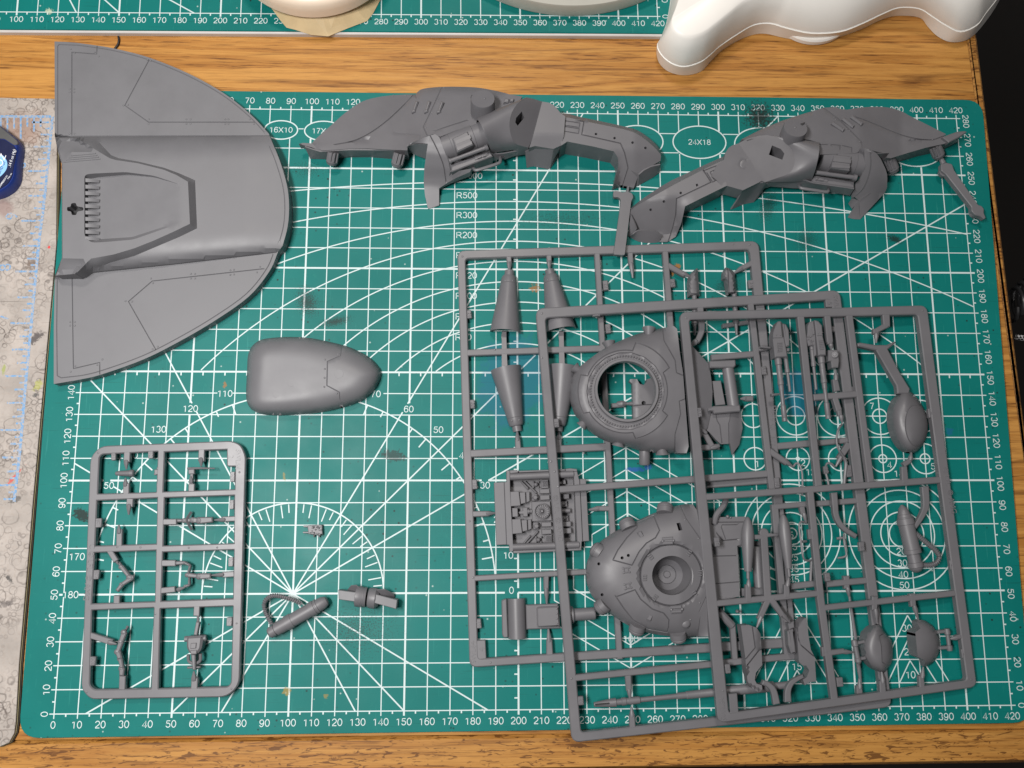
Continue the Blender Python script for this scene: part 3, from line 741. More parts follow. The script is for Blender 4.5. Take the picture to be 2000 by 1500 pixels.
G = [(rimU, 2.1, .24), (rimF, 2.1, .22), (rimL, 2.1, .27), ([(140.5, 264), (140.7, 102), (189, 105.7), (190, 90)], 2.1, .30), ([(290.5, 119), (244, 206), (290.5, 238.7), (497, 238.7)], 2.1, .30),
     ([(141, 537), (143.5, 720), (195, 708), (195, 731)], 2.1, .33), ([(304.5, 683), (251, 589), (297.5, 549), (514.5, 525)], 2.1, .33), ([(109, 266), (526, 265)], 2.1, .24), ([(109, 539.5), (330, 517), (540, 493)], 2.1, .24)]
m = MB().relief(WO, wing_z, [CROSS], G, [CWo + CWo[:1], CWi + CWi[:1], [(121, 318), (140, 297), (186, 297), (205, 312), (214, 309)], [(121, 504.5), (177, 505.5), (146, 537)], SCo + SCo[:1], SCi + SCi[:1], HT, HB[1:4]], 8, 0.0)
obj('wing_plate', m, GREY, wing, 24)
obj('cross_hole_shade', MB().prism(ell(146, 408, 20, 16), 10.2, 9.6, 0), DARK, wing)  # dark disc under the cross hole paints the shade of the hollow hump
m = MB()
for a, b in ((138, 96), (146, 104), (185, 102), (193, 110), (136, 174), (145, 174), (136, 180), (145, 180), (136, 261), (145, 261), (288, 117), (294, 119), (241, 206), (250, 205), (291, 233), (290, 242), (364, 233), (372, 233), (364, 242), (372, 242), (440, 233), (446, 233), (440, 242), (446, 242), (488, 233), (496, 242),
             (137, 541), (146, 541), (137, 629), (146, 629), (137, 636), (146, 636), (138, 726), (147, 715), (190, 713), (200, 702), (245, 588), (258, 589), (295, 544), (299, 553), (373, 535), (381, 535), (373, 544), (381, 544), (450, 528), (457, 527), (450, 537), (457, 536), (508, 521), (502, 532), (298, 682), (308, 677)):
    m.ball((a, b, 5.5), 1.9, 4, 0.7)
obj('rivets', m, GREY, wing, kind='stuff')
pr = None
for i in range(10):
    y = 349 + i * 12.6
    m = MB().sheet([[(167, y, 15.4), (180, y + 1, 14.8), (194, y + 3, 13.0)], [(167, y + 5.0, 15.5), (180, y + 5.5, 14.9), (194, y + 6.5, 13.0)], [(167, y + 6.4, 12.4), (180, y + 6.6, 12.4), (194, y + 7.0, 12.3)]])
    obj('louver', m, GREY, wing, 30, solid=0.4)
m = MB()
for i in range(4):
    a_, b_ = (124 + i * 5, 316.5 - i * 4.2), (196 - i * 3, 310.5 - i * 3.6); zz = [float(q) for q in wing_z(np.array([a_, b_]))]
    m.tube([(*a_, zz[0]), ((a_[0] + b_[0]) / 2, (a_[1] + b_[1]) / 2, float(wing_z(np.array([((a_[0] + b_[0]) / 2, (a_[1] + b_[1]) / 2)]))[0])), (*b_, zz[1])], 1.3, 6, 1)
obj('vent_lines', m, GREY, wing)

# ---------------------------------------------------------------- rounded cover
cov = thing('cover_hull_part', 'smooth rounded grey cover with a pointed nose and one panel line', 'model part', 600, 735, 0)
z2 = lambda l, ox=440, oy=540, k=.2: [(ox + k * x, oy + k * y) for x, y in l]
CO = cr(z2([(213, 900), (222, 770), (262, 680), (340, 622), (450, 600), (620, 590), (800, 598), (980, 630), (1180, 680), (1330, 745), (1430, 810), (1495, 880), (1521, 945), (1507, 1010), (1455, 1105), (1380, 1180), (1280, 1235), (1100, 1290), (900, 1330), (700, 1347), (500, 1355), (350, 1342), (262, 1300), (215, 1235), (203, 1150), (207, 1020)]), 5, True)
def cov_z(U):
    d = sdist(U, CO); D = np.interp(U[:, 0], [480, 560, 640, 745], [30, 40, 50, 54]); t = np.clip(d / D, 0, 1)
    return 1.2 + 9.5 * np.sqrt(np.clip(1 - (1 - t) ** 2.3, 0, 1)) * np.interp(U[:, 0], [480, 600, 745], [0.9, 1, 1.0])
G = [(z2([(1140, 705), (1128, 775), (998, 830), (993, 1065), (1115, 1130), (1122, 1200)]), 2.4, .35)]
for x, y, r in ((1108, 950, 45), (490, 1155, 28), (645, 1035, 40)):
    u, v = z2([(x, y)])[0]; obj('pin_mark', MB().prism(ell(u, v, r * .2, n=20), float(cov_z(np.array([[u, v]]))[0]) + .05, 4, .02), GREY, cov)
obj('shell', MB().relief(CO, cov_z, (), G, (), 6, 0.0), GREY, cov, 40)
m = MB()
for x, y in z2([(1102, 758), (974, 812), (972, 903), (970, 990), (967, 1078), (1090, 1140)]):
    m.ball((x, y, float(cov_z(np.array([[x, y]]))[0])), 2.0, 4, .7)
obj('rivets', m, GREY, cov, kind='stuff')

# ---------------------------------------------------------------- loose small parts on the mat
can = thing('hose_canister', 'loose grey canister with ribbed hose lying beside the protractor centre', 'model part', 585, 1205, 0, 'hose canisters')
a, b = (524, 1238, 4), (640, 1172, 4)
m = MB().lathe(a, b, [(0, 0), (0.005, 8), (.03, 11), (.11, 11.5), (.115, 10), (.125, 10), (.13, 13), (.30, 13.2), (.302, 14.6), (.40, 14.6), (.402, 13.4), (.70, 13.4), (.702, 14.6), (.78, 14.8), (.785, 13.6), (.80, 13.6), (.805, 14.4), (.83, 14.4), (.835, 13), (.93, 12), (.985, 8.5), (1, 5), (1, 0)], 24)
obj('canister_body', m, GREYD, can)
def hose(pts, r, name, par, n=None):
    p = np.array(cr(pts, 8)); L = np.r_[0, np.cumsum(np.linalg.norm(np.diff(p[:, :2], axis=0), axis=1))]
    q = np.linspace(0, L[-1], int(L[-1] / 1.0)); pp = np.c_[np.interp(q, L, p[:, 0]), np.interp(q, L, p[:, 1]), np.interp(q, L, p[:, 2])]
    rr = [r * (1.06 if int(x / 2.0) % 2 == 0 else 0.62) for x in q]
    return obj(name, MB().tube([tuple(x) for x in pp], rr, 8, 1), GREYD, par, 15)
hose([(588, 1179, 4), (575, 1173, 5), (556, 1167, 5.5), (535, 1163.5, 5), (522, 1169, 4), (515.5, 1180, 3.5), (518, 1195, 3.5), (524, 1207, 4), (531, 1220, 4)], 4.6, 'ribbed_hose', can)

eng = thing('detail_block', 'tiny rough grey detail block lying above the protractor centre', 'model part', 612, 1036, 0)
m = MB().prism([(600, 1026), (629, 1024.5), (630, 1044), (622, 1046), (602, 1043)], 2.6, 0, 0.3); obj('block_body', m, GREYD, eng)
random.seed(3); m = MB()
for i in range(22):
    x, y = random.uniform(602, 626), random.uniform(1027, 1043); a_, b_ = random.uniform(1.5, 4), random.uniform(1.2, 3)
    m.prism([(x, y), (x + a_, y), (x + a_, y + b_), (x, y + b_)], 3.0 + 0.05 * i, 2.0, 0.12)
m.tube([(593, 1028, 2), (604, 1028.5, 2)], 1.8, 6, 1); m.tube([(592, 1040, 2), (606, 1040, 2)], 1.8, 6, 1); m.tube([(614, 1044, 1.5), (613, 1048.5, 1.2)], 1.4, 6, 1); m.tube([(623, 1044, 1.5), (624, 1049, 1.2)], 1.4, 6, 1)
obj('surface_detail', m, GREYD, eng, kind='stuff')

clp = thing('clamp_part', 'loose grey double clamp with two flat bars beside the canister', 'model part', 720, 1168, 0)
z3 = lambda l: [(500 + .15 * x, 1000 + .15 * y) for x, y in l]
obj('clamp_drum', MB().lathe((*z3([(1290, 1095)])[0], 3.5), (*z3([(1440, 1110)])[0], 3.5), [(0, 0), (0, 15), (.1, 20), (.5, 20.5), (.72, 18.5), (.76, 18.5), (.8, 20), (1, 19), (1, 0)], 20), GREYD, clp)
obj('clamp_drum', MB().lathe((*z3([(1462, 1115)])[0], 3.5), (*z3([(1600, 1130)])[0], 3.5), [(0, 0), (0, 18), (.2, 20), (.7, 20.5), (1, 14), (1, 0)], 20), GREYD, clp)
obj('fin', MB().sheet([[(*z3([(1180, 1025)])[0], 1), (*z3([(1230, 965)])[0], 5), (*z3([(1300, 960)])[0], 6), (*z3([(1380, 1030)])[0], 6)], [(*z3([(1190, 1040)])[0], 0.5), (*z3([(1240, 1050)])[0], 2), (*z3([(1300, 1060)])[0], 3), (*z3([(1370, 1060)])[0], 3)]]), GREYD, clp, solid=0.6)
obj('fin', MB().sheet([[(*z3([(1560, 1020)])[0], 6), (*z3([(1680, 1015)])[0], 6), (*z3([(1780, 1070)])[0], 4), (*z3([(1810, 1105)])[0], 1)], [(*z3([(1570, 1080)])[0], 4), (*z3([(1680, 1090)])[0], 3.5), (*z3([(1770, 1110)])[0], 2), (*z3([(1800, 1120)])[0], 0.5)]]), GREYD, clp, solid=0.6)
obj('flat_bar', MB().prism(z3([(1070, 1015), (1362, 1052), (1358, 1178), (1075, 1140)]), 7.6, 1, 0.25), GREY, clp)
obj('flat_bar', MB().prism(z3([(1560, 1070), (1840, 1145), (1825, 1265), (1535, 1185)]), 7.6, 1, 0.25), GREY, clp)

# ---------------------------------------------------------------- small sprue
zs = lambda l: [(130 + .185 * x, 840 + .185 * y) for x, y in l]
zt_ = lambda l: [(130 + .185 * x, 1100 + .185 * y) for x, y in l]
spr = thing('small_sprue', 'small light grey sprue with tiny droid limbs, lying alone at lower left', 'sprue', 318, 1115, 0, 'model kit sprues')
D_T, D_B = 5.2, 2.4
DO = rnd([(176, 1366), (444, 1361.5), (467.5, 1338), (480, 890), (470, 868), (452, 861), (196, 871), (176, 892), (158, 1346)], [10, 16, 16, 10, 12, 12, 14, 14, 12], 4)
H = [rnd(zs([(345, 290), (372, 256), (962, 226), (945, 655), (328, 672)]), [3, 8, 1, 1, 1]), zs([(1035, 232), (1690, 206), (1692, 372), (1705, 384), (1780, 384), (1774, 625), (1020, 650)]), zs([(320, 745), (955, 716), (945, 1200), (300, 1222)]), zs([(1035, 715), (1770, 690), (1765, 1195), (1020, 1220)]),
     [(184.6, 1079.5), (304, 1075), (302, 1175), (179, 1179)], [(318, 1078.6), (456.5, 1074), (454.7, 1169), (315, 1174)], rnd([(179, 1192), (300, 1187), (294.6, 1345), (183.6, 1347), (175, 1338.6)], [1, 1, 1, 6, 6]), rnd([(313, 1189), (454.7, 1184), (451, 1334), (444.5, 1341.5), (309.5, 1345)], [1, 1, 6, 6, 1])]
obj('sprue_frame', MB().prism(DO, D_T, D_B, 0.45, H), GREYL, spr)
def stub(par, p0, p1, w_, zt, k=[0], zb=None, w1=None, mat_=None):
    k[0] += 1; e = 0.04 + (k[0] % 17) * 0.012
    return obj('gate', MB().bar(p0, p1, w_, zt - e, (zt - 2.4 if zb is None else zb), 0.3, w1), mat_ or GREYL, par)
def drop(par, p0, p1, r, z_, n=[0]):
    """pinched end of a gate"""
    return obj('gate_tip', MB().lathe((*p0, z_), (*p1, z_), [(0, 0), (.08, r * .8), (.35, r), (.7, r * .6), (1, r * .3), (1, 0)], 8), GREYD, par)
def tab(par, quad, zt, label=None, rot=0, size=2.6, zb=None):
    t_ = obj('number_tab', MB().prism(rnd(quad, 2, 2), zt - 0.25, zt - 2.0 if zb is None else zb, 0.25), GREYL, par)
    if label:
        c = np.mean(np.array(quad), 0); obj('embossed_number', MB().text(label, c[0], c[1], size, zt - 0.25, rot, 0.22), GREYL, t_)
for q, lb in ((zs([(468, 225), (522, 222), (518, 318), (470, 322)]), 'B1'), (zs([(858, 210), (916, 208), (912, 298), (858, 302)]), 'B2'), (zs([(1728, 440), (1778, 438), (1774, 545), (1725, 548)]), 'B06'), (zs([(1720, 738), (1770, 735), (1764, 835), (1716, 838)]), 'B04'), (zs([(300, 932), (372, 930), (366, 1026), (296, 1032)]), 'B07'), (zs([(1706, 1345), (1762, 1342), (1758, 1440), (1704, 1442)]), 'B03'),
              (zt_([(285, 72), (348, 70), (338, 168), (280, 172)]), 'B05'), (zt_([(1688, 572), (1750, 570), (1744, 664), (1686, 666)]), 'B01'), (zt_([(244, 985), (310, 988), (300, 1082), (240, 1085)]), 'B08')):
    tab(spr, q, D_T, lb, -85, 2.2)
m = MB(); m.text('SWL64', 464, 897, 3.0, D_T, -88, 0.2); m.text('2', 450, 892, 3.2, D_T, -88, 0.2); obj('embossed_lettering', m, GREYL, spr)
m = MB(); m.text('C © LFL  © AMG', 173.5, 1117, 3.4, D_T, -92, 0.22); obj('embossed_lettering', m, GREYL, spr)
m = MB()
for x, y in zs([(332, 240), (1825, 445), (535, 1235), (780, 1238), (1290, 1242), (1590, 1240)]) + zt_([(215, 1358), (1740, 1325), (935, 535), (1795, 635)]):
    m.ball((x, y, D_T), 2.0, 4, 0.5)
obj('pin_marks', m, GREYL, spr, kind='stuff')
g2 = lambda a, b, zf=zs: tuple(zf([(a, b)])[0])
# gates and their pinched tips
for p0, p1, w_ in ((g2(640, 200), g2(632, 335), 12.5), (g2(625, 690), g2(628, 560), 12), (g2(1000, 200), g2(1000, 325), 12), (g2(985, 690), g2(982, 560), 13), (g2(1425, 190), g2(1420, 330), 12), (g2(1315, 650), g2(1318, 565), 12), (g2(668, 720), g2(662, 810), 13), (g2(552, 1240), g2(556, 1045), 11.5), (g2(445, 1265), g2(520, 1385), 11), (g2(1000, 970), g2(1160, 968), 11.5), (g2(1790, 935), g2(1640, 940), 10), (g2(1000, 1405), g2(1150, 1405), 12)):
    stub(spr, p0, p1, w_, D_T)
for p0, p1, w_ in ((g2(525, 430, zt_), g2(528, 340, zt_), 12), (g2(980, 292, zt_), g2(1145, 275, zt_), 11.5), (g2(1770, 115, zt_), g2(1640, 122, zt_), 11), (g2(240, 760, zt_), g2(480, 838, zt_), 12), (g2(582, 1340, zt_), g2(588, 1190, zt_), 12.5), (g2(1375, 440, zt_), g2(1368, 560, zt_), 12), (g2(1345, 1340, zt_), g2(1350, 1210, zt_), 13)):
    stub(spr, p0, p1, w_, D_T)
for p0, p1, r in ((g2(630, 310), g2(632, 415), 5), (g2(622, 600), g2(622, 505), 5), (g2(1420, 285), g2(1422, 385), 5), (g2(1316, 565), g2(1312, 480), 4.5), (g2(660, 775), g2(656, 895), 5), (g2(556, 1100), g2(552, 1000), 5), (g2(1685, 945), g2(1560, 950), 4.5), (g2(528, 1385), g2(548, 1420), 3)):
    drop(spr, p0, p1, r, D_T - 0.4)
for p0, p1, r in ((g2(1670, 120, zt_), g2(1530, 128, zt_), 4.5), (g2(430, 830, zt_), g2(530, 855, zt_), 5), (g2(1345, 1250, zt_), g2(1345, 1140, zt_), 5.5), (g2(1160, 285, zt_), g2(1250, 255, zt_), 4.5)):
    drop(spr, p0, p1, r, D_T - 0.4)
def rod(par, name, a, b, prof, z_, seg=12): return obj(name, MB().lathe((*a, z_), (*b, z_), prof, seg), GREYD, par)
rod(spr, 'missile', g2(515, 458), g2(715, 455), [(0, 0), (0, 2), (.05, 4), (.25, 5), (.75, 6), (.77, 7), (.95, 7), (1, 5), (1, 0)], 4.5)
m = MB()
for q in (((925, 415), (1010, 470)), ((950, 390), (990, 420)), ((920, 455), (950, 475))):
    (x0, y0), (x1, y1) = q; m.prism(zs([(x0, y0), (x1, y0), (x1, y1), (x0, y1)]), 5.0 + 0.1 * len(m.v) / 40, 3, 0.25)
m.bar(g2(985, 320), g2(1000, 395), 6, 4.6, 3, 0.2); m.bar(g2(975, 560), g2(975, 480), 10, 4.7, 3, 0.2, 7); obj('droid_head', m, GREYD, spr)
m = MB(); m.tube([(*g2(1275, 405), 5), (*g2(1420, 402), 5), (*g2(1565, 405), 4.8)], [2.2, 2.0, 1.2], 8, 1); m.bar(g2(1315, 412), g2(1318, 465), 12, 5.4, 3.2, 0.3); m.bar(g2(1320, 455), g2(1316, 570), 6, 4.9, 3, 0.2); obj('blaster', m, GREYD, spr)
def limb(name, joints, ws, zz, zf):
    m = MB()
    for i in range(len(joints) - 1):
        a, b = np.array(zf([joints[i]])[0]), np.array(zf([joints[i + 1]])[0]); m.bar(a, b, ws[i], zz[i] + 0.03 * i, zz[i] - 1.8, 0.45, ws[i] * 0.8)
        m.ball((a[0], a[1], zz[i] - 0.8), ws[i] * .55, 5, 0.8)
    return obj(name, m, GREYD, spr)
limb('droid_arm', [(1165, 955), (1240, 955), (1330, 950), (1400, 955), (1540, 945)], [7, 9, 11, 13, 10], [4.6, 5.2, 5.6, 5.6, 5.4], zs)
m = MB().sheet([[(*g2(1310, 855), 3), (*g2(1265, 950), 6), (*g2(1320, 1060), 3)], [(*g2(1330, 870), 2.5), (*g2(1290, 950), 5), (*g2(1335, 1050), 2.5)]], 9, True); obj('hand_guard', m, GREYD, spr, solid=0.8)
limb('droid_leg', [(545, 1400), (575, 1445), (660, 1555), (690, 1555), (580, 1630), (525, 1700)], [6, 9, 10, 9, 8, 7], [4.8, 5.6, 6.0, 5.8, 5.2, 4.6], zs)
limb('droid_torso_arm', [(1150, 1405), (1240, 1400), (1300, 1430), (1275, 1530), (1400, 1545), (1520, 1540)], [8, 6, 5, 9, 12, 11], [4.8, 5.0, 5.0, 5.4, 5.8, 5.6], zs)
limb('droid_arm', [(1250, 245), (1290, 230), (1290, 150)], [6, 5, 5], [4.8, 5.0, 5.0], zt_)
limb('droid_rifle_arm', [(640, 670), (605, 730), (570, 830), (535, 935), (560, 1010), (580, 1110), (575, 1190)], [4, 11, 10, 11, 9, 11, 10], [5.2, 6.2, 6.4, 6.4, 6.0, 5.6, 5.2], zt_)
m = MB(); z8 = zt_
m.prism(rnd(z8([(1265, 775), (1440, 765), (1420, 905), (1380, 960), (1290, 955), (1262, 890)]), 4), 7.6, 2.2, 0.9); m.tube([(*z8([(1250, 800)])[0], 5.5), (*z8([(1475, 788)])[0], 5.5)], 5.5, 10, 1)
m.prism(z8([(1310, 845), (1370, 840), (1365, 900), (1305, 905)]), 8.1, 6, 0.25); m.prism(z8([(1305, 920), (1375, 915), (1372, 960), (1308, 962)]), 7.9, 5, 0.25)
obj('droid_torso', m, GREYD, spr)
m = MB(); m.bar(z8([(1385, 620)])[0], z8([(1358, 760)])[0], 7, 6.4, 4.4, 0.3); m.tube([(*z8([(1388, 560)])[0], 4.5), (*z8([(1388, 630)])[0], 5)], 2.5, 8, 1); obj('droid_neck', m, GREYD, spr)
m = MB(); m.tube([(*z8([(1285, 965)])[0], 5), (*z8([(1290, 1030)])[0], 4.5), (*z8([(1330, 1060)])[0], 4.2)], 3.2, 8); m.tube([(*z8([(1415, 955)])[0], 5), (*z8([(1410, 1030)])[0], 4.5), (*z8([(1365, 1060)])[0], 4.2)], 3.2, 8); m.bar(z8([(1335, 960)])[0], z8([(1345, 1130)])[0], 9, 6.2, 3, 0.4, 6); m.bar(z8([(1270, 1105)])[0], z8([(1410, 1098)])[0], 4, 5.2, 3.6, 0.3); obj('droid_pelvis', m, GREYD, spr)
# ---------------------------------------------------------------- the two hull sides
A_ = lambda x, y, z=None: (580 + .2 * x, 150 + .2 * y) + (() if z is None else (z,))
B_ = lambda x, y, z=None: (920 + .2 * x, 170 + .2 * y) + (() if z is None else (z,))
C_ = lambda x, y, z=None: (1200 + .2 * x, 200 + .2 * y) + (() if z is None else (z,))
D_ = lambda x, y, z=None: (1560 + .2 * x, 190 + .2 * y) + (() if z is None else (z,))
def L2(f, l): return [f(*q) for q in l]
def ribbed_peg(par, top, bot, zt, zb, r):
    m = MB().lathe((*top, zt), (*bot, zb), [(0, 0), (0, r * .95), (.08, r), (.72, r), (.76, r * .93), (.9, r * .8), (.98, r * .45), (1, 0)], 16)
    p = obj('ribbed_peg', m, GREYD, par)
    m = MB(); a, b = np.array(top, float), np.array(bot, float); d = b - a; n = np.array([-d[1], d[0]]) / np.linalg.norm(d)
    for k in (-0.78, -0.28, 0.28, 0.78):
        q0, q1 = a + d * .05 + n * r * k, a + d * .72 + n * r * k; h = r / ppm(a[1]) * math.sqrt(1 - k * k)
        m.tube([(q0[0], q0[1], zt + h), (q1[0], q1[1], zt + (zb - zt) * .72 + h)], r * .16, 6, 1)
    obj('peg_rib', m, GREYD, p)
def drum_rows(l0, l1, zlo, zhi, n=13, nr=5, fa=None, fb=None):
    """half round skin between two rim arcs seen from above"""
    a = np.array(cr(l0, 8)); b = np.array(cr(l1, 8)); rows = []
    ia = np.linspace(0, len(a) - 1, n); ib = np.linspace(0, len(b) - 1, n); k = np.arange(len(a)); kb = np.arange(len(b))
    aa = np.c_[np.interp(ia, k, a[:, 0]), np.interp(ia, k, a[:, 1])]; bb = np.c_[np.interp(ib, kb, b[:, 0]), np.interp(ib, kb, b[:, 1])]
    s = np.linspace(0, 1, n); zz = zlo[0] + (zlo[1] - zlo[0]) * s + zhi * np.sin(np.pi * s ** 0.85) ** 0.75
    for j in range(nr):
        t = j / (nr - 1); q = aa + (bb - aa) * t; za = fa(aa) if fa else zz; zb = fb(bb) if fb else zz
        rows.append([(x, y, z_) for (x, y), z_ in zip(q, za + (zb - za) * t)])
    return rows

# ================= left hull side
h1 = thing('hull_side_part', 'left grey hull side with its arm pointing right and a stub of sprue under it', 'model part', 930, 300, 0, 'hull side halves')
FO = [A_(18, 655), A_(60, 645), A_(145, 650), *cr(L2(A_, [(165, 625), (240, 555), (340, 468), (480, 345), (640, 240), (800, 197), (930, 180), (1060, 172)]), 4), A_(1160, 172), *cr(L2(A_, [(1175, 150), (1215, 122), (1300, 106), (1420, 98), (1550, 96), (1750, 104), (1900, 128), (2000, 150)]), 4),
      B_(380, 72), B_(500, 92), B_(470, 150), B_(300, 205), B_(60, 290), A_(1760, 390), A_(1750, 470), A_(1560, 520), A_(1400, 585), A_(1330, 560), A_(1240, 590), A_(1130, 640), A_(1080, 665), A_(1078, 718), A_(900, 712), A_(700, 700), A_(500, 702), A_(380, 712), A_(215, 722), A_(150, 690), A_(80, 672)]
CREASE = cr(L2(A_, [(375, 662), (520, 635), (640, 590), (760, 520), (880, 430), (980, 340), (1070, 250), (1130, 185)]), 4)
FINF = L2(A_, [(145, 650), (235, 650), (375, 662), (520, 635), (640, 590), (760, 520), (880, 430), (980, 340), (1070, 250), (1130, 185), (1060, 172), (930, 180), (800, 197), (640, 240), (480, 345), (340, 468)])
def h1_z(U):
    u, v = U[:, 0], U[:, 1]; z = np.interp(u, [620, 790, 860, 1000], [9.5, 10.5, 16.5, 18]) - (np.interp(u, [620, 790, 860, 1000], [293, 292, 262, 245]) - v) / 4.0 * np.interp(u, [600, 800], [.16, .30])
    f = inside(U, CREASE + L2(A_, [(1130, 100), (900, -100), (0, -100), (0, 640), (145, 648), (235, 650)])) * np.clip(sdist(U, CREASE, False) / 80, 0, 1); z = z - 1.4 * f
    nt = inside(U, L2(A_, [(500, 640), (700, 585), (705, 640)])); z[nt] -= 0.9
    tip = inside(U, L2(A_, [(0, 600), (150, 645), (225, 730), (60, 700)])); z[tip] -= 1.0
    d = sdist(U, L2(A_, [(1160, 172), (1215, 122), (1300, 106), (1550, 96), (1750, 104), (2000, 150)]), False); z -= 2.2 * np.clip(1 - d / 9, 0, 1) ** 1.6
    return z
G = [(CREASE, 2.6, .5), (L2(A_, [(1410, 115), (1340, 270), (1235, 490), (1272, 572)]), 2.6, .45), (L2(A_, [(960, 545), (1205, 570), (1195, 610)]), 2.2, .25), (L2(A_, [(1350, 530), (1430, 500)]), 2.4, .4), (L2(A_, [(1460, 490), (1545, 462)]), 2.4, .4), (L2(A_, [(1580, 452), (1660, 425)]), 2.4, .4)]
def h1_bot(q): return 0.0 if q[0] > 600 else 4
obj('side_panel', MB().relief(FO, h1_z, (), G, [FINF + FINF[:1]], 7, h1_bot), GREYD, h1, 26)
for (x0, y0, x1, y1) in ((1172, 232, 1140, 330), (1293, 232, 1262, 330), (1420, 238, 1385, 335)):
    zz = float(h1_z(np.array([A_((x0 + x1) / 2, (y0 + y1) / 2)]))[0])
    m = MB().bar(A_(x0, y0), A_(x1, y1), 6.5, zz + 1.6, zz - 1, 0.6); m.bar(A_(x1 - 22, y1 + 8), A_(x1 + 16, y1 - 4), 5.0, zz + 1.9, zz - 1, 0.4); obj('grab_bar', m, GREYD, h1)
m = MB()
for x, y in ((1380, 212), (1375, 228), (1318, 348), (1312, 375), (1258, 496), (940, 182), (1062, 186), (1435, 108)): m.ball((*A_(x, y), float(h1_z(np.array([A_(x, y)]))[0])), 1.8, 4, .8)
obj('rivets', m, GREYD, h1, kind='stuff')
_c = P(*A_(1815, 215), 23.0); _n = np.array([0.0, math.sin(.30), math.cos(.30)])
obj('round_cap', MB().lathe(_c - _n * 8.5, _c, [(0, 0), (0, 25.6), (.9, 25.2), (1.0, 24.2), (1, 0)], 40), GREYD, h1, 30)
obj('cap_nub', MB().ball((*A_(1830, 213), 23.1), 2.0, 6, .8), GREYL, h1)
obj('cap_slot_shade', MB().bar(A_(1700, 186), A_(1762, 204), 5, 22.4, 20, 0.1), DARK, h1)  # dark bar painted as the shade in the cap's slot
m = MB().prism(rnd(L2(B_, [(330, 105), (375, 112), (370, 150), (310, 160)]), 2), 15.6, 10, 0.5); m.prism(L2(B_, [(385, 108), (420, 112), (412, 140), (380, 140)]), 15.9, 10, 0.3); obj('latch', m, GREYD, h1)
# engine bay: cylinder, ribbed box, pipe, tray
obj('engine_cylinder', MB().lathe((*A_(1425, 705), 11), (*A_(1905, 535), 12), [(0, 0), (0, 26), (.16, 26), (.17, 27), (.24, 27), (.62, 27), (.63, 26), (.99, 26), (1, 0)], 28), GREYD, h1)
m = MB().prism(L2(A_, [(1515, 600), (1665, 530), (1722, 660), (1565, 735)]), 18.9, 12, 0.5)
eb = obj('engine_box', m, GREYD, h1)
for q in ([(1545, 625), (1690, 565), (1700, 600), (1555, 660)], [(1560, 690), (1705, 628), (1712, 655), (1572, 720)]): obj('box_groove', MB().prism(L2(A_, q), 19.0, 18.6, 0.0), DARK if False else GREYL, eb)
m = MB(); m.tube([A_(1490, 825, 15), A_(1855, 690, 15)], 4.0, 10, 1); m.lathe(A_(1835, 698, 15), A_(1862, 687, 15), [(0, 0), (0, 6), (1, 6), (1, 0)], 12); m.lathe(A_(1485, 828, 15), A_(1505, 820, 15), [(0, 0), (0, 5.5), (1, 5.5), (1, 0)], 12); obj('engine_pipe', m, GREYD, h1)
tr_ = obj('engine_tray', MB().prism(L2(A_, [(1500, 850), (1890, 735), (1912, 775), (1512, 928)]), 12.5, 4, 0.4), GREYD, h1)
m = MB().prism(rnd(L2(A_, [(1732, 778), (1862, 738), (1870, 765), (1740, 812)]), 1.5), 12.9, 12, 0.15); m.prism(L2(A_, [(1760, 780), (1800, 768), (1806, 785), (1766, 797)]), 13.4, 12, 0.15); m.prism(L2(A_, [(1815, 764), (1845, 755), (1850, 770), (1820, 780)]), 13.45, 12, 0.15); obj('tray_plate', m, GREYD, tr_)
obj('bay_wall', MB().sheet([[A_(1330, 600, 13), A_(1500, 560, 14), A_(1780, 470, 14)], [A_(1400, 700, 7), A_(1600, 640, 7), A_(1850, 560, 7)], [A_(1500, 850, 7), A_(1700, 800, 7), A_(1900, 740, 7)]], 8), GREYD, h1, solid=.6)
m = MB().prism(L2(A_, [(1400, 600), (1520, 555), (1535, 575), (1420, 620)]), 15.4, 10, 0.5); m.prism(L2(A_, [(1440, 545), (1520, 525), (1525, 550), (1450, 572)]), 16.4, 10, .3); obj('bay_latch', m, GREYD, h1)
# lower lip under the bay
obj('hull_lip', MB().sheet([[A_(1500, 928, 11), A_(1700, 860, 11), A_(1912, 775, 11), B_(205, 648, 11)], [A_(1470, 1000, 6), A_(1720, 900, 6), A_(1930, 815, 6), B_(330, 690, 6)]], 10), GREYD, h1, solid=.6)
# big drum, its oval front face, and the shoulder
L0 = L2(B_, [(52, 292), (95, 345), (140, 440), (175, 540), (203, 645)]); L1 = L2(B_, [(545, 100), (465, 150), (405, 235), (376, 340), (385, 450), (430, 550), (560, 592)])
def fa_z(U): return 14.2 - 3.0 * np.clip((np.asarray(U)[:, 1] - 198) / 90, 0, 1) + np.minimum(sdist(U, L2(B_, [(500, 900), (570, 590), (600, 500), (640, 350), (695, 142), (730, -100)]), False), 60) * .19
obj('drum_skin', MB().sheet(drum_rows(L0, L1, (17, 9), 11.5, 15, 6, None, lambda q: fa_z(q) + .05)), GREYD, h1, 60, solid=1.0)
obj('drum_rim', MB().sheet([[(x, y, z_) for x, y, z_ in drum_rows(L0, L1, (17, 9), 11.5, 15, 2)[0]], [(x + 6, y - 1, z_ - 3.5) for x, y, z_ in drum_rows(L0, L1, (17, 9), 11.5, 15, 2)[0]]]), GREYD, h1, 60, solid=.5)
FA = cr(L1, 5) + L2(B_, [(600, 500), (640, 350), (695, 142), (620, 118)])
obj('oval_face', MB().relief(FA, fa_z, [L2(B_, [(495, 238), (520, 300), (455, 378), (432, 345), (440, 300)])], (), (), 6, 4.0), GREYD, h1, 40)
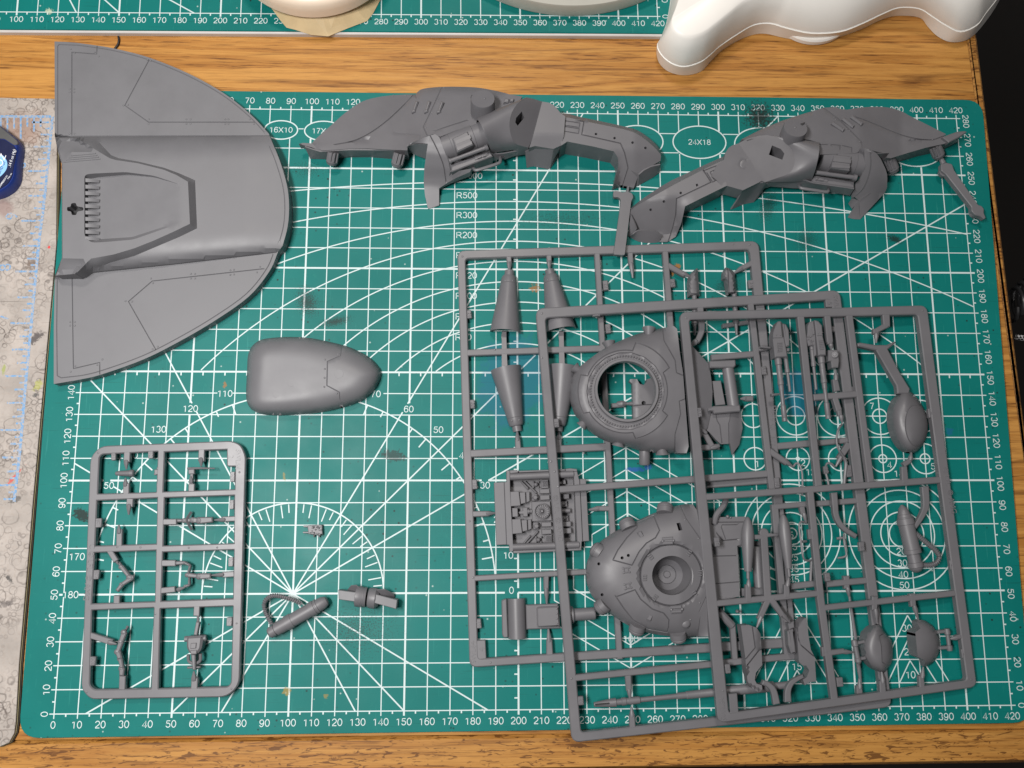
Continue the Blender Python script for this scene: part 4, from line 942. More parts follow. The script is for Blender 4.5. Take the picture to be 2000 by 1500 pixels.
SH = [B_(695, 142), B_(760, 152), B_(800, 172), B_(835, 205), B_(875, 255), B_(920, 285), B_(905, 480), B_(880, 570), B_(802, 605), B_(625, 575), B_(568, 592), B_(600, 500), B_(640, 350)]
ARM = [B_(875, 255), B_(960, 262), B_(1055, 290), B_(1200, 320), B_(1380, 358), *cr(L2(B_, [(1500, 386), (1620, 420), (1740, 500), (1820, 578), (1858, 650)]), 4), B_(1850, 720), B_(1780, 760), B_(1700, 800), B_(1635, 860), B_(1590, 985), B_(1480, 962), B_(1397, 946), B_(1440, 760), B_(1434, 690), B_(1395, 628), B_(1200, 582), B_(940, 532), B_(880, 572), B_(860, 420)]
AE1 = L2(B_, [(875, 255), (960, 262), (1055, 290), (1200, 320), (1380, 358)]) + cr(L2(B_, [(1500, 386), (1620, 420), (1740, 500), (1820, 578), (1858, 650)]), 4)
AL1 = L2(B_, [(905, 290), (1060, 320), (1105, 333), (1380, 388)]) + cr(L2(B_, [(1490, 412), (1600, 448), (1700, 512), (1790, 590), (1850, 655)]), 4)
def chamf(U, e_, l_, h):
    a, b = sdist(U, e_, False), sdist(U, l_, False); r = h * b / (a + b + 1e-6); r[~(inside(U, e_ + l_[::-1]) | (a < 0.6))] = 0; return r
def arm_z(U):
    u, v = U[:, 0], U[:, 1]; z = np.interp(u, [1030, 1095, 1240, 1300], [15.5, 14, 13, 10]); d = (v - (170 + .2 * (560 + 0.12 * (u - 920) / .2 * 1.0 - 100)))
    z = z - np.clip((v - 290) / 75, 0, 1) ** 1.2 * np.clip((u - 1185) / 25, 0, 1) * 10.5
    z = z - chamf(U, AE1, AL1, 4.0)
    return np.clip(z, 1.0, None)
G = [(L2(B_, [(1103, 340), (1082, 465), (1460, 550), (1500, 640), (1535, 790), (1482, 960)]), 2.6, .5), (L2(B_, [(1050, 330), (1105, 335)]), 2.4, .4), (L2(B_, [(1042, 290), (1078, 328)]), 2.4, .4),
     (L2(B_, [(920, 330), (1065, 352), (1058, 395), (912, 372), (920, 330)]), 2.0, .35), (L2(B_, [(910, 385), (1058, 408), (1050, 455), (905, 430), (910, 385)]), 2.0, .35)]
obj('front_arm', MB().relief(ARM, arm_z, [ell(*B_(x, y), 2.6, 2.6, 8) for x, y in ((1402, 498), (1578, 542), (1704, 594))] + [L2(B_, [(1210, 447), (1233, 450), (1231, 470), (1208, 468)])], G, [AL1], 6, 0.0), GREYD, h1, 28)
obj('shoulder', MB().relief(SH, lambda U: np.interp(U[:, 0], [1030, 1095], [16, 15.6]) - 3.5 * np.clip((U[:, 1] - 262) / 30, 0, 1), (), (), (), 6, 5.0), GREYD, h1)
obj('peg_hole_shade', MB().prism(L2(B_, [(1180, 420), (1420, 470), (1730, 570), (1730, 640), (1420, 540), (1180, 480)]), 6.5, 6, 0), DARK, h1)  # dark plate behind the arm's holes, their shade put into its colour
obj('nose_facet', MB().sheet([[B_(1640, 858, 7.0), B_(1690, 815, 7.4), B_(1760, 778, 7.6), B_(1850, 760, 7.6)], [B_(1630, 965, 0.3), B_(1700, 925, 0.3), B_(1770, 888, 0.3), B_(1838, 838, 0.5)]], 8), GREYD, h1, solid=.8)
obj('nose_facet', MB().sheet([[B_(1640, 858, 7.0), B_(1630, 965, 0.3)], [B_(1540, 800, 8), B_(1590, 986, 0.2)]], 6), GREYD, h1, solid=.8)
obj('underside_wall', MB().sheet([[B_(940, 533, 12.5), B_(1200, 583, 12), B_(1395, 629, 11.5), B_(1434, 692, 9)], [B_(948, 548, 9.5), B_(1200, 600, 9), B_(1388, 645, 8), B_(1424, 700, 5)]], 10), GREYD, h1, solid=.6)
obj('skirt_wall', MB().sheet([[B_(530, 632, 8.5), B_(610, 582, 11), B_(802, 606, 12), B_(880, 572, 12)], [B_(545, 790, 0.2), B_(600, 772, 0.2), B_(768, 806, 0.2), B_(800, 730, 3)]], 10), GREYD, h1, 20, solid=.8)
obj('skirt_wall', MB().sheet([[B_(203, 650, 9), B_(320, 640, 9), B_(530, 600, 9), B_(610, 580, 10)], [B_(325, 698, 4), B_(400, 670, 4), B_(535, 632, 4), B_(600, 640, 4)]], 8), GREYD, h1, solid=.6)
# left cowl with its long leg
CW = L2(A_, [(1278, 655), (1262, 760), (1243, 900), (1238, 1030), (1250, 1160), (1280, 1290), (1388, 1255), (1388, 1090), (1470, 1035), (1560, 985), (1690, 930), (1705, 895), (1520, 930), (1500, 850), (1450, 700), (1400, 590), (1350, 560), (1300, 572), (1290, 600)])
obj('cowl_shell', MB().relief(CW, lambda U: np.interp(U[:, 1] - (U[:, 0] - 840) * .12, [262, 280, 300, 326, 345, 362, 410], [17.5, 16.6, 14.6, 10.6, 7.2, 4.6, 0.3]), (), [(cr(L2(A_, [(1300, 572), (1365, 700), (1430, 860), (1456, 1020)]), 5), 2.6, .5), (cr(L2(A_, [(1395, 590), (1440, 690), (1485, 830), (1505, 925)]), 5), 2.2, .35)], (), 6, lambda q: max(0.0, float(np.interp(q[1], [262, 300, 345, 410], [14, 11, 4, 0.0])))), GREYD, h1, 28)
obj('cowl_roof', MB().sheet([[A_(1076, 690, 12.5), A_(1130, 642, 14.5), A_(1230, 595, 16), A_(1330, 565, 17)], [A_(1082, 668, 13), A_(1150, 650, 14), A_(1220, 648, 14.5), A_(1280, 655, 15)]], 12), GREYD, h1, 60, solid=.5)
obj('cowl_opening', MB().sheet([[A_(1080, 680, 12), A_(1160, 655, 13), A_(1278, 658, 14)], [A_(1082, 720, 4), A_(1170, 770, 3), A_(1255, 800, 3)]], 8), GREYD, h1, solid=.6)
obj('tail_wall', MB().sheet([[A_(80, 675, 8), A_(215, 722, 9), A_(500, 704, 9.4), A_(800, 706, 9.4), A_(1078, 718, 9.4)], [A_(132, 790, 0.3), A_(290, 795, 0.3), A_(520, 765, 2), A_(800, 752, 3), A_(1080, 765, 3)]], 14), GREYD, h1, solid=.6)
ribbed_peg(h1, A_(357, 735), A_(335, 868), 7.5, 3.5, 11.5); ribbed_peg(h1, A_(1005, 745), A_(968, 890), 7.5, 3.5, 12)
obj('handle', MB().tube([A_(1718, 872, 6), A_(1722, 892, 8), A_(1752, 912, 9), A_(1850, 885, 9.5), A_(1960, 848, 9.5), A_(1985, 828, 9), A_(1985, 785, 7), A_(1975, 768, 5)], 3.2, 8, 4), GREYD, h1)
m = MB(); m.tube([B_(1536, 968, 2.6), B_(1532, 1000, 2.4), B_(1525, 1035, 2.2)], [1.8, 2.6, 4.0], 10, 2); obj('gate_pin', m, GREYD, h1)
gs = rnd(L2(B_, [(1520, 1020), (1570, 1035), (1585, 1075), (1565, 1110), (1556, 1180), (1500, 1640), (1392, 1635), (1455, 1180), (1462, 1095), (1440, 1075), (1390, 1075), (1390, 1015), (1450, 1018), (1475, 1030)]), 3)
obj('gate_strip', MB().relief(gs, lambda U: np.interp(U[:, 1], [372, 480, 500], [3.6, 7.4, 8.0]), (), (), (), 8, lambda q: float(np.interp(q[1], [372, 480, 500], [1.4, 5.0, 5.6]))), GREYL, h1)

# ================= right hull side
h2 = thing('hull_side_part', 'right grey hull side with arm pointing left and a sprue stick at its tail', 'model part', 1600, 320, 0, 'hull side halves')
FO = [C_(1240, 360), C_(1430, 265), C_(1620, 185), C_(1750, 140), C_(1900, 95), D_(240, 102), D_(370, 95), D_(400, 112), D_(470, 122), *cr(L2(D_, [(520, 112), (640, 97), (790, 93), (900, 105), (1010, 140), (1080, 180)]), 4), D_(1440, 360), D_(1400, 388), D_(1545, 338), D_(1620, 330), D_(1640, 340), D_(1555, 400), D_(1420, 455), D_(1250, 490), D_(1060, 545), D_(900, 595), D_(855, 590), D_(880, 545), D_(780, 535), D_(640, 500), D_(560, 545), D_(205, 560), D_(190, 440), D_(100, 415), C_(1640, 345), C_(1500, 320), C_(1300, 370)]
FINF = L2(D_, [(560, 195), (620, 215), (760, 270), (900, 330), (1040, 380), (1180, 410), (1310, 415), (1400, 385), (1440, 360), (1080, 180), (1010, 140), (900, 105), (790, 93), (640, 97), (540, 110)])
def h2_z(U):
    u, v = U[:, 0], U[:, 1]; base = np.interp(u, [1440, 1560, 1780, 1890], [300, 300, 300, 270]); z = np.interp(u, [1480, 1600, 1680, 1760, 1880], [17, 17.5, 16.5, 11, 9.5]) - (np.interp(u, [1480, 1600, 1680, 1760, 1880], [262, 285, 285, 300, 270]) - v) / 4.0 * np.interp(u, [1700, 1850], [.30, .16])
    f = inside(U, cr(FINF[:8], 4) + L2(D_, [(1500, 340), (1600, 100), (1000, -100), (560, -100), (550, 150)])) * np.clip(sdist(U, cr(FINF[:8], 4), False) / 80, 0, 1); z = z - 1.4 * f
    nt = inside(U, L2(D_, [(1045, 405), (1250, 412), (1090, 445)])); z[nt] -= 1.0
    d = sdist(U, L2(C_, [(1240, 360), (1430, 265), (1620, 185), (1900, 95)]), False); z -= 2.5 * np.clip(1 - d / 9, 0, 1) ** 1.5
    return z
G = [(cr(FINF[:8], 4), 2.6, .5), (L2(D_, [(245, 105), (400, 222), (620, 440), (622, 495)]), 2.6, .45), (L2(D_, [(205, 462), (280, 462)]), 2.2, .4), (L2(D_, [(315, 470), (312, 462), (405, 470), (402, 530)]), 2.2, .4), (L2(D_, [(440, 475), (520, 492), (518, 540)]), 2.2, .4)]
obj('side_panel', MB().relief(FO, h2_z, (), G, [FINF + FINF[:1]], 7, 0.0), GREYD, h2, 26)
for (x0, y0, x1, y1) in ((520, 180, 615, 250), (435, 198, 530, 275), (330, 240, 435, 310)):
    zz = float(h2_z(np.array([D_((x0 + x1) / 2, (y0 + y1) / 2)]))[0])
    m = MB().bar(D_(x0, y0), D_(x1, y1), 6.5, zz + 1.6, zz - 1, 0.6); m.bar(D_(x1 - 10, y1 + 14), D_(x1 + 12, y1 - 10), 5, zz + 1.9, zz - 1, .4); obj('grab_bar', m, GREYD, h2)
m = MB()
for x, y in ((345, 196), (365, 215), (470, 310), (495, 330), (595, 436), (1305, 412)): m.ball((*D_(x, y), float(h2_z(np.array([D_(x, y)]))[0])), 1.8, 4, .8)
obj('rivets', m, GREYD, h2, kind='stuff')
_c = P(*C_(1770, 248), 23.0); _n = np.array([0.0, math.sin(.30), math.cos(.30)])
obj('round_cap', MB().lathe(_c - _n * 8.5, _c, [(0, 0), (0, 25.6), (.9, 25.2), (1.0, 24.2), (1, 0)], 40), GREYD, h2, 30)
obj('cap_nub', MB().ball((*C_(1765, 245), 23.1), 2.0, 6, .8), GREYL, h2)
obj('cap_slot_shade', MB().prism(L2(C_, [(1820, 205), (1865, 190), (1860, 205), (1835, 222)]), 22.9, 20, 0.1), DARK, h2)  # the slot's shade laid on as a dark patch
# drum, oval face, shoulder
L1 = L2(C_, [(1500, 318), (1590, 340), (1690, 410), (1755, 500), (1755, 610), (1710, 690), (1600, 735), (1470, 780)]); L0 = L2(D_, [(202, 440), (200, 520), (185, 610), (165, 700), (125, 820)])
def rv(l): return l
def fb_z(U): return 16.8 - 2.0 * np.clip((np.asarray(U)[:, 1] - 270) / 85, 0, 1) + np.minimum(sdist(U, L2(C_, [(1000, 100), (1212, 400), (1330, 570), (1470, 780), (1600, 1000)]), False), 75) * .03
obj('drum_skin', MB().sheet(drum_rows(L1, L0, (18, 10), 10.5, 15, 6, lambda q: fb_z(q) + .05)), GREYD, h2, 60, solid=1.0)
FA = cr(L1, 5) + L2(C_, [(1440, 765), (1330, 570), (1212, 400), (1300, 352), (1420, 325)])
obj('oval_face', MB().relief(FA, fb_z, [L2(C_, [(1540, 420), (1625, 455), (1660, 500), (1640, 560), (1508, 510)])], [(L2(C_, ell(1270, 600, 40, 44, 16)[2:14]), 2, .15)], (), 6, 5.0), GREYD, h2, 40)
SH = L2(C_, [(1212, 400), (1330, 570), (1440, 765), (1405, 785), (1255, 858), (1100, 815), (1060, 830), (1000, 760), (950, 720), (1000, 610), (1070, 560), (1085, 490), (1115, 445), (1150, 420)])
obj('shoulder', MB().relief(SH, lambda U: 16.7 - 1.9 * np.clip((U[:, 1] - 280) / 80, 0, 1), (), [(L2(C_, ell(1270, 600, 44, 44, 16)[4:14]), 2, .12)], (), 6, 5.0), GREYD, h2)
ARM = [C_(1070, 560), C_(1085, 505), C_(1060, 530), C_(880, 610), C_(700, 695), *cr(L2(C_, [(560, 760), (440, 830), (320, 910), (230, 975), (165, 1030)]), 4), C_(158, 1095), C_(195, 1170), C_(225, 1248), C_(300, 1250), C_(400, 1262), C_(460, 1300), C_(440, 1362), C_(520, 1362), C_(600, 1310), C_(650, 1190), C_(672, 1100), C_(690, 1015), C_(860, 930), C_(1060, 832), C_(1100, 812), C_(1060, 690)]
AE2 = L2(C_, [(1085, 505), (1060, 530), (880, 610), (700, 695), (560, 760), (440, 830), (320, 910), (230, 975), (165, 1030)]); AL2 = L2(C_, [(1070, 562), (880, 650), (600, 795), (400, 905), (200, 1020), (160, 1060)])
def arm2_z(U):
    u, v = U[:, 0], U[:, 1]; z = np.interp(u, [1235, 1300, 1400, 1440], [9.5, 13, 14.6, 15.4])
    q = (v - 395) * 0.9 + (u - 1240) * 0.15
    z = z - np.clip(q / 65, 0, 1) ** 1.1 * np.clip((1350 - u) / 30, 0, 1) * 12
    z = z - chamf(U, AE2, AL2, 3.6)
    return np.clip(z, 1.0, None)
G = [(L2(C_, [(870, 665), (945, 780), (608, 940), (600, 1100), (570, 1230), (525, 1360)]), 2.6, .5), (L2(C_, [(880, 612), (868, 665)]), 2.4, .4), (L2(C_, [(880, 665), (1060, 595), (1105, 695), (960, 780), (905, 690)]), 2.2, .4),
     (L2(C_, [(935, 680), (1045, 632), (1068, 665), (950, 712), (935, 680)]), 2.0, .35), (L2(C_, [(960, 735), (1080, 680), (1100, 705), (985, 765), (960, 735)]), 2.0, .35)]
obj('front_arm', MB().relief(ARM, arm2_z, [ell(*C_(x, y), 2.7, 2.7, 8) for x, y in ((355, 1048), (484, 967), (648, 884))] + [L2(C_, [(795, 797), (815, 793), (820, 815), (800, 822)])], G, [AL2], 6, 0.0), GREYD, h2, 28)
obj('peg_hole_shade', MB().prism(L2(C_, [(330, 1020), (800, 780), (840, 810), (500, 1000), (360, 1080)]), 5.0, 4, 0), DARK, h2)  # dark sheet under the holes stands in for their shade
obj('nose_facet', MB().sheet([[C_(160, 1095, 7.5), C_(195, 1170, 6.5), C_(215, 1240, 5.6)], [C_(130, 1305, 0.3), C_(140, 1310, 0.3), C_(165, 1310, 0.3)]], 6), GREYD, h2, solid=.7)
obj('nose_facet', MB().sheet([[C_(180, 1290, 4.6), C_(225, 1252, 5.2), C_(300, 1250, 5.2), C_(400, 1262, 5), C_(462, 1300, 4.2)], [C_(140, 1312, 0.2), C_(220, 1355, 0.2), C_(300, 1372, 0.2), C_(390, 1372, 0.2), C_(438, 1364, 0.2)]], 10), GREYD, h2, solid=.7)
obj('front_skirt', MB().sheet([[C_(1255, 860, 13), C_(1400, 788, 14), C_(1480, 785, 14)], [C_(1200, 960, 5), C_(1330, 900, 5), C_(1420, 880, 5)], [C_(1140, 1048, 0.2), C_(1260, 995, 0.3), C_(1360, 975, 0.3)]], 10), GREYD, h2, 20, solid=.8)
obj('front_skirt', MB().sheet([[C_(1480, 785, 14), C_(1600, 735, 14)], [C_(1420, 880, 5), C_(1480, 820, 7)], [C_(1360, 975, 0.3), C_(1400, 930, 2)]], 6), GREYD, h2, 20, solid=.8)
obj('lower_wall', MB().sheet([[C_(1480, 785, 13), C_(1710, 700, 13), D_(125, 825, 12), D_(540, 885, 12)], [C_(1500, 810, 8), C_(1740, 830, 5), D_(130, 880, 5), D_(500, 950, 5)]], 14), GREYD, h2, 20, solid=.6)
obj('arm_gate_tip', MB().lathe(C_(1150, 890, 3), C_(1190, 860, 4), [(0, 0), (0, 4), (1, 6), (1, 0)], 10), GREYD, h2)
# engine bay
obj('engine_cylinder', MB().lathe((*D_(190, 600), 12), (*D_(600, 655), 11), [(0, 0), (0, 26), (.3, 26), (.31, 24), (.34, 27), (.8, 27), (.81, 26), (1, 26), (1, 0)], 28), GREYD, h2)
eb = obj('engine_box', MB().prism(L2(D_, [(350, 555), (520, 575), (500, 715), (315, 690)]), 18.9, 12, .5), GREYD, h2)
for q in ([(345, 585), (515, 605), (510, 645), (335, 625)], [(328, 650), (505, 668), (500, 695), (320, 685)]): obj('box_groove', MB().prism(L2(D_, q), 19.3, 18.6, 0.15), GREYL, eb)
m = MB(); m.tube([D_(170, 735, 15), D_(550, 785, 15)], 4.2, 10, 1); m.lathe(D_(530, 782, 15), D_(562, 788, 15), [(0, 0), (0, 6.5), (1, 6.5), (1, 0)], 12); obj('engine_pipe', m, GREYD, h2)
tr_ = obj('engine_tray', MB().prism(L2(D_, [(160, 760), (545, 825), (542, 885), (122, 825)]), 12.5, 4, .4), GREYD, h2)
m = MB().prism(rnd(L2(D_, [(165, 778), (290, 795), (285, 828), (158, 810)]), 1.5), 12.9, 12, .15); m.prism(L2(D_, [(200, 785), (250, 792), (246, 815), (196, 808)]), 13.4, 12, .15); m.prism(rnd(ell(*(178, 795), 9, 9, 8), 0) and L2(D_, ell(178, 795, 10, 10, 8)), 13.5, 12, .1); obj('tray_plate', m, GREYD, tr_)
obj('bay_wall', MB().sheet([[D_(200, 540, 14), D_(400, 560, 14), D_(620, 550, 14)], [D_(190, 640, 7), D_(380, 680, 7), D_(600, 720, 7)], [D_(160, 770, 7), D_(350, 800, 7), D_(560, 830, 7)]], 8), GREYD, h2, solid=.6)
m = MB()
for q in ([(440, 528), (500, 535), (498, 548), (440, 545)], [(505, 530), (545, 545), (540, 555), (500, 550)]): m.prism(L2(D_, q), 16.5 + .1 * len(m.v) / 30, 12, .2)
obj('bay_latch', m, GREYD, h2)
rows = [[D_(572, 545, 15.5), D_(598, 500, 19), D_(640, 497, 20), D_(690, 508, 20)], [D_(632, 560, 17), D_(640, 540, 18.5), D_(680, 535, 19.5), D_(715, 540, 20)]]
obj('cowl_lip', MB().sheet(rows, 10), GREYD, h2, 60, solid=.6)
rows = [[D_(640, 500, 20), D_(640, 640, 17), D_(612, 770, 13), D_(540, 885, 9), D_(520, 985, 5.5)], [D_(700, 512, 20), D_(708, 650, 17), D_(680, 780, 13), D_(630, 890, 9), D_(545, 975, 5.5)],
        [D_(760, 545, 18.5), D_(800, 650, 16), D_(800, 790, 12), D_(740, 910, 8), D_(590, 1010, 4.5)], [D_(800, 600, 17), D_(858, 730, 13.5), D_(862, 850, 9), D_(835, 935, 5), D_(600, 1190, 0.2)]]
obj('cowl_skin', MB().sheet(rows, 18, True), GREYD, h2, 50, solid=1.0)
obj('cowl_band', MB().sheet([[D_(692, 508, 20.3), D_(700, 650, 17.3), D_(672, 780, 13.3), D_(622, 890, 9.3), D_(550, 965, 6)], [D_(702, 510, 20), D_(711, 650, 17), D_(684, 782, 13), D_(633, 893, 9), D_(556, 972, 5.6)]], 14, True), GREYD, h2, 60, solid=.4)
obj('cowl_leg', MB().sheet([[D_(590, 1005, 4.8), D_(700, 930, 7.5), D_(838, 935, 5.5)], [D_(530, 1100, 2), D_(640, 1040, 3.0), D_(740, 1040, 2.5)], [D_(480, 1175, 0.2), D_(540, 1190, 0.2), D_(600, 1192, 0.2)]], 10), GREYD, h2, 60, solid=.8)
obj('cowl_leg', MB().sheet([[D_(520, 985, 5), D_(590, 1008, 4)], [D_(485, 1040, 1.5), D_(520, 1090, 1.0)]], 5), GREYD, h2, solid=.6)
obj('cowl_opening', MB().sheet([[D_(770, 550, 16), D_(880, 545, 14)], [D_(830, 620, 8), D_(860, 600, 8)]], 5), GREYD, h2, solid=.5)
obj('tail_wall', MB().sheet([[D_(855, 592, 9.4), D_(1060, 548, 9.4), D_(1250, 492, 9.4), D_(1420, 456, 9.4), D_(1555, 402, 9.4)], [D_(850, 630, 4), D_(1060, 585, 3), D_(1250, 535, 2), D_(1420, 505, 1), D_(1560, 430, 5)]], 14), GREYD, h2, solid=.6)
obj('tail_tip', MB().prism(L2(D_, [(1405, 388), (1545, 338), (1625, 330), (1640, 342), (1560, 395), (1470, 440), (1440, 415)]), 11.5, 8, .4), GREYL, h2)
ribbed_peg(h2, D_(880, 600), D_(935, 740), 7.5, 3.5, 12); ribbed_peg(h2, D_(1330, 485), D_(1378, 595), 7.5, 4, 12)
obj('handle', MB().tube([D_(5, 845, 5), D_(8, 872, 8), D_(35, 890, 9), D_(150, 908, 9.5), D_(262, 925, 9.5), D_(288, 915, 9), D_(295, 880, 6)], 3.2, 8, 4), GREYD, h2)
obj('gate_pin', MB().tube([D_(1382, 590, 4.5), D_(1395, 610, 4.5), D_(1412, 650, 4.5)], [3, 4.5, 5.5], 10, 2), GREYD, h2)
st_o = rnd(L2(D_, [(1392, 650), (1440, 635), (1500, 650), (1520, 710), (1755, 1050), (1790, 1060), (1812, 1090), (1810, 1130), (1830, 1175), (1815, 1190), (1780, 1162), (1730, 1150), (1690, 1110), (1690, 1070), (1440, 750), (1395, 715)]), 2.5)
obj('gate_stick', MB().prism(st_o, 6.4, 3.4, .35), GREYL, h2)
m = MB().lathe((*D_(1400, 745), 3), (*D_(1420, 730), 5), [(0, 0), (0, 9), (1, 9), (1, 0)], 14); m.lathe((*D_(1685, 1140), 2.6), (*D_(1725, 1120), 4.6), [(0, 0), (0, 8.5), (1, 8.5), (1, 0)], 14); obj('stick_foot', m, GREYL, h2)
# ---------------------------------------------------------------- three stacked sprues
def zA(U): return np.full(len(U), 4.0)
def zB(U): return 10.5 - (np.asarray(U)[:, 0] - 1050) / 690 * 5.5
def zC(U): return 16.5 - (np.asarray(U)[:, 0] - 1330) / 570 * 11.0
def at(zf, u, v=0): return float(zf(np.array([[u, v]], float))[0])
def dn(zf, e): return lambda U: zf(U) - e
_e = [0]
def eps(): _e[0] += 1; return 0.05 + (_e[0] % 23) * 0.011
def ring(par, outer, inner, zf, ro=16, ri=7): return obj('sprue_frame', MB().prism(rnd(outer, ro, 6), zf, 3.4, .45, [rnd(inner, ri, 4)]), GREYL, par)
def run(par, p0, p1, w_, zf, name='runner', w1=None, th=3.0): return obj(name, MB().bar(p0, p1, w_, dn(zf, eps()), th, .4, w1), GREYL, par)
def gate(par, p0, p1, w_, zf, tip=None, r=5): 
    run(par, p0, p1, w_, zf, 'gate', w_ * .85, 2.4)
    if tip:
        s_ = (p1[0] * .8 + p0[0] * .2, p1[1] * .8 + p0[1] * .2)
        obj('gate_tip', MB().lathe((*s_, at(zf, *s_) - .8), (*tip, at(zf, *tip) - 1.2), [(0, 0), (.08, r * .8), (.35, r), (.7, r * .6), (1, r * .35), (1, 0)], 8), GREYD, par)
def curve_(par, pts, w_, zf, name='gate'):
    p = cr(pts, 5); ww = np.linspace(w_[0], w_[1], len(p)); return obj(name, MB().path(p, ww, dn(zf, eps()), 2.6, .4), GREYL, par)
def ctab(par, x0, y0, x1, y1, zf, lb, rot=90, sk=2):
    q = rnd([(x0, y0), (x1, y0 - 1), (x1 + sk, y1 - 1), (x0 + sk, y1)], 1.5, 2); t = obj('number_tab', MB().prism(q, dn(zf, .3 + eps()), 2.2, .3), GREYL, par)
    c = ((x0 + x1 + sk) / 2, (y0 + y1) / 2); obj('embossed_number', MB().text(lb, *c, 2.5, at(zf, *c) - .38, rot, .3), GREYL, t)
def marks(par, pts, zf, r=2.2):
    m = MB()
    for x, y in pts: m.ball((x, y, at(zf, x, y)), r, 4, .45)
    obj('pin_marks', m, GREYL, par, kind='stuff')
E2 = lambda k, ox, oy: (lambda l: [(ox + k * x, oy + k * y) for x, y in l])
e3 = E2(.3, 850, 850); e12 = E2(.12, 940, 890); e11 = E2(.11, 1280, 480); w3 = E2(.3, 850, 450)

# ================= sprue A, the lowest
sa = thing('large_sprue', 'lowest of the three stacked sprues, with four engine cones and the engine block', 'sprue', 920, 1200, 0, 'model kit sprues')
ring(sa, [(893, 489), (1482, 470), (1557, 1264), (917, 1304)], [(909, 505), (1465, 487), (1538, 1247), (934, 1287)], zA)
for a in (((905, 689), (1178, 680), 12.5), ((918, 886), (1192, 872), 14.5), ((922, 1130), (1160, 1116), 11), ((1166, 484), (1178, 690), 11), ((1177, 680), (1211, 1288), 11.5), ((1299, 480), (1312, 655), 11.5), ((1380, 947), (1505, 938), 13), ((1514, 872), (1600, 864), 13), ((1600, 865), (1662, 859), 11)): run(sa, *a, zA)
for p0, p1, w_, tip in (((994, 495), (995, 516), 11), (995, 532)) and ():
    pass
for q in (((993, 493), (995, 514), 11, (995, 531)), ((1072, 490), (1073, 512), 11, (1073, 528)), ((1013, 884), (1011, 858), 12, (1010, 842)), ((1092, 878), (1091, 856), 12, (1091, 842)), ((1231, 488), (1233, 517), 11, (1236, 543)), ((1067, 1121), (1067, 1152), 11, (1068, 1180)), ((1074, 1280), (1073, 1250), 13, (1071, 1226)),
          ((920, 1004), (955, 1003), 12, (967, 1002)), ((1198, 993), (1165, 993), 11, (1149, 996)), ((1304, 517), (1338, 536), 11, (1349, 541)), ((1472, 512), (1446, 525), 11, (1433, 534))): gate(sa, q[0], q[1], q[2], zA, q[3])
for u0, u1 in ((986, 985), (1098, 1100)):
    m = MB(); x = u0; m.sheet([[(x - 5 , 648, 4.6), (x + 3, 648, 4.6)], [(x - 7, 656, 3.6), (x + 3, 656, 3.6)], [(x - 6, 664, 3.9), (x + 3, 664, 3.9)], [(x - 6, 716, 3.8), (x + 5, 716, 3.8)], [(x - 3, 728, 4.6), (x + 4, 727, 4.6)]], 2); obj('gate', m, GREYL, sa, solid=1.5)
def cone(a, b, prof): return obj('engine_cone', MB().lathe((*a, 1.6), (*b, 1.6), prof, 24, True, 1.05), GREYD, sa, 30)
cn = [(0, 0), (0, 9), (.085, 9.5), (.09, 12.5), (.12, 14.5), (.21, 16), (.215, 16.6), (.22, 16), (1.0, 30.5), (1.0, 28)]
c1 = cone((995, 529), (987, 650), cn); c2 = cone((1073, 527), (1095, 646), cn); c3 = cone((1011, 843), (988, 720), cn); c4 = cone((1090, 843), (1100, 716), cn)
for c, pts, q in ((c1, ((987, 548), (1001, 548)), None), (c2, ((1070, 546), (1084, 546)), None), (c3, ((1000, 822), (1014, 820)), w3([(505, 920), (520, 920), (525, 1030), (508, 1032)])), (c4, ((1084, 822), (1096, 822)), w3([(780, 920), (800, 920), (805, 1020), (785, 1022)]))):
    m = MB()
    for x, y in pts: m.ball((x, y, 4.9), 2.0, 4, .8)
    obj('rivets', m, GREYD, c, kind='stuff')
for lb, q in (('21', (910, 606, 920, 622)), ('20', (917, 781, 926, 798)), ('22', (1177, 548, 1187, 567)), ('23', (1182, 633, 1192, 651)), ('25', (1307, 545, 1318, 561)), ('24', (1461, 547, 1472, 563)), ('18', (920, 937, 931, 956)), ('19', (927, 1209, 939, 1228))): ctab(sa, *q, zA, lb, -84)
obj('number_plate', MB().prism(rnd([(929, 1251), (948, 1250), (950, 1287), (931, 1289)], 2), dn(zA, .2), 2.6, .3), GREYL, sa)
m = MB(); m.text('SWL64', 924, 1274, 3.2, 4.0, 92, .22); m.text('4', 941, 1268, 3.4, 3.8, 92, .22); obj('embossed_lettering', m, GREYL, sa)
m = MB(); m.text('© LFL  © AMG', 1510, 838, 3.6, 4.0, 85, .22); obj('embossed_lettering', m, GREYL, sa)
marks(sa, [(903, 501), (1432, 477), (1464, 478), (1140, 885), (966, 683), (1177, 686), (917, 1018), (924, 1128), (958, 1294)], zA)
# engine block
blk = obj('engine_block', MB().prism(e12([(440, 300), (1500, 270), (1540, 1480), (480, 1500)]), 0.8, 0.2, .2), GREYD, sa)
def bl(q, zt, nm='block_detail', zb=1.5, bev=.2, mt=None, f=e12): return obj(nm, MB().prism(f(q), 1.3 + (zt - 2) * 1.75 + eps() * .5, 0.5, bev), mt or GREYD, blk)
bl([(205, 437), (372, 428), (412, 1448), (245, 1456)], 4.2, 'side_flange', 2.2); bl([(374, 428), (410, 424), (410, 240), (466, 240), (472, 570), (522, 1480), (520, 1560), (458, 1560), (452, 1455), (414, 1450)], 4.6, 'side_flange', .5)
bl([(1500, 258), (1562, 258), (1590, 380), (1600, 380), (1650, 1395), (1636, 1400), (1630, 1520), (1570, 1520), (1520, 560)], 4.6, 'side_flange', .5); bl([(1602, 380), (1690, 374), (1704, 390), (1758, 1388), (1652, 1396)], 4.2, 'side_flange', 2.2)
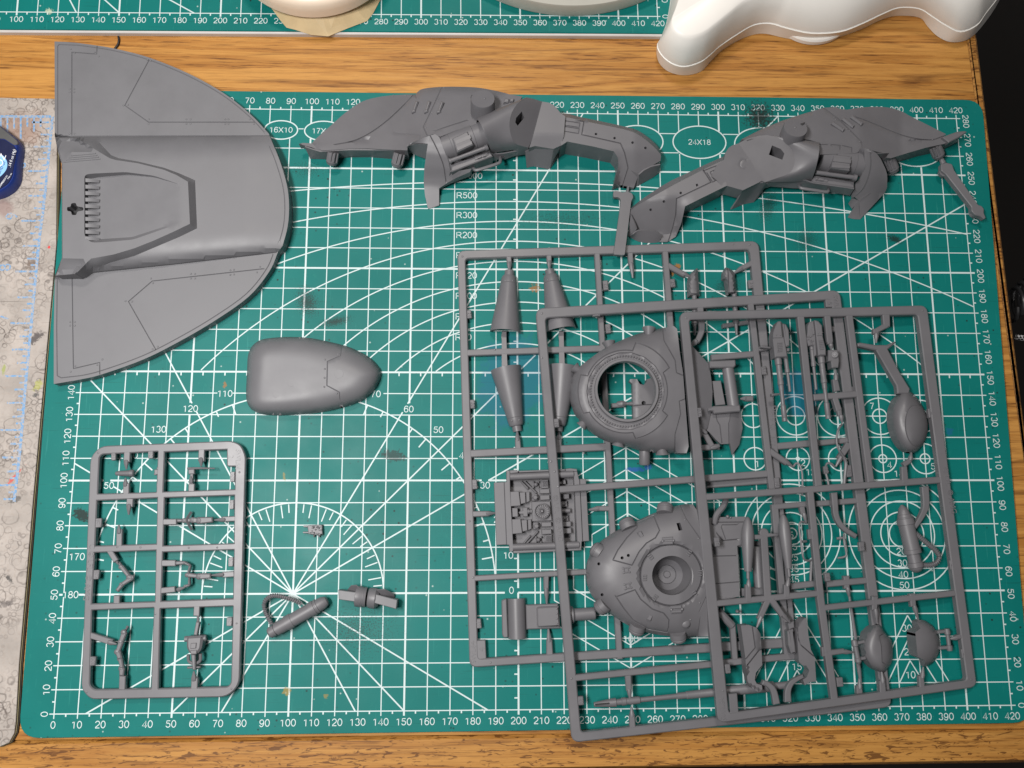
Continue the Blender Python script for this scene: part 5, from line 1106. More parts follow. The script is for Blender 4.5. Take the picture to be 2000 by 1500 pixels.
bl([(600, 245), (1365, 218), (1370, 245), (620, 275)], 4.9, 'top_rail', 2); bl([(1365, 215), (1440, 205), (1558, 216), (1560, 258), (1368, 250)], 4.4, 'top_rail', 2); bl([(415, 240), (560, 232), (600, 250), (600, 275), (470, 290)], 4.3, 'top_rail', 2)
bl([(520, 1545), (1630, 1500), (1634, 1540), (524, 1590)], 4.4, 'top_rail', 1)
for a, b in (((468, 345), (1498, 300)), ((512, 1490), (1590, 1450))): obj('roll_bar', MB().lathe((*e12([a])[0], 5.4), (*e12([b])[0], 5.4), [(0, 0), (0, 7), (1, 7), (1, 0)], 18), GREYD, blk)
for y0 in (0, 450):
    s_ = y0 / 450 * 28
    bl([(472 + s_, 585 + y0), (612 + s_, 578 + y0), (640 + s_, 815 + y0 * .99), (480 + s_, 825 + y0)], 4.6, 'seat_base'); bl([(620 + s_, 600 + y0), (716 + s_, 592 + y0), (724 + s_, 768 + y0), (640 + s_, 790 + y0)], 4.0, 'seat_back'); bl([(728 + s_, 592 + y0), (785 + s_, 586 + y0), (790 + s_, 740 + y0), (735 + s_, 766 + y0)], 3.5, 'seat_back')
    bl([(950 + s_, 545 + y0 * 1.2), (1110 + s_, 540 + y0 * 1.2), (1115 + s_, 612 + y0 * 1.2), (955 + s_, 618 + y0 * 1.2)], 3.9, 'locker'); bl([(955 + s_, 645 + y0 * 1.24), (1112 + s_, 640 + y0 * 1.24), (1115 + s_, 715 + y0 * 1.24), (960 + s_, 725 + y0 * 1.24)], 3.7, 'locker')
    bl([(1280 + s_, 625 + y0), (1430 + s_, 620 + y0), (1432 + s_, 700 + y0), (1282 + s_, 708 + y0)], 3.9, 'locker')
bl([(500, 850), (592, 850), (598, 995), (506, 998)], 3.9, 'console'); bl([(612, 915), (640, 900), (676, 895), (676, 845), (752, 842), (758, 990), (682, 992), (680, 950), (630, 950), (614, 935)], 3.6, 'console')
bl([(820, 750), (1120, 742), (1150, 1055), (828, 1070)], 3.2, 'fan_base'); 
fan = obj('fan', MB().lathe((*e12([(990, 905)])[0], 2.0), (*e12([(990, 903)])[0], 6.2), [(0, 0), (0, 15.5), (.85, 15.5), (.9, 13.5), (.6, 13), (.6, 3.5), (.85, 3), (1, 2), (1, 0)], 32), GREYD, blk)
m = MB()
for k in range(18):
    a = 2 * math.pi * k / 18; x, y = e12([(990, 905)])[0]; m.bar((x + 3 * math.cos(a), y + 3 * math.sin(a)), (x + 12.5 * math.cos(a), y + 12.5 * math.sin(a)), .9, 5.0, 3, .1, 1.7)
obj('fan_blade', m, GREYD, fan, kind='stuff')
for x, y in ((880, 678), (898, 1145)):
    bl([(x - 55, y - 55), (x + 20, y - 60), (x + 55, y - 10), (x + 40, y + 50), (x - 50, y + 62)], 3.1, 'bolt_plate'); obj('hex_bolt', MB().prism(ell(*e12([(x, y)])[0], 5.2, n=6), 5.0, 2, .3), GREYD, blk)
for x, y in ((888, 470), (930, 1370)):
    m = MB(); u, v = e12([(x, y)])[0]; m.ball((u, v, 3.0), 4.4, 6)
    for dx, dy in ((-5, -5), (5, -5), (-5, 5), (5, 5)): m.ball((u + dx, v + dy, 2.6), 2.2, 5)
    obj('valve', m, GREYD, blk)
for a, b in (((650, 420), (765, 540)), ((710, 420), (900, 610)), ((680, 1440), (800, 1300)), ((730, 1440), (925, 1230))): obj('hose_rail', MB().bar(e12([a])[0], e12([b])[0], 3.6, 2.6 + eps(), .6, .3), GREYD, blk)
for x, y in ((1040, 455), (1100, 1350)):
    bl([(x - 65, y - 60), (x + 50, y - 66), (x + 56, y + 70), (x - 60, y + 78)], 2.9, 'grille_frame'); m = MB()
    for i in range(6): u, v = e12([(x - 40 + 15 * i, y - 45)])[0]; m.bar((u, v), (u + .6, v + 11), .8, 3.3, 2.5, .1)
    for i in range(6): u, v = e12([(x - 45, y - 40 + 17 * i)])[0]; m.bar((u, v), (u + 11, v - .4), .8, 3.35, 2.5, .1)
    obj('grille', m, GREYD, blk, kind='stuff')
obj('centre_pipe', MB().lathe((*e12([(1160, 908)])[0], 3), (*e12([(1445, 893)])[0], 3), [(0, 0), (0, 4.6), (1, 4.6), (1, 0)], 14), GREYD, blk)
obj('centre_pipe', MB().lathe((*e12([(750, 910)])[0], 3), (*e12([(825, 905)])[0], 3), [(0, 0), (0, 5), (.4, 5), (.45, 3.5), (.6, 3.5), (.65, 5), (1, 5), (1, 0)], 14), GREYD, blk)
for x, y in ((1340, 785), (1360, 1020)):
    bl([(x - 60, y - 40), (x + 55, y - 45), (x + 60, y + 45), (x - 55, y + 50)], 2.9, 'junction_box'); m = MB(); u, v = e12([(x, y)])[0]; m.ball((u, v, 2.9), 4.2, 5); m.ball((u + 3.5, v - 2, 3), 2.2, 4); m.ball((u - 3, v + 2.4, 3), 2.2, 4); obj('knob', m, GREYD, blk)
bl([(1310, 1085), (1450, 1075), (1460, 1150), (1316, 1160)], 3.8, 'locker'); bl([(1316, 1185), (1462, 1175), (1470, 1262), (1320, 1272)], 3.8, 'locker'); bl([(1250, 390), (1310, 388), (1316, 465), (1255, 468)], 3.0, 'locker'); bl([(1320, 390), (1370, 388), (1380, 460), (1325, 465)], 3.2, 'locker')
obj('embossed_letter', MB().text('A', *e12([(330, 940)])[0], 2.6, 4.25, 92, .15), GREYL, blk)
# yoke with shield at the bottom
yk = obj('yoke_arm', MB().prism(e3([(590, 1105), (800, 1097), (815, 1250), (820, 1258), (595, 1265)]), 4.2, 1.5, .4), GREYD, sa)
obj('yoke_block', MB().prism(rnd(e3([(660, 1120), (806, 1113), (812, 1246), (664, 1252)]), [5, 1, 1, 5]), 6.4, 3, .6), GREYD, yk)
m = MB()
for y in (1130, 1162, 1195, 1228): m.ball((*e3([(792 , y)])[0], 6.4), 2.0, 4, .8)
obj('rivets', m, GREYD, yk, kind='stuff')
obj('shield', MB().lathe((*e3([(528, 1060)])[0], 1.2), (*e3([(535, 1322)])[0], 1.2), [(0, 16.5), (0, 18.3), (1, 18.3), (1, 16.5)], 20, True, 1.15), GREYD, sa)
obj('shield_flange', MB().prism(rnd(e3([(432, 1075), (465, 1062), (475, 1318), (445, 1320), (436, 1300)]), 3), 3.4, 1, .4), GREYD, sa)
obj('pivot_tube', MB().lathe((*e3([(860, 1172)])[0], 4), (*e3([(1042, 1160)])[0], 4), [(0, 0), (0, 15), (.15, 17), (.2, 17), (.22, 14.5), (.27, 12.2), (.97, 12.2), (1, 11), (1, 0)], 20), GREYD, sa)
# wedges and their barrels, upper right of the sprue
for o_, g_ in (([(728, 402), (640, 472), (592, 560), (575, 660), (585, 905), (785, 890), (752, 402)], [(736, 405), (768, 895)]), ([(1245, 385), (1295, 395), (1370, 440), (1412, 505), (1442, 862), (1275, 872), (1235, 600), (1192, 590), (1195, 470)], [(1290, 395), (1310, 870)])):
    wd = obj('wedge_housing', MB().relief(e11(o_), lambda U, o_=o_: 3.5 + 3.0 * np.clip(sdist(U, e11(o_)) / 5, 0, 1) ** .6, (), [(e11(g_), 2.6, .6)], (), 5, 1.0), GREYD, sa)
for a, b in (((1356, 575), (1357, 655)), ((1434, 575), (1439, 654))): obj('wedge_barrel', MB().lathe((*a, 4), (*b, 4), [(0, 0), (0, 5), (.55, 5), (.56, 6), (.72, 6), (.73, 4), (.9, 3), (1, 2.4), (1, 0)], 12), GREYD, sa)
run(sa, (1412, 636), (1466, 628), 8, zA, 'gate')
# notched plate seen through the big ring
s18 = E2(.18, 1120, 620)
npl = s18([(605, 690), (618, 668), (690, 668), (700, 690), (722, 722), (760, 732), (790, 705), (795, 672), (850, 655), (900, 690), (930, 1150), (650, 1150), (640, 720)])
obj('notched_plate', MB().relief(npl, lambda U: 5.2 - 1.6 * np.clip((1243 - U[:, 0]) / 10, 0, 1), [ell(*s18([(762, 928)])[0], 4.2, n=12)], [(s18([(650, 960), (760, 948), (860, 945)]), 2.4, .5)], (), 7, .5), GREYD, sa)
obj('notch_hole_shade', MB().prism(ell(*s18([(762, 928)])[0], 6, n=12), 2.5, 2, 0), DARK, sa)  # shade at the bottom of the plate's hole, painted as a dark disc
obj('gate_tip', MB().lathe((*s18([(450, 940)])[0], 3), (*s18([(640, 935)])[0], 3), [(0, 0), (.15, 5), (.4, 7), (.62, 4), (.64, 3), (.8, 3), (.82, 4), (1, 4), (1, 0)], 10), GREYD, sa); run(sa, (1195, 792), (1220, 790), 9, zA, 'gate')

# ================= sprue B, the middle
sb = thing('large_sprue', 'middle one of the stacked sprues, carrying two domed hull halves and a long cannon barrel', 'sprue', 1125, 1300, 0, 'model kit sprues')
ring(sb, [(1046, 602), (1641, 566), (1743, 1381), (1117, 1451)], [(1065, 621), (1624, 585), (1722, 1366), (1135, 1431)], zB, 17, 8)
for a in (((1080, 957), (1500, 925), 13.5), ((1108, 1326), (1560, 1281), 12.5), ((1466, 584), (1510, 965), 12), ((1368, 590), (1370, 626), 12), ((1512, 990), (1582, 984), 11), ((1594, 984), (1686, 977), 11), ((1545, 1146), (1594, 1140), 12), ((1616, 1141), (1705, 1133), 12), ((1514, 985), (1540, 1290), 13), ((1622, 643), (1650, 641), 11), ((1626, 690), (1655, 688), 9), ((1650, 762), (1668, 760), 12), ((1390, 698), (1474, 691), 12)): run(sb, *a, zB)
curve_(sb, [(1370, 618), (1372, 640), (1368, 655), (1361, 668)], (12, 10), zB); obj('gate_tip', MB().lathe((1362, 664, 8), (1350, 676, 7), [(0, 0), (.1, 5), (.4, 6), (1, 2.5), (1, 0)], 8), GREYD, sb)
for q in (((1227, 1318), (1229, 1350), 12, (1231, 1368)), ((1236, 1424), (1235, 1396), 12, (1233, 1380)), ((1472, 778), (1455, 778), 11, (1446, 779)), ((1478, 682), (1495, 680), 10, (1504, 682)), ((1654, 1125), (1655, 1150), 12, (1659, 1168)), ((1681, 1376), (1679, 1340), 13, (1678, 1324)), ((1503, 880), (1538, 904), 12, (1549, 912)), ((1660, 866), (1640, 896), 13, (1632, 912)), ((1566, 985), (1570, 1004), 11, (1575, 1022))): gate(sb, *q[:3], zB, q[3])
m = MB().text('© LFL  © AMG', 1088, 1012, 3.3, at(zB, 1088), -84, .25); obj('embossed_lettering', m, GREYL, sb)
m = MB(); m.text('SWL64', 1633, 594, 3.0, at(zB, 1633), -84, .22); m.text('5', 1620, 592, 3.2, at(zB, 1620) - .1, -84, .22); obj('embossed_lettering', m, GREYL, sb)
obj('number_plate', MB().prism([(1612, 580), (1627, 580), (1629, 600), (1614, 600)], dn(zB, .2), 2.4, .3), GREYL, sb)
for lb, q in (('10', (1080, 818, 1091, 835)), ('11', (1156, 606, 1171, 618)), ('12', (1127, 1361, 1139, 1378)), ('A13', (1486, 716, 1496, 732)), ('14', (1512, 933, 1522, 954)), ('15', (1608, 911, 1617, 926)), ('16', (1653, 909, 1663, 932))): ctab(sb, *q, zB, lb, -84)
marks(sb, [(1058, 612), (1076, 901, )[:2], (1083, 921), (1090, 950), (1058, 699), (1116, 1325)], zB, 2.6)
t_of = lambda x: (x - 540) / 660
obj('cannon_barrel', MB().lathe((1160, 1376, 8), (1545, 1337, 5.5), [(0, 0), (0, 4.5), (t_of(600), 8.2), (t_of(612), 8.6), (t_of(614), 6), (t_of(630), 6), (t_of(632), 7.6), (t_of(645), 7.6), (t_of(647), 6.4), (t_of(655), 6.4), (t_of(657), 7.4), (t_of(690), 7), (t_of(694), 4.8), (t_of(815), 5), (t_of(818), 6.4), (t_of(845), 6.4), (t_of(848), 7.6), (t_of(960), 8), (t_of(965), 9.4), (t_of(1140), 10), (t_of(1142), 7), (1, 7), (1, 0)], 20), GREYD, sb)
m = MB(); m.bar((1163, 1377), (1190, 1374), 2, 10.4, 9, .1); obj('muzzle_slot_shade', m, DARK, sb)  # dark strip in place of a shaded slot in the muzzle
# first dome, open ring
d1 = [(1294.6, 640.7), (1316, 636.6), (1322.5, 642.5), (1328, 690), (1334, 728), (1345, 872), (1341, 885), (1318, 884.6), (1273, 883), (1228, 872), (1192, 861), (1156, 841), (1131, 816), (1119, 794), (1114, 768), (1116, 745), (1126, 723), (1150, 702), (1180, 681), (1210, 666), (1240, 654), (1264, 646.5)]
D1 = d1[:7] + cr(d1[6:], 4)[1:] + cr([d1[-1], d1[0]], 2)[1:-1]
RC = (1222, 764)
def d1_z(U):
    d = np.minimum(sdist(U, d1[7:] + d1[:1], False), 400); r = np.hypot(U[:, 0] - RC[0], U[:, 1] - RC[1]); t = np.clip(d / 62, 0, 1)
    z = 7.0 + 10.5 * np.sqrt(np.clip(1 - (1 - t) ** 2.1, 0, 1)); k = np.clip((110 - r) / 30, 0, 1); z = z * (1 - k) + 17.2 * k
    z = np.where(r < 75, 17.2 - 0.7 * np.clip((75 - r) / 1.5, 0, 1), z)
    return z - 2.5 * np.clip((U[:, 0] - 1290) / 60, 0, 1)
seg_ = lambda r, a0, a1: ell(*RC, r, n=18, a0=a0, a1=a1)
pa = seg_(97, -78, -28) + seg_(82, -26, 28)[0:] + seg_(95, 30, 78) + seg_(82, 80, 150) + seg_(93, 152, 200) + seg_(80, 202, 280)
G = [(pa + pa[:1], 2.6, .5), (seg_(75.5, 0, 360) + seg_(75.5, 0, 360)[:1], 2.4, .5), (s18([(970, 118), (985, 250), (1105, 465), (1120, 600), (1185, 628)]), 2.6, .5), (s18([(1212, 885), (1150, 910), (1165, 1050), (1105, 1270), (1102, 1465)]), 2.6, .5)]
dm1 = obj('domed_hull_half', MB().relief(D1, d1_z, [ell(*RC, 60, n=40)], G, (), 6, lambda q: 15.2 if math.hypot(q[0] - RC[0], q[1] - RC[1]) < 64 else 5.0), GREYD, sb, 26)
obj('ring_collar', MB().lathe(P(*RC, 15.2), P(*RC, 15.2) + np.array([0, 0, 3.3]), [(0, 57.5), (.8, 57.5), (1, 58.5), (1, 63.0), (.8, 64), (0, 64)], 64), GREYL, dm1, 30)
m = MB(); 
for k in range(80):
    a = 2 * math.pi * k / 80; c, s_ = math.cos(a), math.sin(a); m.bar((RC[0] + 67.2 * c, RC[1] + 67.2 * s_), (RC[0] + 70.6 * c, RC[1] + 70.6 * s_), 3.1, 17.2 - 2.2 * max(0, (67 * c - 68) / 60) + .012 * (k % 3), 15, .25)
obj('tooth_ring', m, GREYD, dm1, kind='stuff')
def scoop(par, cx, cy, dx, dy, zz, r):
    """cone shaped scoop at the rim of a dome"""
    return obj('rim_scoop', MB().lathe((cx - dx * .75, cy - dy * .75, zz + 2.2), (cx + dx * .45, cy + dy * .45, zz + 1.5), [(0, 0), (.02, r * .12), (1, r * .9), (1, 0)], 18), GREYD, par)
for q in ((1267, 650, 1, -20, 8.5, 15), (1190, 676, -3, -17, 8.5, 15), (1128, 722, -14, -10, 8.5, 13), (1140, 827, -12, 14, 8, 13), (1209, 864, -4, 17, 8, 15), (1293, 880, 1, 18, 8, 15)): scoop(dm1, *q)
obj('drain_tube', MB().lathe((1259, 880, 6), (1259, 908, 5), [(0, 0), (0, 11), (.9, 11), (1, 9.5), (1, 0)], 16), GREYD, dm1)
# tail end of the first dome, right of the top sprue rail
tl_ = obj('tail_slope', MB().sheet([[(1338, 660, 12), (1345, 760, 12.5), (1352, 850, 12), (1358, 870, 11)], [(1385, 712, 7.4), (1392, 760, 7.4), (1390, 800, 7.4), (1382, 835, 7.2)]], 8), GREYD, sb, 40, solid=.8)
obj('axle', MB().lathe((1421, 716, 7.5), (1433, 796, 7.5), [(0, 0), (0, 11.6), (1, 11.6), (1, 0)], 24), GREYD, sb)
obj('axle_bracket', MB().prism(rnd(s18([(1478, 470), (1760, 458), (1765, 520), (1740, 545), (1485, 545)]), 2), 10.6, 6, .5), GREYD, sb); obj('axle_bracket', MB().prism(rnd(s18([(1465, 985), (1525, 960), (1810, 948), (1818, 1020), (1530, 1045), (1520, 1015), (1465, 1020)]), 2), 10.4, 5.5, .5), GREYD, sb)
bk = s18([(1500, 690), (1600, 685), (1650, 945), (1545, 955)]); obj('axle_back', MB().prism(bk, 5.2, 4, .2), GREYD, sb)
LW = s18([(1450, 1050), (1520, 1040), (1815, 1025), (1835, 1200), (1800, 1380), (1720, 1490), (1700, 1370), (1600, 1375), (1550, 1330), (1470, 1240), (1380, 1200), (1420, 1110)])
obj('tail_lower', MB().relief(LW, lambda U: 6.8 - 2.6 * np.clip((U[:, 1] - 810) / 75, 0, 1) ** 2 - 2.2 * np.clip((U[:, 0] - 1425) / 22, 0, 1) ** 1.5, (), [(s18([(1550, 1060), (1560, 1120), (1590, 1170), (1612, 1360)]), 2.4, .4), (s18([(1705, 1050), (1700, 1110), (1685, 1150), (1690, 1370)]), 2.4, .4)], (), 6, 3), GREYD, sb)
run(sb, (1362, 875), (1406, 872), 11, zB, 'gate'); curve_(sb, [(1368, 838), (1380, 852), (1392, 872)], (11, 10), dn(zB, -.6)); obj('gate_tip', MB().lathe((1366, 836, 9), (1380, 846, 8.6), [(0, 0), (.1, 3), (.5, 4.5), (1, 3), (1, 0)], 8), GREYD, sb); obj('gate_tip', MB().lathe((1386, 876, 8.8), (1405, 871, 8.4), [(0, 0), (.1, 3), (.5, 5), (1, 3), (1, 0)], 8), GREYD, sb)
# second dome, hatch with a funnel
s16 = E2(.16, 1130, 980)
d2 = [(1344, 984), (1354, 986), (1362, 998), (1372, 1070), (1380, 1140), (1386, 1243), (1360, 1243.6), (1315, 1243), (1270, 1237), (1234, 1225), (1195, 1201), (1165, 1174), (1150, 1148), (1146, 1121), (1151, 1090), (1170, 1063), (1194, 1044), (1226, 1026), (1252, 1014), (1282, 1001), (1322, 988)]
D2 = d2[:6] + cr(d2[5:] + d2[:1], 4)[1:-1]
HC = (1311, 1123); FC = (1312, 1124)
def d2_z(U):
    d = sdist(U, d2[6:] + d2[:1], False); r = np.hypot(U[:, 0] - HC[0], U[:, 1] - HC[1]); t = np.clip(d / 70, 0, 1)
    z = 6.5 + 11.0 * np.sqrt(np.clip(1 - (1 - t) ** 2.0, 0, 1)); z = np.minimum(z, 18) - 3.5 * np.clip((U[:, 0] - 1330) / 55, 0, 1)
    k = np.clip((64 - r) / 3, 0, 1); z = z * (1 - k) + k * np.minimum(z, 16.4 - 3.0 * np.clip((U[:, 0] - 1330) / 50, 0, 1)); return z
upp = s16([(420, 712), (480, 590), (590, 440), (715, 312), (722, 252), (918, 168), (990, 350), (940, 440), (830, 505), (740, 610), (655, 775), (420, 712)])
low = s16([(465, 1160), (690, 1075), (760, 1190), (900, 1310), (1040, 1360), (1105, 1440), (1100, 1535)]) + e3([(1510, 1283), (1390, 1262), (1290, 1205), (1230, 1130), (1177, 1050)])
G = [(upp, 2.8, .55), (low, 2.8, .55), (ell(*HC, 60, n=48) + ell(*HC, 60, n=48)[:1], 4.0, .9), (s16([(1245, 45), (1320, 210), (1480, 440)]), 2.4, .4), (e3([(1725, 1200), (1710, 1310)]), 2.4, .4), (e3([(1720, 1150), (1770, 1040)]), 2.4, .35)]
dm2 = obj('domed_hull_half', MB().relief(D2, d2_z, [ell(*FC, 38.5, n=36)] + [ell(*s16([q])[0], 3.2, n=8) for q in ((248, 758), (288, 1135), (532, 685), (608, 655))] + [s16([(1195, 262), (1240, 255), (1268, 345), (1222, 355)])], G, (), 6, 4.0), GREYD, sb, 26)
fc0 = P(*FC, 14.6); up_ = np.array([0, 0, 1.0])
obj('hatch_funnel', MB().lathe(fc0 - up_ * 10.6, fc0 + up_ * 0.6, [(0, 0), (.06, 6.5), (.0, 7), (.0, 17), (.08, 17.5), (.04, 18.5), (.22, 29), (.98, 38), (1, 40.5), (.93, 42)], 40), GREYD, dm2, 28)
obj('funnel_boss', MB().lathe(fc0 - up_ * 10.8, fc0 - up_ * 9.6, [(0, 0), (0, 6.4), (1, 5.6), (1, 0)], 20), GREYD, dm2)
for x, y in ((248, 758), (288, 1135), (532, 685), (608, 655)): obj('bore_shade', MB().prism(ell(*s16([(x, y)])[0], 5, n=10), 9.5, 9, 0), DARK, dm2)  # dark discs below the bores paint their inner shade
obj('slot_shade', MB().prism(s16([(1185, 240), (1250, 235), (1280, 380), (1215, 390)]), 8.5, 8, 0), DARK, dm2)  # dark plate paints the shade down in the slot
def zz2(u, v): return float(d2_z(np.array([[u, v]]))[0])
for (x, y), (dx, dy) in (((1299, 991), (1, -14)), ((1224, 1021), (-6, -14)), ((1164, 1074), (-13, -9)), ((1173, 1187), (-12, 10)), ((1243, 1231), (-4, 13)), ((1325, 1246), (2, 13))):
    obj('rim_stud', MB().lathe((x - dx * .9, y - dy * .9, 10.5), (x + dx * .55, y + dy * .55, 8.5), [(0, 0), (0, 16), (.45, 16.5), (.5, 15.2), (.56, 15.2), (.6, 16), (.8, 15), (.95, 11), (1, 6), (1, 0)], 20), GREYD, dm2)
obj('dome_button', MB().ball((1339, 1217, zz2(1339, 1217) - .6), 9.5, 8, .5), GREYD, dm2)
for q in ([(715, 375), (765, 358), (802, 420), (756, 448)], [(868, 1378), (912, 1392), (880, 1458), (832, 1440)]):
    c = np.mean(np.array(s16(q)), 0); obj('dome_pad', MB().prism(rnd(s16(q), 1.5), zz2(*c) + .7, zz2(*c) - 1.5, .3), GREYD, dm2)
for x, y, a in ((582, 835, -5), (600, 1028, -12)):
    m = MB(); c = s16([(x, y)])[0]; h = zz2(*c); ca, sa_ = math.cos(math.radians(a)), math.sin(math.radians(a)); rt = lambda dx, dy: (c[0] + dx * ca - dy * sa_, c[1] + dx * sa_ + dy * ca)
    for dx, dy in ((-6, -4.5), (6, -4.5), (-6, 4.5), (6, 4.5)): m.ball((*rt(dx, dy), h), 2.4, 5, .8)
    m.bar(rt(-6, -4.5), rt(6, -4.5), 2.2, h + .45, h - 1, .15); m.bar(rt(-6, 4.5), rt(6, 4.5), 2.2, h + .5, h - 1, .15); m.bar(rt(-4, -4.5), rt(-4, 4.5), 2, h + .4, h - 1, .15); m.bar(rt(4, -4.5), rt(4, 4.5), 2, h + .42, h - 1, .15); obj('dome_clip', m, GREYD, dm2)
for x, y in ((1090, 480), (1195, 1318)):
    m = MB(); c = s16([(x, y)])[0]; h = 16.8
    m.bar((c[0] - 11, c[1] - 4), (c[0] + 11, c[1] - 5.5), 7, h + .8, h - 2, .4); m.bar((c[0] - 10, c[1] + 4), (c[0] + 11, c[1] + 3), 7, h + 1.1, h - 2, .4); m.ball((c[0] - 10, c[1], h + .6), 3, 5); m.ball((c[0] + 11, c[1] - 1, h + .6), 3, 5); obj('hatch_hinge', m, GREYD, dm2)
for k, (x, y, a) in enumerate(((880, 670, -38), (810, 928, 0), (935, 1172, 38), (1352, 625, 35), (1485, 870, 3), (1420, 1120, -35))):
    m = MB(); c = s16([(x, y)])[0]; h = zz2(*c) + .1; ca, sa_ = math.cos(math.radians(a + 90)), math.sin(math.radians(a + 90))
    for j in (-1, 0, 1): o_ = (c[0] + j * 4.4 * ca, c[1] + j * 4.4 * sa_); m.bar((o_[0] - 4 * sa_, o_[1] + 4 * ca), (o_[0] + 4 * sa_, o_[1] - 4 * ca), 2.8, h + .45, h - 1, .15)
    obj('hatch_grip', m, GREYD, dm2)
m = MB()
for x, y in ((1300, 220), (1462, 448), (1480, 1235), (1365 , 1440)): m.ball((*s16([(x, y)])[0], zz2(*s16([(x, y)])[0])), 1.9, 4, .7)
obj('rivets', m, GREYD, dm2, kind='stuff')
# tail of the second dome beyond the rail
s13 = E2(.13, 1400, 1000)
tp = obj('tail_deck', MB().relief([(1384, 1012), (1405, 1010), (1455, 1009), (1466, 1020), (1466, 1058), (1440, 1066), (1445, 1165), (1400, 1174), (1394, 1160)], lambda U: np.full(len(U), 7.6), (), [(s13([(-60, 665), (290, 655)]), 2.4, .5), (s13([(-40, 1080), (330, 1050)]), 2.4, .5), (s13([(0, 155), (520, 150)]), 2.4, .5), (s13([(300, 190), (80, 195), (70, 230), (130, 400)]), 2.2, .4), (s13([(0, 320), (90, 430), (300, 410)]), 2.6, .6)], (), 8, 3), GREYD, sb)
obj('tail_cylinder', MB().lathe((*s13([(595, 520)])[0], 6), (*s13([(640, 1130)])[0], 6), [(0, 0), (0, 10.5), (1, 10.5), (1, 0)], 20), GREYD, sb)
obj('tail_box', MB().prism(s13([(320, 420), (660, 440), (670, 505), (560, 510), (330, 520)]), 6.6, 3, .4), GREYD, sb); obj('tail_box', MB().prism(s13([(380, 1150), (700, 1120), (720, 1250), (390, 1270)]), 6.2, 3, .4), GREYD, sb)
m = MB(); m.tube([(1395, 1022, 8), (1400, 1005, 9), (1412, 990, 9), (1418, 975, 8)], 6, 10, 3); obj('tail_pipe', m, GREYD, sb)
m = MB(); m.tube([(1402, 1192, 7), (1415, 1206, 7), (1430, 1222, 6.5)], 8, 10, 3); m.bar((1432, 1222), (1437, 1290), 11, 6.8, 4, .5); obj('tail_pipe', m, GREYD, sb)
m = MB(); m.ball((1421, 1009, 8), 3.5, 5); m.ball((1427, 1011, 8), 2.2, 4); obj('knob', m, GREYD, sb)
m = MB(); m.ball((1440, 1194, 6), 3.8, 5); m.ball((1446, 1196, 6), 2.4, 4); obj('knob', m, GREYD, sb)
obj('antenna_rod', MB().lathe((1659, 1165, 5), (1672, 1255, 5), [(0, 0), (0, 2.4), (1, 3.6), (1, 0)], 10), GREYD, sb); obj('antenna_rod', MB().lathe((1675, 1290, 5), (1681, 1332, 4.5), [(0, 0), (0, 4), (.5, 4), (1, 2.2), (1, 0)], 10), GREYD, sb)
def wire(par, pts, r=2.1): return obj('wire_handle', MB().tube(pts, r, 8, 5), GREYD, par)
wire(sb, [(1549, 912, 5), (1555, 905, 6), (1562, 909, 6.5), (1567, 928, 6.5), (1567, 968, 5.5)]); wire(sb, [(1575, 1022, 5), (1566, 1019, 6), (1561, 1027, 6.5), (1564, 1055, 6.5), (1568, 1085, 6.5), (1573, 1094, 6), (1586, 1095, 5)]); wire(sb, [(1585, 1095, 5), (1584, 1115, 4.5), (1583, 1140, 4)], 3)
wire(sb, [(1648, 1042, 4.5), (1649, 1060, 5), (1653, 1082, 5), (1648, 1088, 4.8), (1636, 1090, 4)]); wire(sb, [(1634, 1052, 4), (1648, 1050, 4.6)], 2.6); wire(sb, [(1565, 1058, 5), (1575, 1057, 4.5)], 2.4)
wire(sb, [(1612, 912, 5), (1616, 905, 6), (1624, 906, 6.5), (1630, 912, 6)]); wire(sb, [(1613, 925, 5), (1617, 940, 5), (1620, 960, 5)], 2.4); wire(sb, [(1645, 828, 6), (1637, 840, 7), (1634, 860, 7.2), (1638, 878, 7), (1648, 893, 6)], 2.2); wire(sb, [(1648, 893, 6), (1652, 905, 5.5), (1650, 930, 5), (1648, 955, 5)], 3.4)

# ================= sprue C, on top
sc_ = thing('large_sprue', 'topmost of the three stacked sprues, with the guns, the teardrop pod and hose canister', 'sprue', 1410, 1380, 0, 'model kit sprues')
ring(sc_, [(1328, 609), (1811, 596), (1909, 1342), (1403, 1413)], [(1346, 624), (1793, 614), (1889, 1329), (1424, 1393)], zC, 15, 7)
for a in (((1564, 612), (1600, 950), 13.5), ((1583, 955), (1604, 1168), 13), ((1603, 1164), (1632, 1374), 14), ((1659, 610), (1702, 942), 13), ((1616, 610), (1622, 668), 12), ((1590, 776), (1678, 769), 12.5), ((1363, 972), (1853, 936), 13), ((1390, 1180), (1610, 1158), 12), ((1607, 1188), (1882, 1157), 11.5), ((1631, 774), (1640, 802), 11)): run(sc_, *a, zC)
curve_(sc_, [(1630, 962), (1632, 985), (1634, 1005), (1640, 1020), (1650, 1032), (1662, 1041), (1674, 1048)], (12, 8), zC); curve_(sc_, [(1808, 950), (1810, 985), (1806, 1000), (1798, 1015), (1788, 1030)], (14, 8), zC)
curve_(sc_, [(1518, 1376), (1512, 1350), (1502, 1338), (1490, 1333)], (13, 9), zC); curve_(sc_, [(1540, 1372), (1540, 1350), (1546, 1336), (1556, 1328), (1570, 1321)], (13, 7), zC)
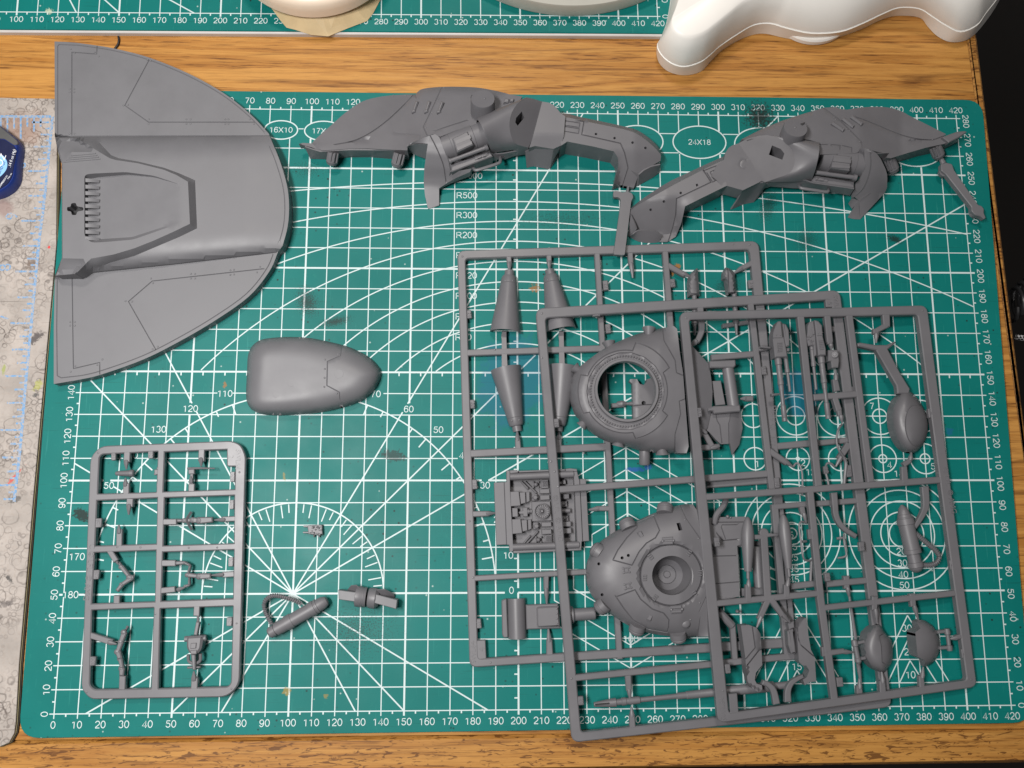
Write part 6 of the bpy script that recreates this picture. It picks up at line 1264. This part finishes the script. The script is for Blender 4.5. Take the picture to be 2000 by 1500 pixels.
for q in (((1502, 1170), (1484, 1210), 12, (1478, 1226)), ((1507, 1170), (1530, 1203), 12, (1543, 1216)), ((1463, 1176), (1462, 1142), 12, (1462, 1128)), ((1538, 1168), (1537, 1142), 12, (1541, 1126)), ((1769, 945), (1767, 911), 13, None), ((1766, 908), (1780, 899), 10, (1780, 884)), ((1731, 608), (1733, 638), 15, None), ((1734, 634), (1712, 646), 11, None), ((1712, 642), (1711, 652), 11, (1711, 670)), ((1640, 800), (1642, 812), 9, (1645, 826)),
          ((1618, 1276), (1650, 1272), 11, (1667, 1274)), ((1887, 1241), (1868, 1246), 10, (1854, 1248)), ((1710, 1165), (1709, 1192), 12, (1713, 1217)), ((1783, 1160), (1785, 1185), 12, (1793, 1210)), ((1726, 1362), (1724, 1330), 13, (1722, 1312)), ((1803, 1352), (1800, 1320), 11, (1803, 1303)), ((1622, 664), (1622, 672), 11, (1624, 684)), ((1636, 764), (1632, 740), 12, (1632, 722))): gate(sc_, *q[:3], zC, q[3])
ps = obj('gate_post', MB().bar((1493, 1046), (1501, 1175), 14, dn(zC, eps()), 2.8, .4), GREYL, sc_)
m = MB().prism(ell(1493, 1041, 9, n=14), dn(zC, eps()), 2.6, .4); m.bar((1492, 1049), (1469, 1049), 9, dn(zC, eps()), 2.4, .3); m.bar((1498, 1045), (1521, 1045), 9, dn(zC, eps()), 2.4, .3, 2.5); obj('gate_cross', m, GREYL, sc_)
def zc(u): return at(zC, u)
obj('fuel_pod', MB().lathe((1460, 1009, zc(1460) - .5), (1461, 1116, zc(1460) - .5), [(0, 0), (.02, 3.5), (.08, 7), (.2, 11), (.35, 12.8), (.55, 12), (.8, 9.4), (1, 7.2), (1, 3.4), (1.13, 3.2), (1.13, 0)], 20), GREYD, sc_)
obj('fuel_pod', MB().lathe((1529, 1004, zc(1530) - .5), (1540, 1110, zc(1530) - .5), [(0, 0), (.02, 4), (.08, 7.5), (.2, 10.6), (.38, 12.2), (.6, 11.2), (.85, 8), (1, 6.2), (1, 3.2), (1.15, 3), (1.15, 0)], 20), GREYD, sc_)
# guns
g11 = E2(.11, 1460, 600); g11b = E2(.11, 1460, 750)
def gun_side(o_, h, nm='gun_body'): return obj(nm, MB().prism(g11(o_), h, h - 6.5, .5), GREYD, sc_)
gb = gun_side([(462, 450), (500, 335), (545, 250), (590, 242), (640, 300), (660, 560), (700, 760), (718, 880), (640, 886), (492, 892), (455, 560)], 14.6)
obj('gun_plate', MB().prism(rnd(g11([(632, 285), (690, 300), (738, 400), (752, 560), (752, 688), (690, 702), (662, 560)]), 2), 15.2, 9, .5), GREYD, gb); obj('gun_plate', MB().prism(g11([(690, 715), (750, 720), (750, 780), (700, 790)]), 13.2, 9, .3), GREYD, gb)
m = MB()
for i in range(6): m.bar(g11([(545, 640 + 30 * i)])[0], g11([(622, 632 + 30 * i)])[0], 1.5, 14.9, 14, .15)
m.bar(g11([(530, 630)])[0], g11([(540, 800)])[0], 1.6, 14.95, 14, .15); m.bar(g11([(458, 540)])[0], g11([(655, 535)])[0], 1.3, 14.92, 14, .1); m.ball((*g11([(510, 490)])[0], 14.6), 1.6, 4); m.ball((*g11([(585, 490)])[0], 14.6), 1.6, 4); obj('gun_ribs', m, GREYD, gb, kind='stuff')
obj('gun_slot_shade', MB().bar(g11([(600, 270)])[0], g11([(630, 540)])[0], 3, 14.7, 14, .05), DARK, gb)  # thin dark bar as painted shade of the gun's slot
bp = [(0, 0), (0, 6), (.05, 7), (.13, 7), (.14, 5.6), (.22, 5.6), (.225, 6.2), (.26, 5.6), (.38, 5.4), (.39, 6), (.44, 6), (.45, 4.8), (.47, 5.2), (.49, 4.8), (.51, 5.2), (.53, 4.6), (.55, 4), (.75, 4), (.76, 5.4), (.94, 5.2), (.945, 4.8), (.95, 5.4), (1, 5.2), (1, 0)]
bq = [(0, 0), (0, 4.2), (.07, 4.6), (.08, 3.8), (.1, 4.2), (.36, 4.2), (.37, 4.8), (.46, 4.8), (.47, 3), (1, 2.8), (1, 0)]
obj('gun_barrel', MB().lathe((1519, 696, 12), (1533, 823, 12), bp, 14), GREYD, sc_); obj('gun_barrel', MB().lathe((1534, 696, 12), (1543, 765, 12), bq, 12), GREYD, sc_)
gb = gun_side([(1072, 450), (1075, 335), (1110, 255), (1180, 238), (1212, 480), (1240, 850), (1192, 872), (1182, 685), (1092, 682), (1056, 560)], 12.4); gc = gun_side([(1196, 226), (1262, 242), (1330, 322), (1345, 520), (1398, 740), (1400, 850), (1266, 856), (1235, 600)], 13.6)
m = MB()
for i in range(6): m.bar(g11([(1262 + 4 * i, 598 + 30 * i)])[0], g11([(1345 + 4 * i, 592 + 30 * i)])[0], 1.5, 13.9, 13, .15)
m.bar(g11([(1240, 500)])[0], g11([(1340, 495)])[0], 1.3, 13.92, 13, .1); m.ball((*g11([(1258, 455)])[0], 13.6), 1.6, 4); m.ball((*g11([(1320, 450)])[0], 13.6), 1.6, 4); obj('gun_ribs', m, GREYD, gc, kind='stuff')
random.seed(5); m = MB()
for i in range(9): x, y = random.uniform(1065, 1150), random.uniform(470, 660); m.prism(g11([(x, y), (x + 28, y - 3), (x + 30, y + 18), (x + 2, y + 22)]), 12.7 + .02 * i, 11.5, .12)
m.prism(g11([(1145, 360), (1190, 355), (1200, 480), (1160, 485)]), 13.0, 11, .2); obj('gun_detail', m, GREYD, gb, kind='stuff')
obj('gun_barrel', MB().lathe((1603, 693, 10.5), (1618, 818, 10.5), bp, 14), GREYD, sc_); obj('gun_barrel', MB().lathe((1585, 677, 10.5), (1594, 761, 10.5), bq, 12), GREYD, sc_)
sq = obj('sensor_block', MB().prism(g11([(1442, 758), (1612, 758), (1632, 950), (1620, 1070), (1502, 1078), (1490, 962), (1440, 958)]), zc(1630) + .6, 6, .4), GREYD, sc_)
obj('sensor_lens', MB().lathe((*g11([(1545, 840)])[0], 10.5), (*g11([(1545, 838)])[0], zc(1630) + 1.4), [(0, 0), (0, 7.4), (.92, 7.4), (1, 6.2), (.85, 5.5), (.85, 4), (1, 3), (1, 0)], 18), GREYD, sq)
for a, b in (((1487, 676), (1506, 679)), ((1508, 771), (1524, 769))): run(sc_, a, b, 5, dn(zC, .6), 'gate', 3)
# stem and teardrop pod
q16 = E2(.16, 1600, 620)
stem = q16([(472, 315), (500, 305), (690, 335), (830, 335), (925, 290), (942, 305), (842, 388), (1000, 690), (1112, 870), (1100, 930), (960, 930), (948, 830), (700, 402), (480, 350)])
obj('pod_stem', MB().prism(stem, dn(zC, .2), 3.4, .5), GREYD, sc_)
r3 = E2(.3, 1400, 450)
TD = cr(r3([(1130, 1215), (1148, 1115), (1195, 1055), (1250, 1045), (1310, 1100), (1358, 1190), (1374, 1270), (1360, 1360), (1312, 1428), (1262, 1450), (1200, 1415), (1150, 1325)]), 5, True)
td_z = lambda U: 3.5 + 8.5 * np.sqrt(np.clip(1 - (1 - np.clip(sdist(U, TD) / 36, 0, 1)) ** 2.1, 0, 1))
el_ = r3(ell(1300, 1275, 72, 135, 40, rot=-4)); obj('teardrop_pod', MB().relief(TD, td_z, (), [(el_ + el_[:1], 2.4, .35)], (), 5, 1.5), GREYD, sc_, 40)
# hose canister
b15 = E2(.15, 1640, 900)
obj('canister_body', MB().lathe((*b15([(808, 575)])[0], 5.5), (*b15([(1010, 1455)])[0], 5.5), [(0, 0), (.0, 2), (.05, 8), (.1, 10.5), (.14, 11.5), (.145, 13), (.18, 13.6), (.185, 14.4), (.20, 14.4), (.205, 16.4), (.29, 17), (.295, 15.4), (.66, 15.4), (.665, 16.8), (.72, 16.6), (.725, 12.6), (.85, 12.6), (.855, 15), (.92, 15), (.925, 13.2), (.95, 12.4), (.99, 7), (1, 2), (1, 0)], 24), GREYD, sc_)
hose([(1788, 1042, 6.5), (1800, 1052, 6.5), (1814, 1064, 6.5), (1827, 1075, 6.5), (1834, 1087, 6.5), (1829, 1099, 6.3), (1815, 1104, 6), (1797, 1103, 5.5)], 5.2, 'ribbed_hose', sc_)
obj('canister_clip', MB().bar((1783, 1030), (1788, 1046), 3, 8.5, 6, .2), GREYL, sc_)
# two half shells with hinges
q16 = E2(.16, 1600, 1140)
DL = q16([(700, 490), (590, 570), (542, 680), (530, 800), (560, 930), (640, 1030), (740, 1078), (800, 1080), (838, 1030), (882, 960), (897, 830), (880, 690), (800, 600), (755, 520)])
DLs = cr(DL, 4, True); obj('half_shell', MB().relief(DLs, lambda U: 5.5 + 6.5 * np.sqrt(np.clip(1 - (1 - np.clip(sdist(U, DLs) / 26, 0, 1)) ** 2.1, 0, 1)) - .5 * inside(U, q16([(800, 600), (735, 640), (760, 760), (770, 960), (835, 1000), (900, 960), (900, 690)])), (), [(q16([(800, 605), (735, 640), (762, 770), (772, 960), (832, 1000)]), 2.2, .4)], (), 5, 2), GREYD, sc_, 34)
DRo = q16([(1200, 433), (1290, 450), (1380, 510), (1448, 610), (1476, 720), (1466, 830), (1420, 930), (1360, 985), (1278, 1016), (1298, 940), (1240, 914), (1203, 893), (1173, 592), (1236, 548), (1194, 474)])
obj('half_shell', MB().relief(DRo, lambda U: 2.5 + 7.5 * np.sqrt(np.clip(1 - (1 - np.clip(sdist(U, q16([(1200, 433), (1290, 450), (1380, 510), (1448, 610), (1476, 720), (1466, 830), (1420, 930), (1360, 985), (1278, 1018)]), False) / 44, 0, 1)) ** 2.0, 0, 1)), (), (), (), 6, 1.5), GREYD, sc_, 34)
obj('hinge_rod', MB().lathe((1849, 1228, 5.5), (1855, 1271, 5.5), [(0, 0), (0, 5), (.12, 6), (.25, 6), (.27, 4), (.75, 4), (.77, 6), (.9, 6), (1, 5), (1, 0)], 12), GREYD, sc_); m = MB(); m.bar((1832, 1235), (1850, 1233), 6, 6.2, 3.5, .3); m.bar((1836, 1266), (1854, 1265), 6, 6.25, 3.5, .3); obj('hinge_arm', m, GREYD, sc_)
obj('hinge_rod', MB().lathe((1668, 1250, 8), (1677, 1296, 8), [(0, 0), (0, 5), (.1, 6.5), (.25, 6.5), (.28, 5), (.75, 5), (.78, 6.5), (.92, 6.5), (1, 4), (1, 0)], 12), GREYD, sc_); m = MB(); m.bar((1673, 1257), (1690, 1253), 6, 8.6, 6, .3); m.bar((1678, 1288), (1692, 1285), 6, 8.5, 6, .3); obj('hinge_arm', m, GREYD, sc_)
# armour plates
k14 = E2(.14, 1380, 1150)
AL = k14([(478, 512), (590, 503), (700, 545), (752, 630), (765, 800), (768, 880), (776, 1060), (690, 1170), (672, 1270), (700, 1325), (772, 1345), (782, 1432), (720, 1440), (640, 1392), (572, 1290), (552, 1120), (545, 985)])
def al_z(U): return 14.6 - 1.4 * inside(U, k14([(750, 840), (570, 1062), (560, 1300), (800, 1460), (800, 840)])).astype(float) - 1.5 * np.clip((U[:, 0] - 1478) / 8, 0, 1) * np.clip((1275 - U[:, 1]) / 10, 0, 1)
obj('armour_plate', MB().relief(AL, al_z, (), [(k14([(640, 530), (680, 820), (548, 980)]), 2.6, .6), (k14([(752, 830), (572, 1060)]), 2.6, .5)], (), 5, 8.5), GREYD, sc_)
AR = k14([(1255, 580), (1290, 485), (1335, 420), (1392, 405), (1420, 640), (1455, 850), (1508, 950), (1530, 1292), (1440, 1302), (1372, 1345), (1345, 1270), (1400, 1230), (1432, 1140), (1392, 1070), (1340, 1070), (1290, 1020), (1270, 760)])
obj('armour_plate', MB().relief(AR, lambda U: 12.0 + .8 * inside(U, k14([(1330, 430), (1270, 540), (1275, 680), (1310, 780), (1500, 940), (1400, 380)])), (), [(k14([(1330, 440), (1270, 540), (1275, 680), (1310, 780), (1490, 935)]), 2.6, .5)], (), 5, 6.0), GREYD, sc_)
obj('armour_block', MB().prism(rnd(k14([(1135, 590), (1222, 560), (1252, 800), (1260, 908), (1190, 912), (1152, 800)]), 2), 11.5, 6, .8), GREYD, sc_); obj('armour_block', MB().prism(k14([(1140, 480), (1225, 455), (1235, 545), (1160, 575)]), 10.8, 6, .5), GREYD, sc_)
for lb, q in (('1', (1605, 1264, 1616, 1283)), ('2', (1634, 1324, 1646, 1342)), ('3', (1878, 1268, 1887, 1286)), ('4', (1813, 798, 1823, 816)), ('5', (1855, 1094, 1864, 1113)), ('6', (1678, 1059, 1688, 1077)), ('7', (1578, 1034, 1591, 1054)), ('8', (1416, 1298, 1426, 1316)), ('A16', (1358, 797, 1370, 815)), ('9', (1611, 1120, 1621, 1136)), ('15', (1395, 1050, 1405, 1068))): ctab(sc_, *q, zC, lb, -84)
m = MB(); m.text('SWL64', 1411, 1385, 3.3, zc(1411), 94, .25); obj('embossed_lettering', m, GREYL, sc_); obj('number_plate', MB().prism(rnd([(1424, 1356), (1440, 1354), (1443, 1392), (1427, 1395)], 2), dn(zC, .2), 2.6, .3), GREYL, sc_)
m = MB(); m.text('© LFL  © AMG', 1854, 958, 3.4, zc(1854), -83, .25); obj('embossed_lettering', m, GREYL, sc_)
marks(sc_, [(1340, 621), (1802, 606), (1412, 1349), (1897, 1327)], zC)
# ---------------------------------------------------------------- things round the edge of the desk
def W(u, v, z): return P(u, v, z)
# white lamp base
lb = thing('lamp_base', 'white plastic lamp base with rounded lobes standing on the bare oak', 'lamp base', 1580, 40, ZD)
foot = [(1316, -60), (1303, 36), (1290, 76), (1282, 97), (1287, 122), (1306, 140), (1336, 147), (1368, 140), (1388, 120), (1408, 100), (1440, 80), (1470, 68), (1496, 66), (1532, 74), (1575, 80), (1625, 76), (1680, 58), (1718, 40), (1750, 31), (1795, 34), (1812, 52), (1830, 70), (1856, 82), (1888, 78), (1915, 55), (1952, 0), (1965, -60)]
seam = [(1318, -60), (1305, 30), (1292, 70), (1283, 90), (1294, 111), (1314, 126), (1338, 131), (1368, 122), (1388, 107), (1406, 91), (1440, 68), (1472, 50), (1504, 47), (1536, 56), (1584, 66), (1640, 63), (1682, 48), (1722, 29), (1756, 16), (1795, 18), (1820, 33), (1846, 50), (1876, 63), (1908, 50), (1926, 26), (1955, -15), (1966, -70)]
tope = [(1345, -60), (1322, 10), (1313, 35), (1316, 50), (1325, 59), (1340, 65), (1358, 65), (1378, 57), (1400, 41), (1425, 21), (1460, -6), (1500, -20), (1540, -22), (1560, -20), (1590, -20), (1640, -22), (1680, -26), (1715, -34), (1750, -40), (1800, -35), (1840, -25), (1860, -20), (1885, -20), (1910, -25), (1925, -35), (1935, -60), (1940, -100)]
def zrow(l, z_): return [(x, y, z_) for x, y in cr(l, 4)]
def lerp(a, b, t): return [(x0 + (x1 - x0) * t, y0 + (y1 - y0) * t) for (x0, y0), (x1, y1) in zip(a, b)]
low_ = MB().sheet([zrow(foot, ZD + .3), zrow(seam, 6.0)]); obj('base_skirt', low_, WHITE, lb, 60)
up_s = lerp(seam, tope, .035)
body = MB().sheet([zrow(up_s, 6.2), zrow(lerp(seam, tope, .10), 8.2), zrow(lerp(seam, tope, .45), 15.5), zrow(lerp(seam, tope, .82), 21.6), zrow(lerp(seam, tope, .94), 22.8), zrow(tope, 23.2), zrow(lerp(tope, [(1620, -160)] * len(tope), .5), 23.4), zrow(lerp(tope, [(1620, -160)] * len(tope), .98), 23.4)])
obj('base_shell', body, WHITE, lb, 60); obj('seam_lip', MB().sheet([zrow(seam, 6.0), zrow(up_s, 6.2)]), WHITE, lb, 20)
obj('turntable_foot', MB().lathe(P(1582, 10, ZD + .3), P(1582, 10, ZD + .3) + np.array([0, 0, 4.0]), [(0, 0), (0, 92), (.2, 96), (.8, 96), (1, 93), (1, 0)], 48), WHITE, lb)
# cream cup on a folded tan paper collar
cup = thing('cream_cup', 'round cream plastic cup standing on folded tan paper at the top edge', 'cup', 615, 0, 8)
c0 = P(615, -119, 7.5); uz = np.array([0, 0, 1.0]); kc = np.linalg.norm(P(615, 41, 7.5) - c0) * 4.25 / 160
def sc_p(k, l): return [(t, r * k) for t, r in l]
obj('cup_wall', MB().lathe(c0, c0 + uz * 11, sc_p(kc, [(0, 0), (0, 158), (.05, 160), (.45, 159), (.75, 157), (.92, 152), (.99, 146), (1.0, 140), (.93, 135), (.7, 128), (.5, 118), (.45, 0)]), 72), CREAM, cup, 40)
tp_ = thing('paper_collar', 'folded tan paper collar with creased facets under the cream cup', 'paper', 640, 60, 0)
ou = [(500, -60), (526, 10), (546, 38), (559.5, 54), (576, 58), (607, 68), (641, 71), (680, 55), (717, 41), (729, 25.5), (748, -10), (760, -60)]; inn = [(540, -60), (550, -10), (566, 15), (572, 20), (586, 24), (607, 27), (628, 26), (660, 18), (684, 6), (694, -8), (706, -30), (715, -60)]
for k in range(len(ou) - 1):
    h = 0.0 if k % 2 else 0.4
    obj('paper_facet', MB().sheet([[(*ou[k], .4), (*ou[k + 1], .4)], [(*inn[k], 7.2 + .3 * (k % 2)), (*inn[k + 1], 7.2 + .3 * ((k + 1) % 2))]], 2), TAN, tp_, 10, solid=.35)
# stone grey dish
dish = thing('grey_dish', 'shallow stone grey round dish with odds and ends, cut off by the top edge', 'dish', 1106, 0, 0)
c1_ = P(1106, -268, 0.2); kd = np.linalg.norm(P(1106, 35.5, 0.2) - c1_) * 4.25 / 303
obj('dish_wall', MB().lathe(c1_, c1_ + uz * 9, sc_p(kd, [(0, 0), (0, 300), (.04, 303), (.9, 304), (1, 302.5), (1, 292), (.9, 290), (.2, 287), (.2, 0)]), 110), STONE, dish, 40)
m = MB(); 
for q, h in (([(1056, 4), (1085, 6), (1090, -30), (1050, -32)], 5), ([(1092, 8), (1116, 9), (1118, -30), (1094, -30)], 4), ([(1140, 6), (1180, 2), (1180, -30), (1140, -30)], 4.5)): m.prism(q, h, 1.8, .4)
obj('dish_scraps', m, GREYL, dish, kind='stuff'); obj('dark_scrap', MB().prism([(1058, 5), (1084, 7), (1086, -6), (1058, -8)], 6, 1.9, .4), BLACKC, dish); obj('wire_loop', MB().tube([(1140, -8, 6), (1150, 3, 6), (1165, 4, 6), (1172, -6, 6)], 2, 8), STONE, dish)
# glue bottle at the left edge
gl = thing('glue_bottle', 'dark blue glue bottle with navy label lying on the worn pale mat', 'bottle', 15, 320, 0.2)
bo = rnd([(-120, 190), (0, 245), (33, 271), (36, 284), (32, 312), (30, 346), (19, 364), (0, 376), (-120, 410)], [1, 4, 6, 5, 6, 8, 8, 6, 1], 4)
obj('bottle_body', MB().prism(bo, 6.5, .25, .8, bh=1.2), BLUE, gl, 40)
obj('bottle_shoulder', MB().prism(rnd([(-120, 190), (0, 247), (33, 274), (35, 281), (28, 284), (8, 271), (-120, 265)], [1, 3, 4, 3, 3, 3, 1]), 6.75, 5, .2), CAPG, gl)
lab = obj('bottle_label', MB().prism(rnd([(-120, 266), (8, 272), (29, 286), (31, 294), (27, 322), (24, 344), (15, 359), (-2, 370), (-120, 400)], [1, 4, 4, 4, 4, 6, 5, 4, 1]), 6.9, 5, .1), NAVY, gl)
obj('label_text', MB().text('.14 fl oz (4g)', 23.5, 309, 1.95, 6.91, 80, .03, slant=.22, squeeze=.92), LETTER, lab)
LB = plastic('label_pale_blue', (0.25, 0.5, 0.85), .4)
obj('label_swoosh', MB().prism(cr([(-30, 312), (0, 302), (12, 312), (14, 325), (8, 337), (-6, 348), (-34, 352)], 4), 6.95, 6, .03), LB, lab)
obj('label_text', MB().text('Control', 1, 331, 2.6, 6.97, 72, .03, slant=.2), NAVY, lab)
obj('label_text', MB().text('OZ', 3, 313, 4.2, 6.98, 74, .03, slant=.2), LETTER, lab)
for i, (u, v, t_) in enumerate(((8, 352, 'PRECISION'), (3, 360, 'CONTROL'), (19, 344, 'Net wt'))): obj('label_text', MB().text(t_, u, v, 1.1, 6.91 + .005 * i, 62, .03), LETTER, lab)
# a bit of black thread, and cables in the dark beside the desk
th_ = thing('thread_bit', 'short bent bit of black thread on the oak behind the wing plate', 'thread', 230, 82, ZD)
obj('thread', MB().tube([(231, 71, ZD + .9), (232, 78, ZD + .9), (230, 87, ZD + .9), (224, 95, ZD + .9)], 1.9, 8), BLACKC, th_)
cb = thing('coiled_cable', 'glossy black coiled cable in the dark beside the right desk edge', 'cable', 1995, 560, -30)
pts = []
for k in range(140):
    a = k / 140 * 2 * math.pi * 7; pts.append((1975 + k * .55 + 26 * math.cos(a) * .5, 600 - k * .5 + 30 * math.sin(a), -34 + 7 * math.cos(a)))
obj('cable_coil', MB().tube(pts, 4.2, 8, 1), BLACKC, cb)
def braid():
    t = NT('braided_sleeve'); ck = t.n('ShaderNodeTexChecker'); ck.inputs['Scale'].default_value = 0.9; t.l(t.pos(rot=(.3, .2, .78)), ck.inputs['Vector']); ck.inputs['Color1'].default_value = (.02, .02, .02, 1); ck.inputs['Color2'].default_value = (.5, .5, .5, 1)
    return t.out(ck.outputs['Color'], .5)
bc = thing('braided_cable', 'black and white braided cable end beside the right desk edge', 'cable', 1992, 659, -30)
obj('cable_sleeve', MB().tube([(1984, 658, -30), (2004, 661, -30), (2040, 663, -34)], 6, 10), braid(), bc)
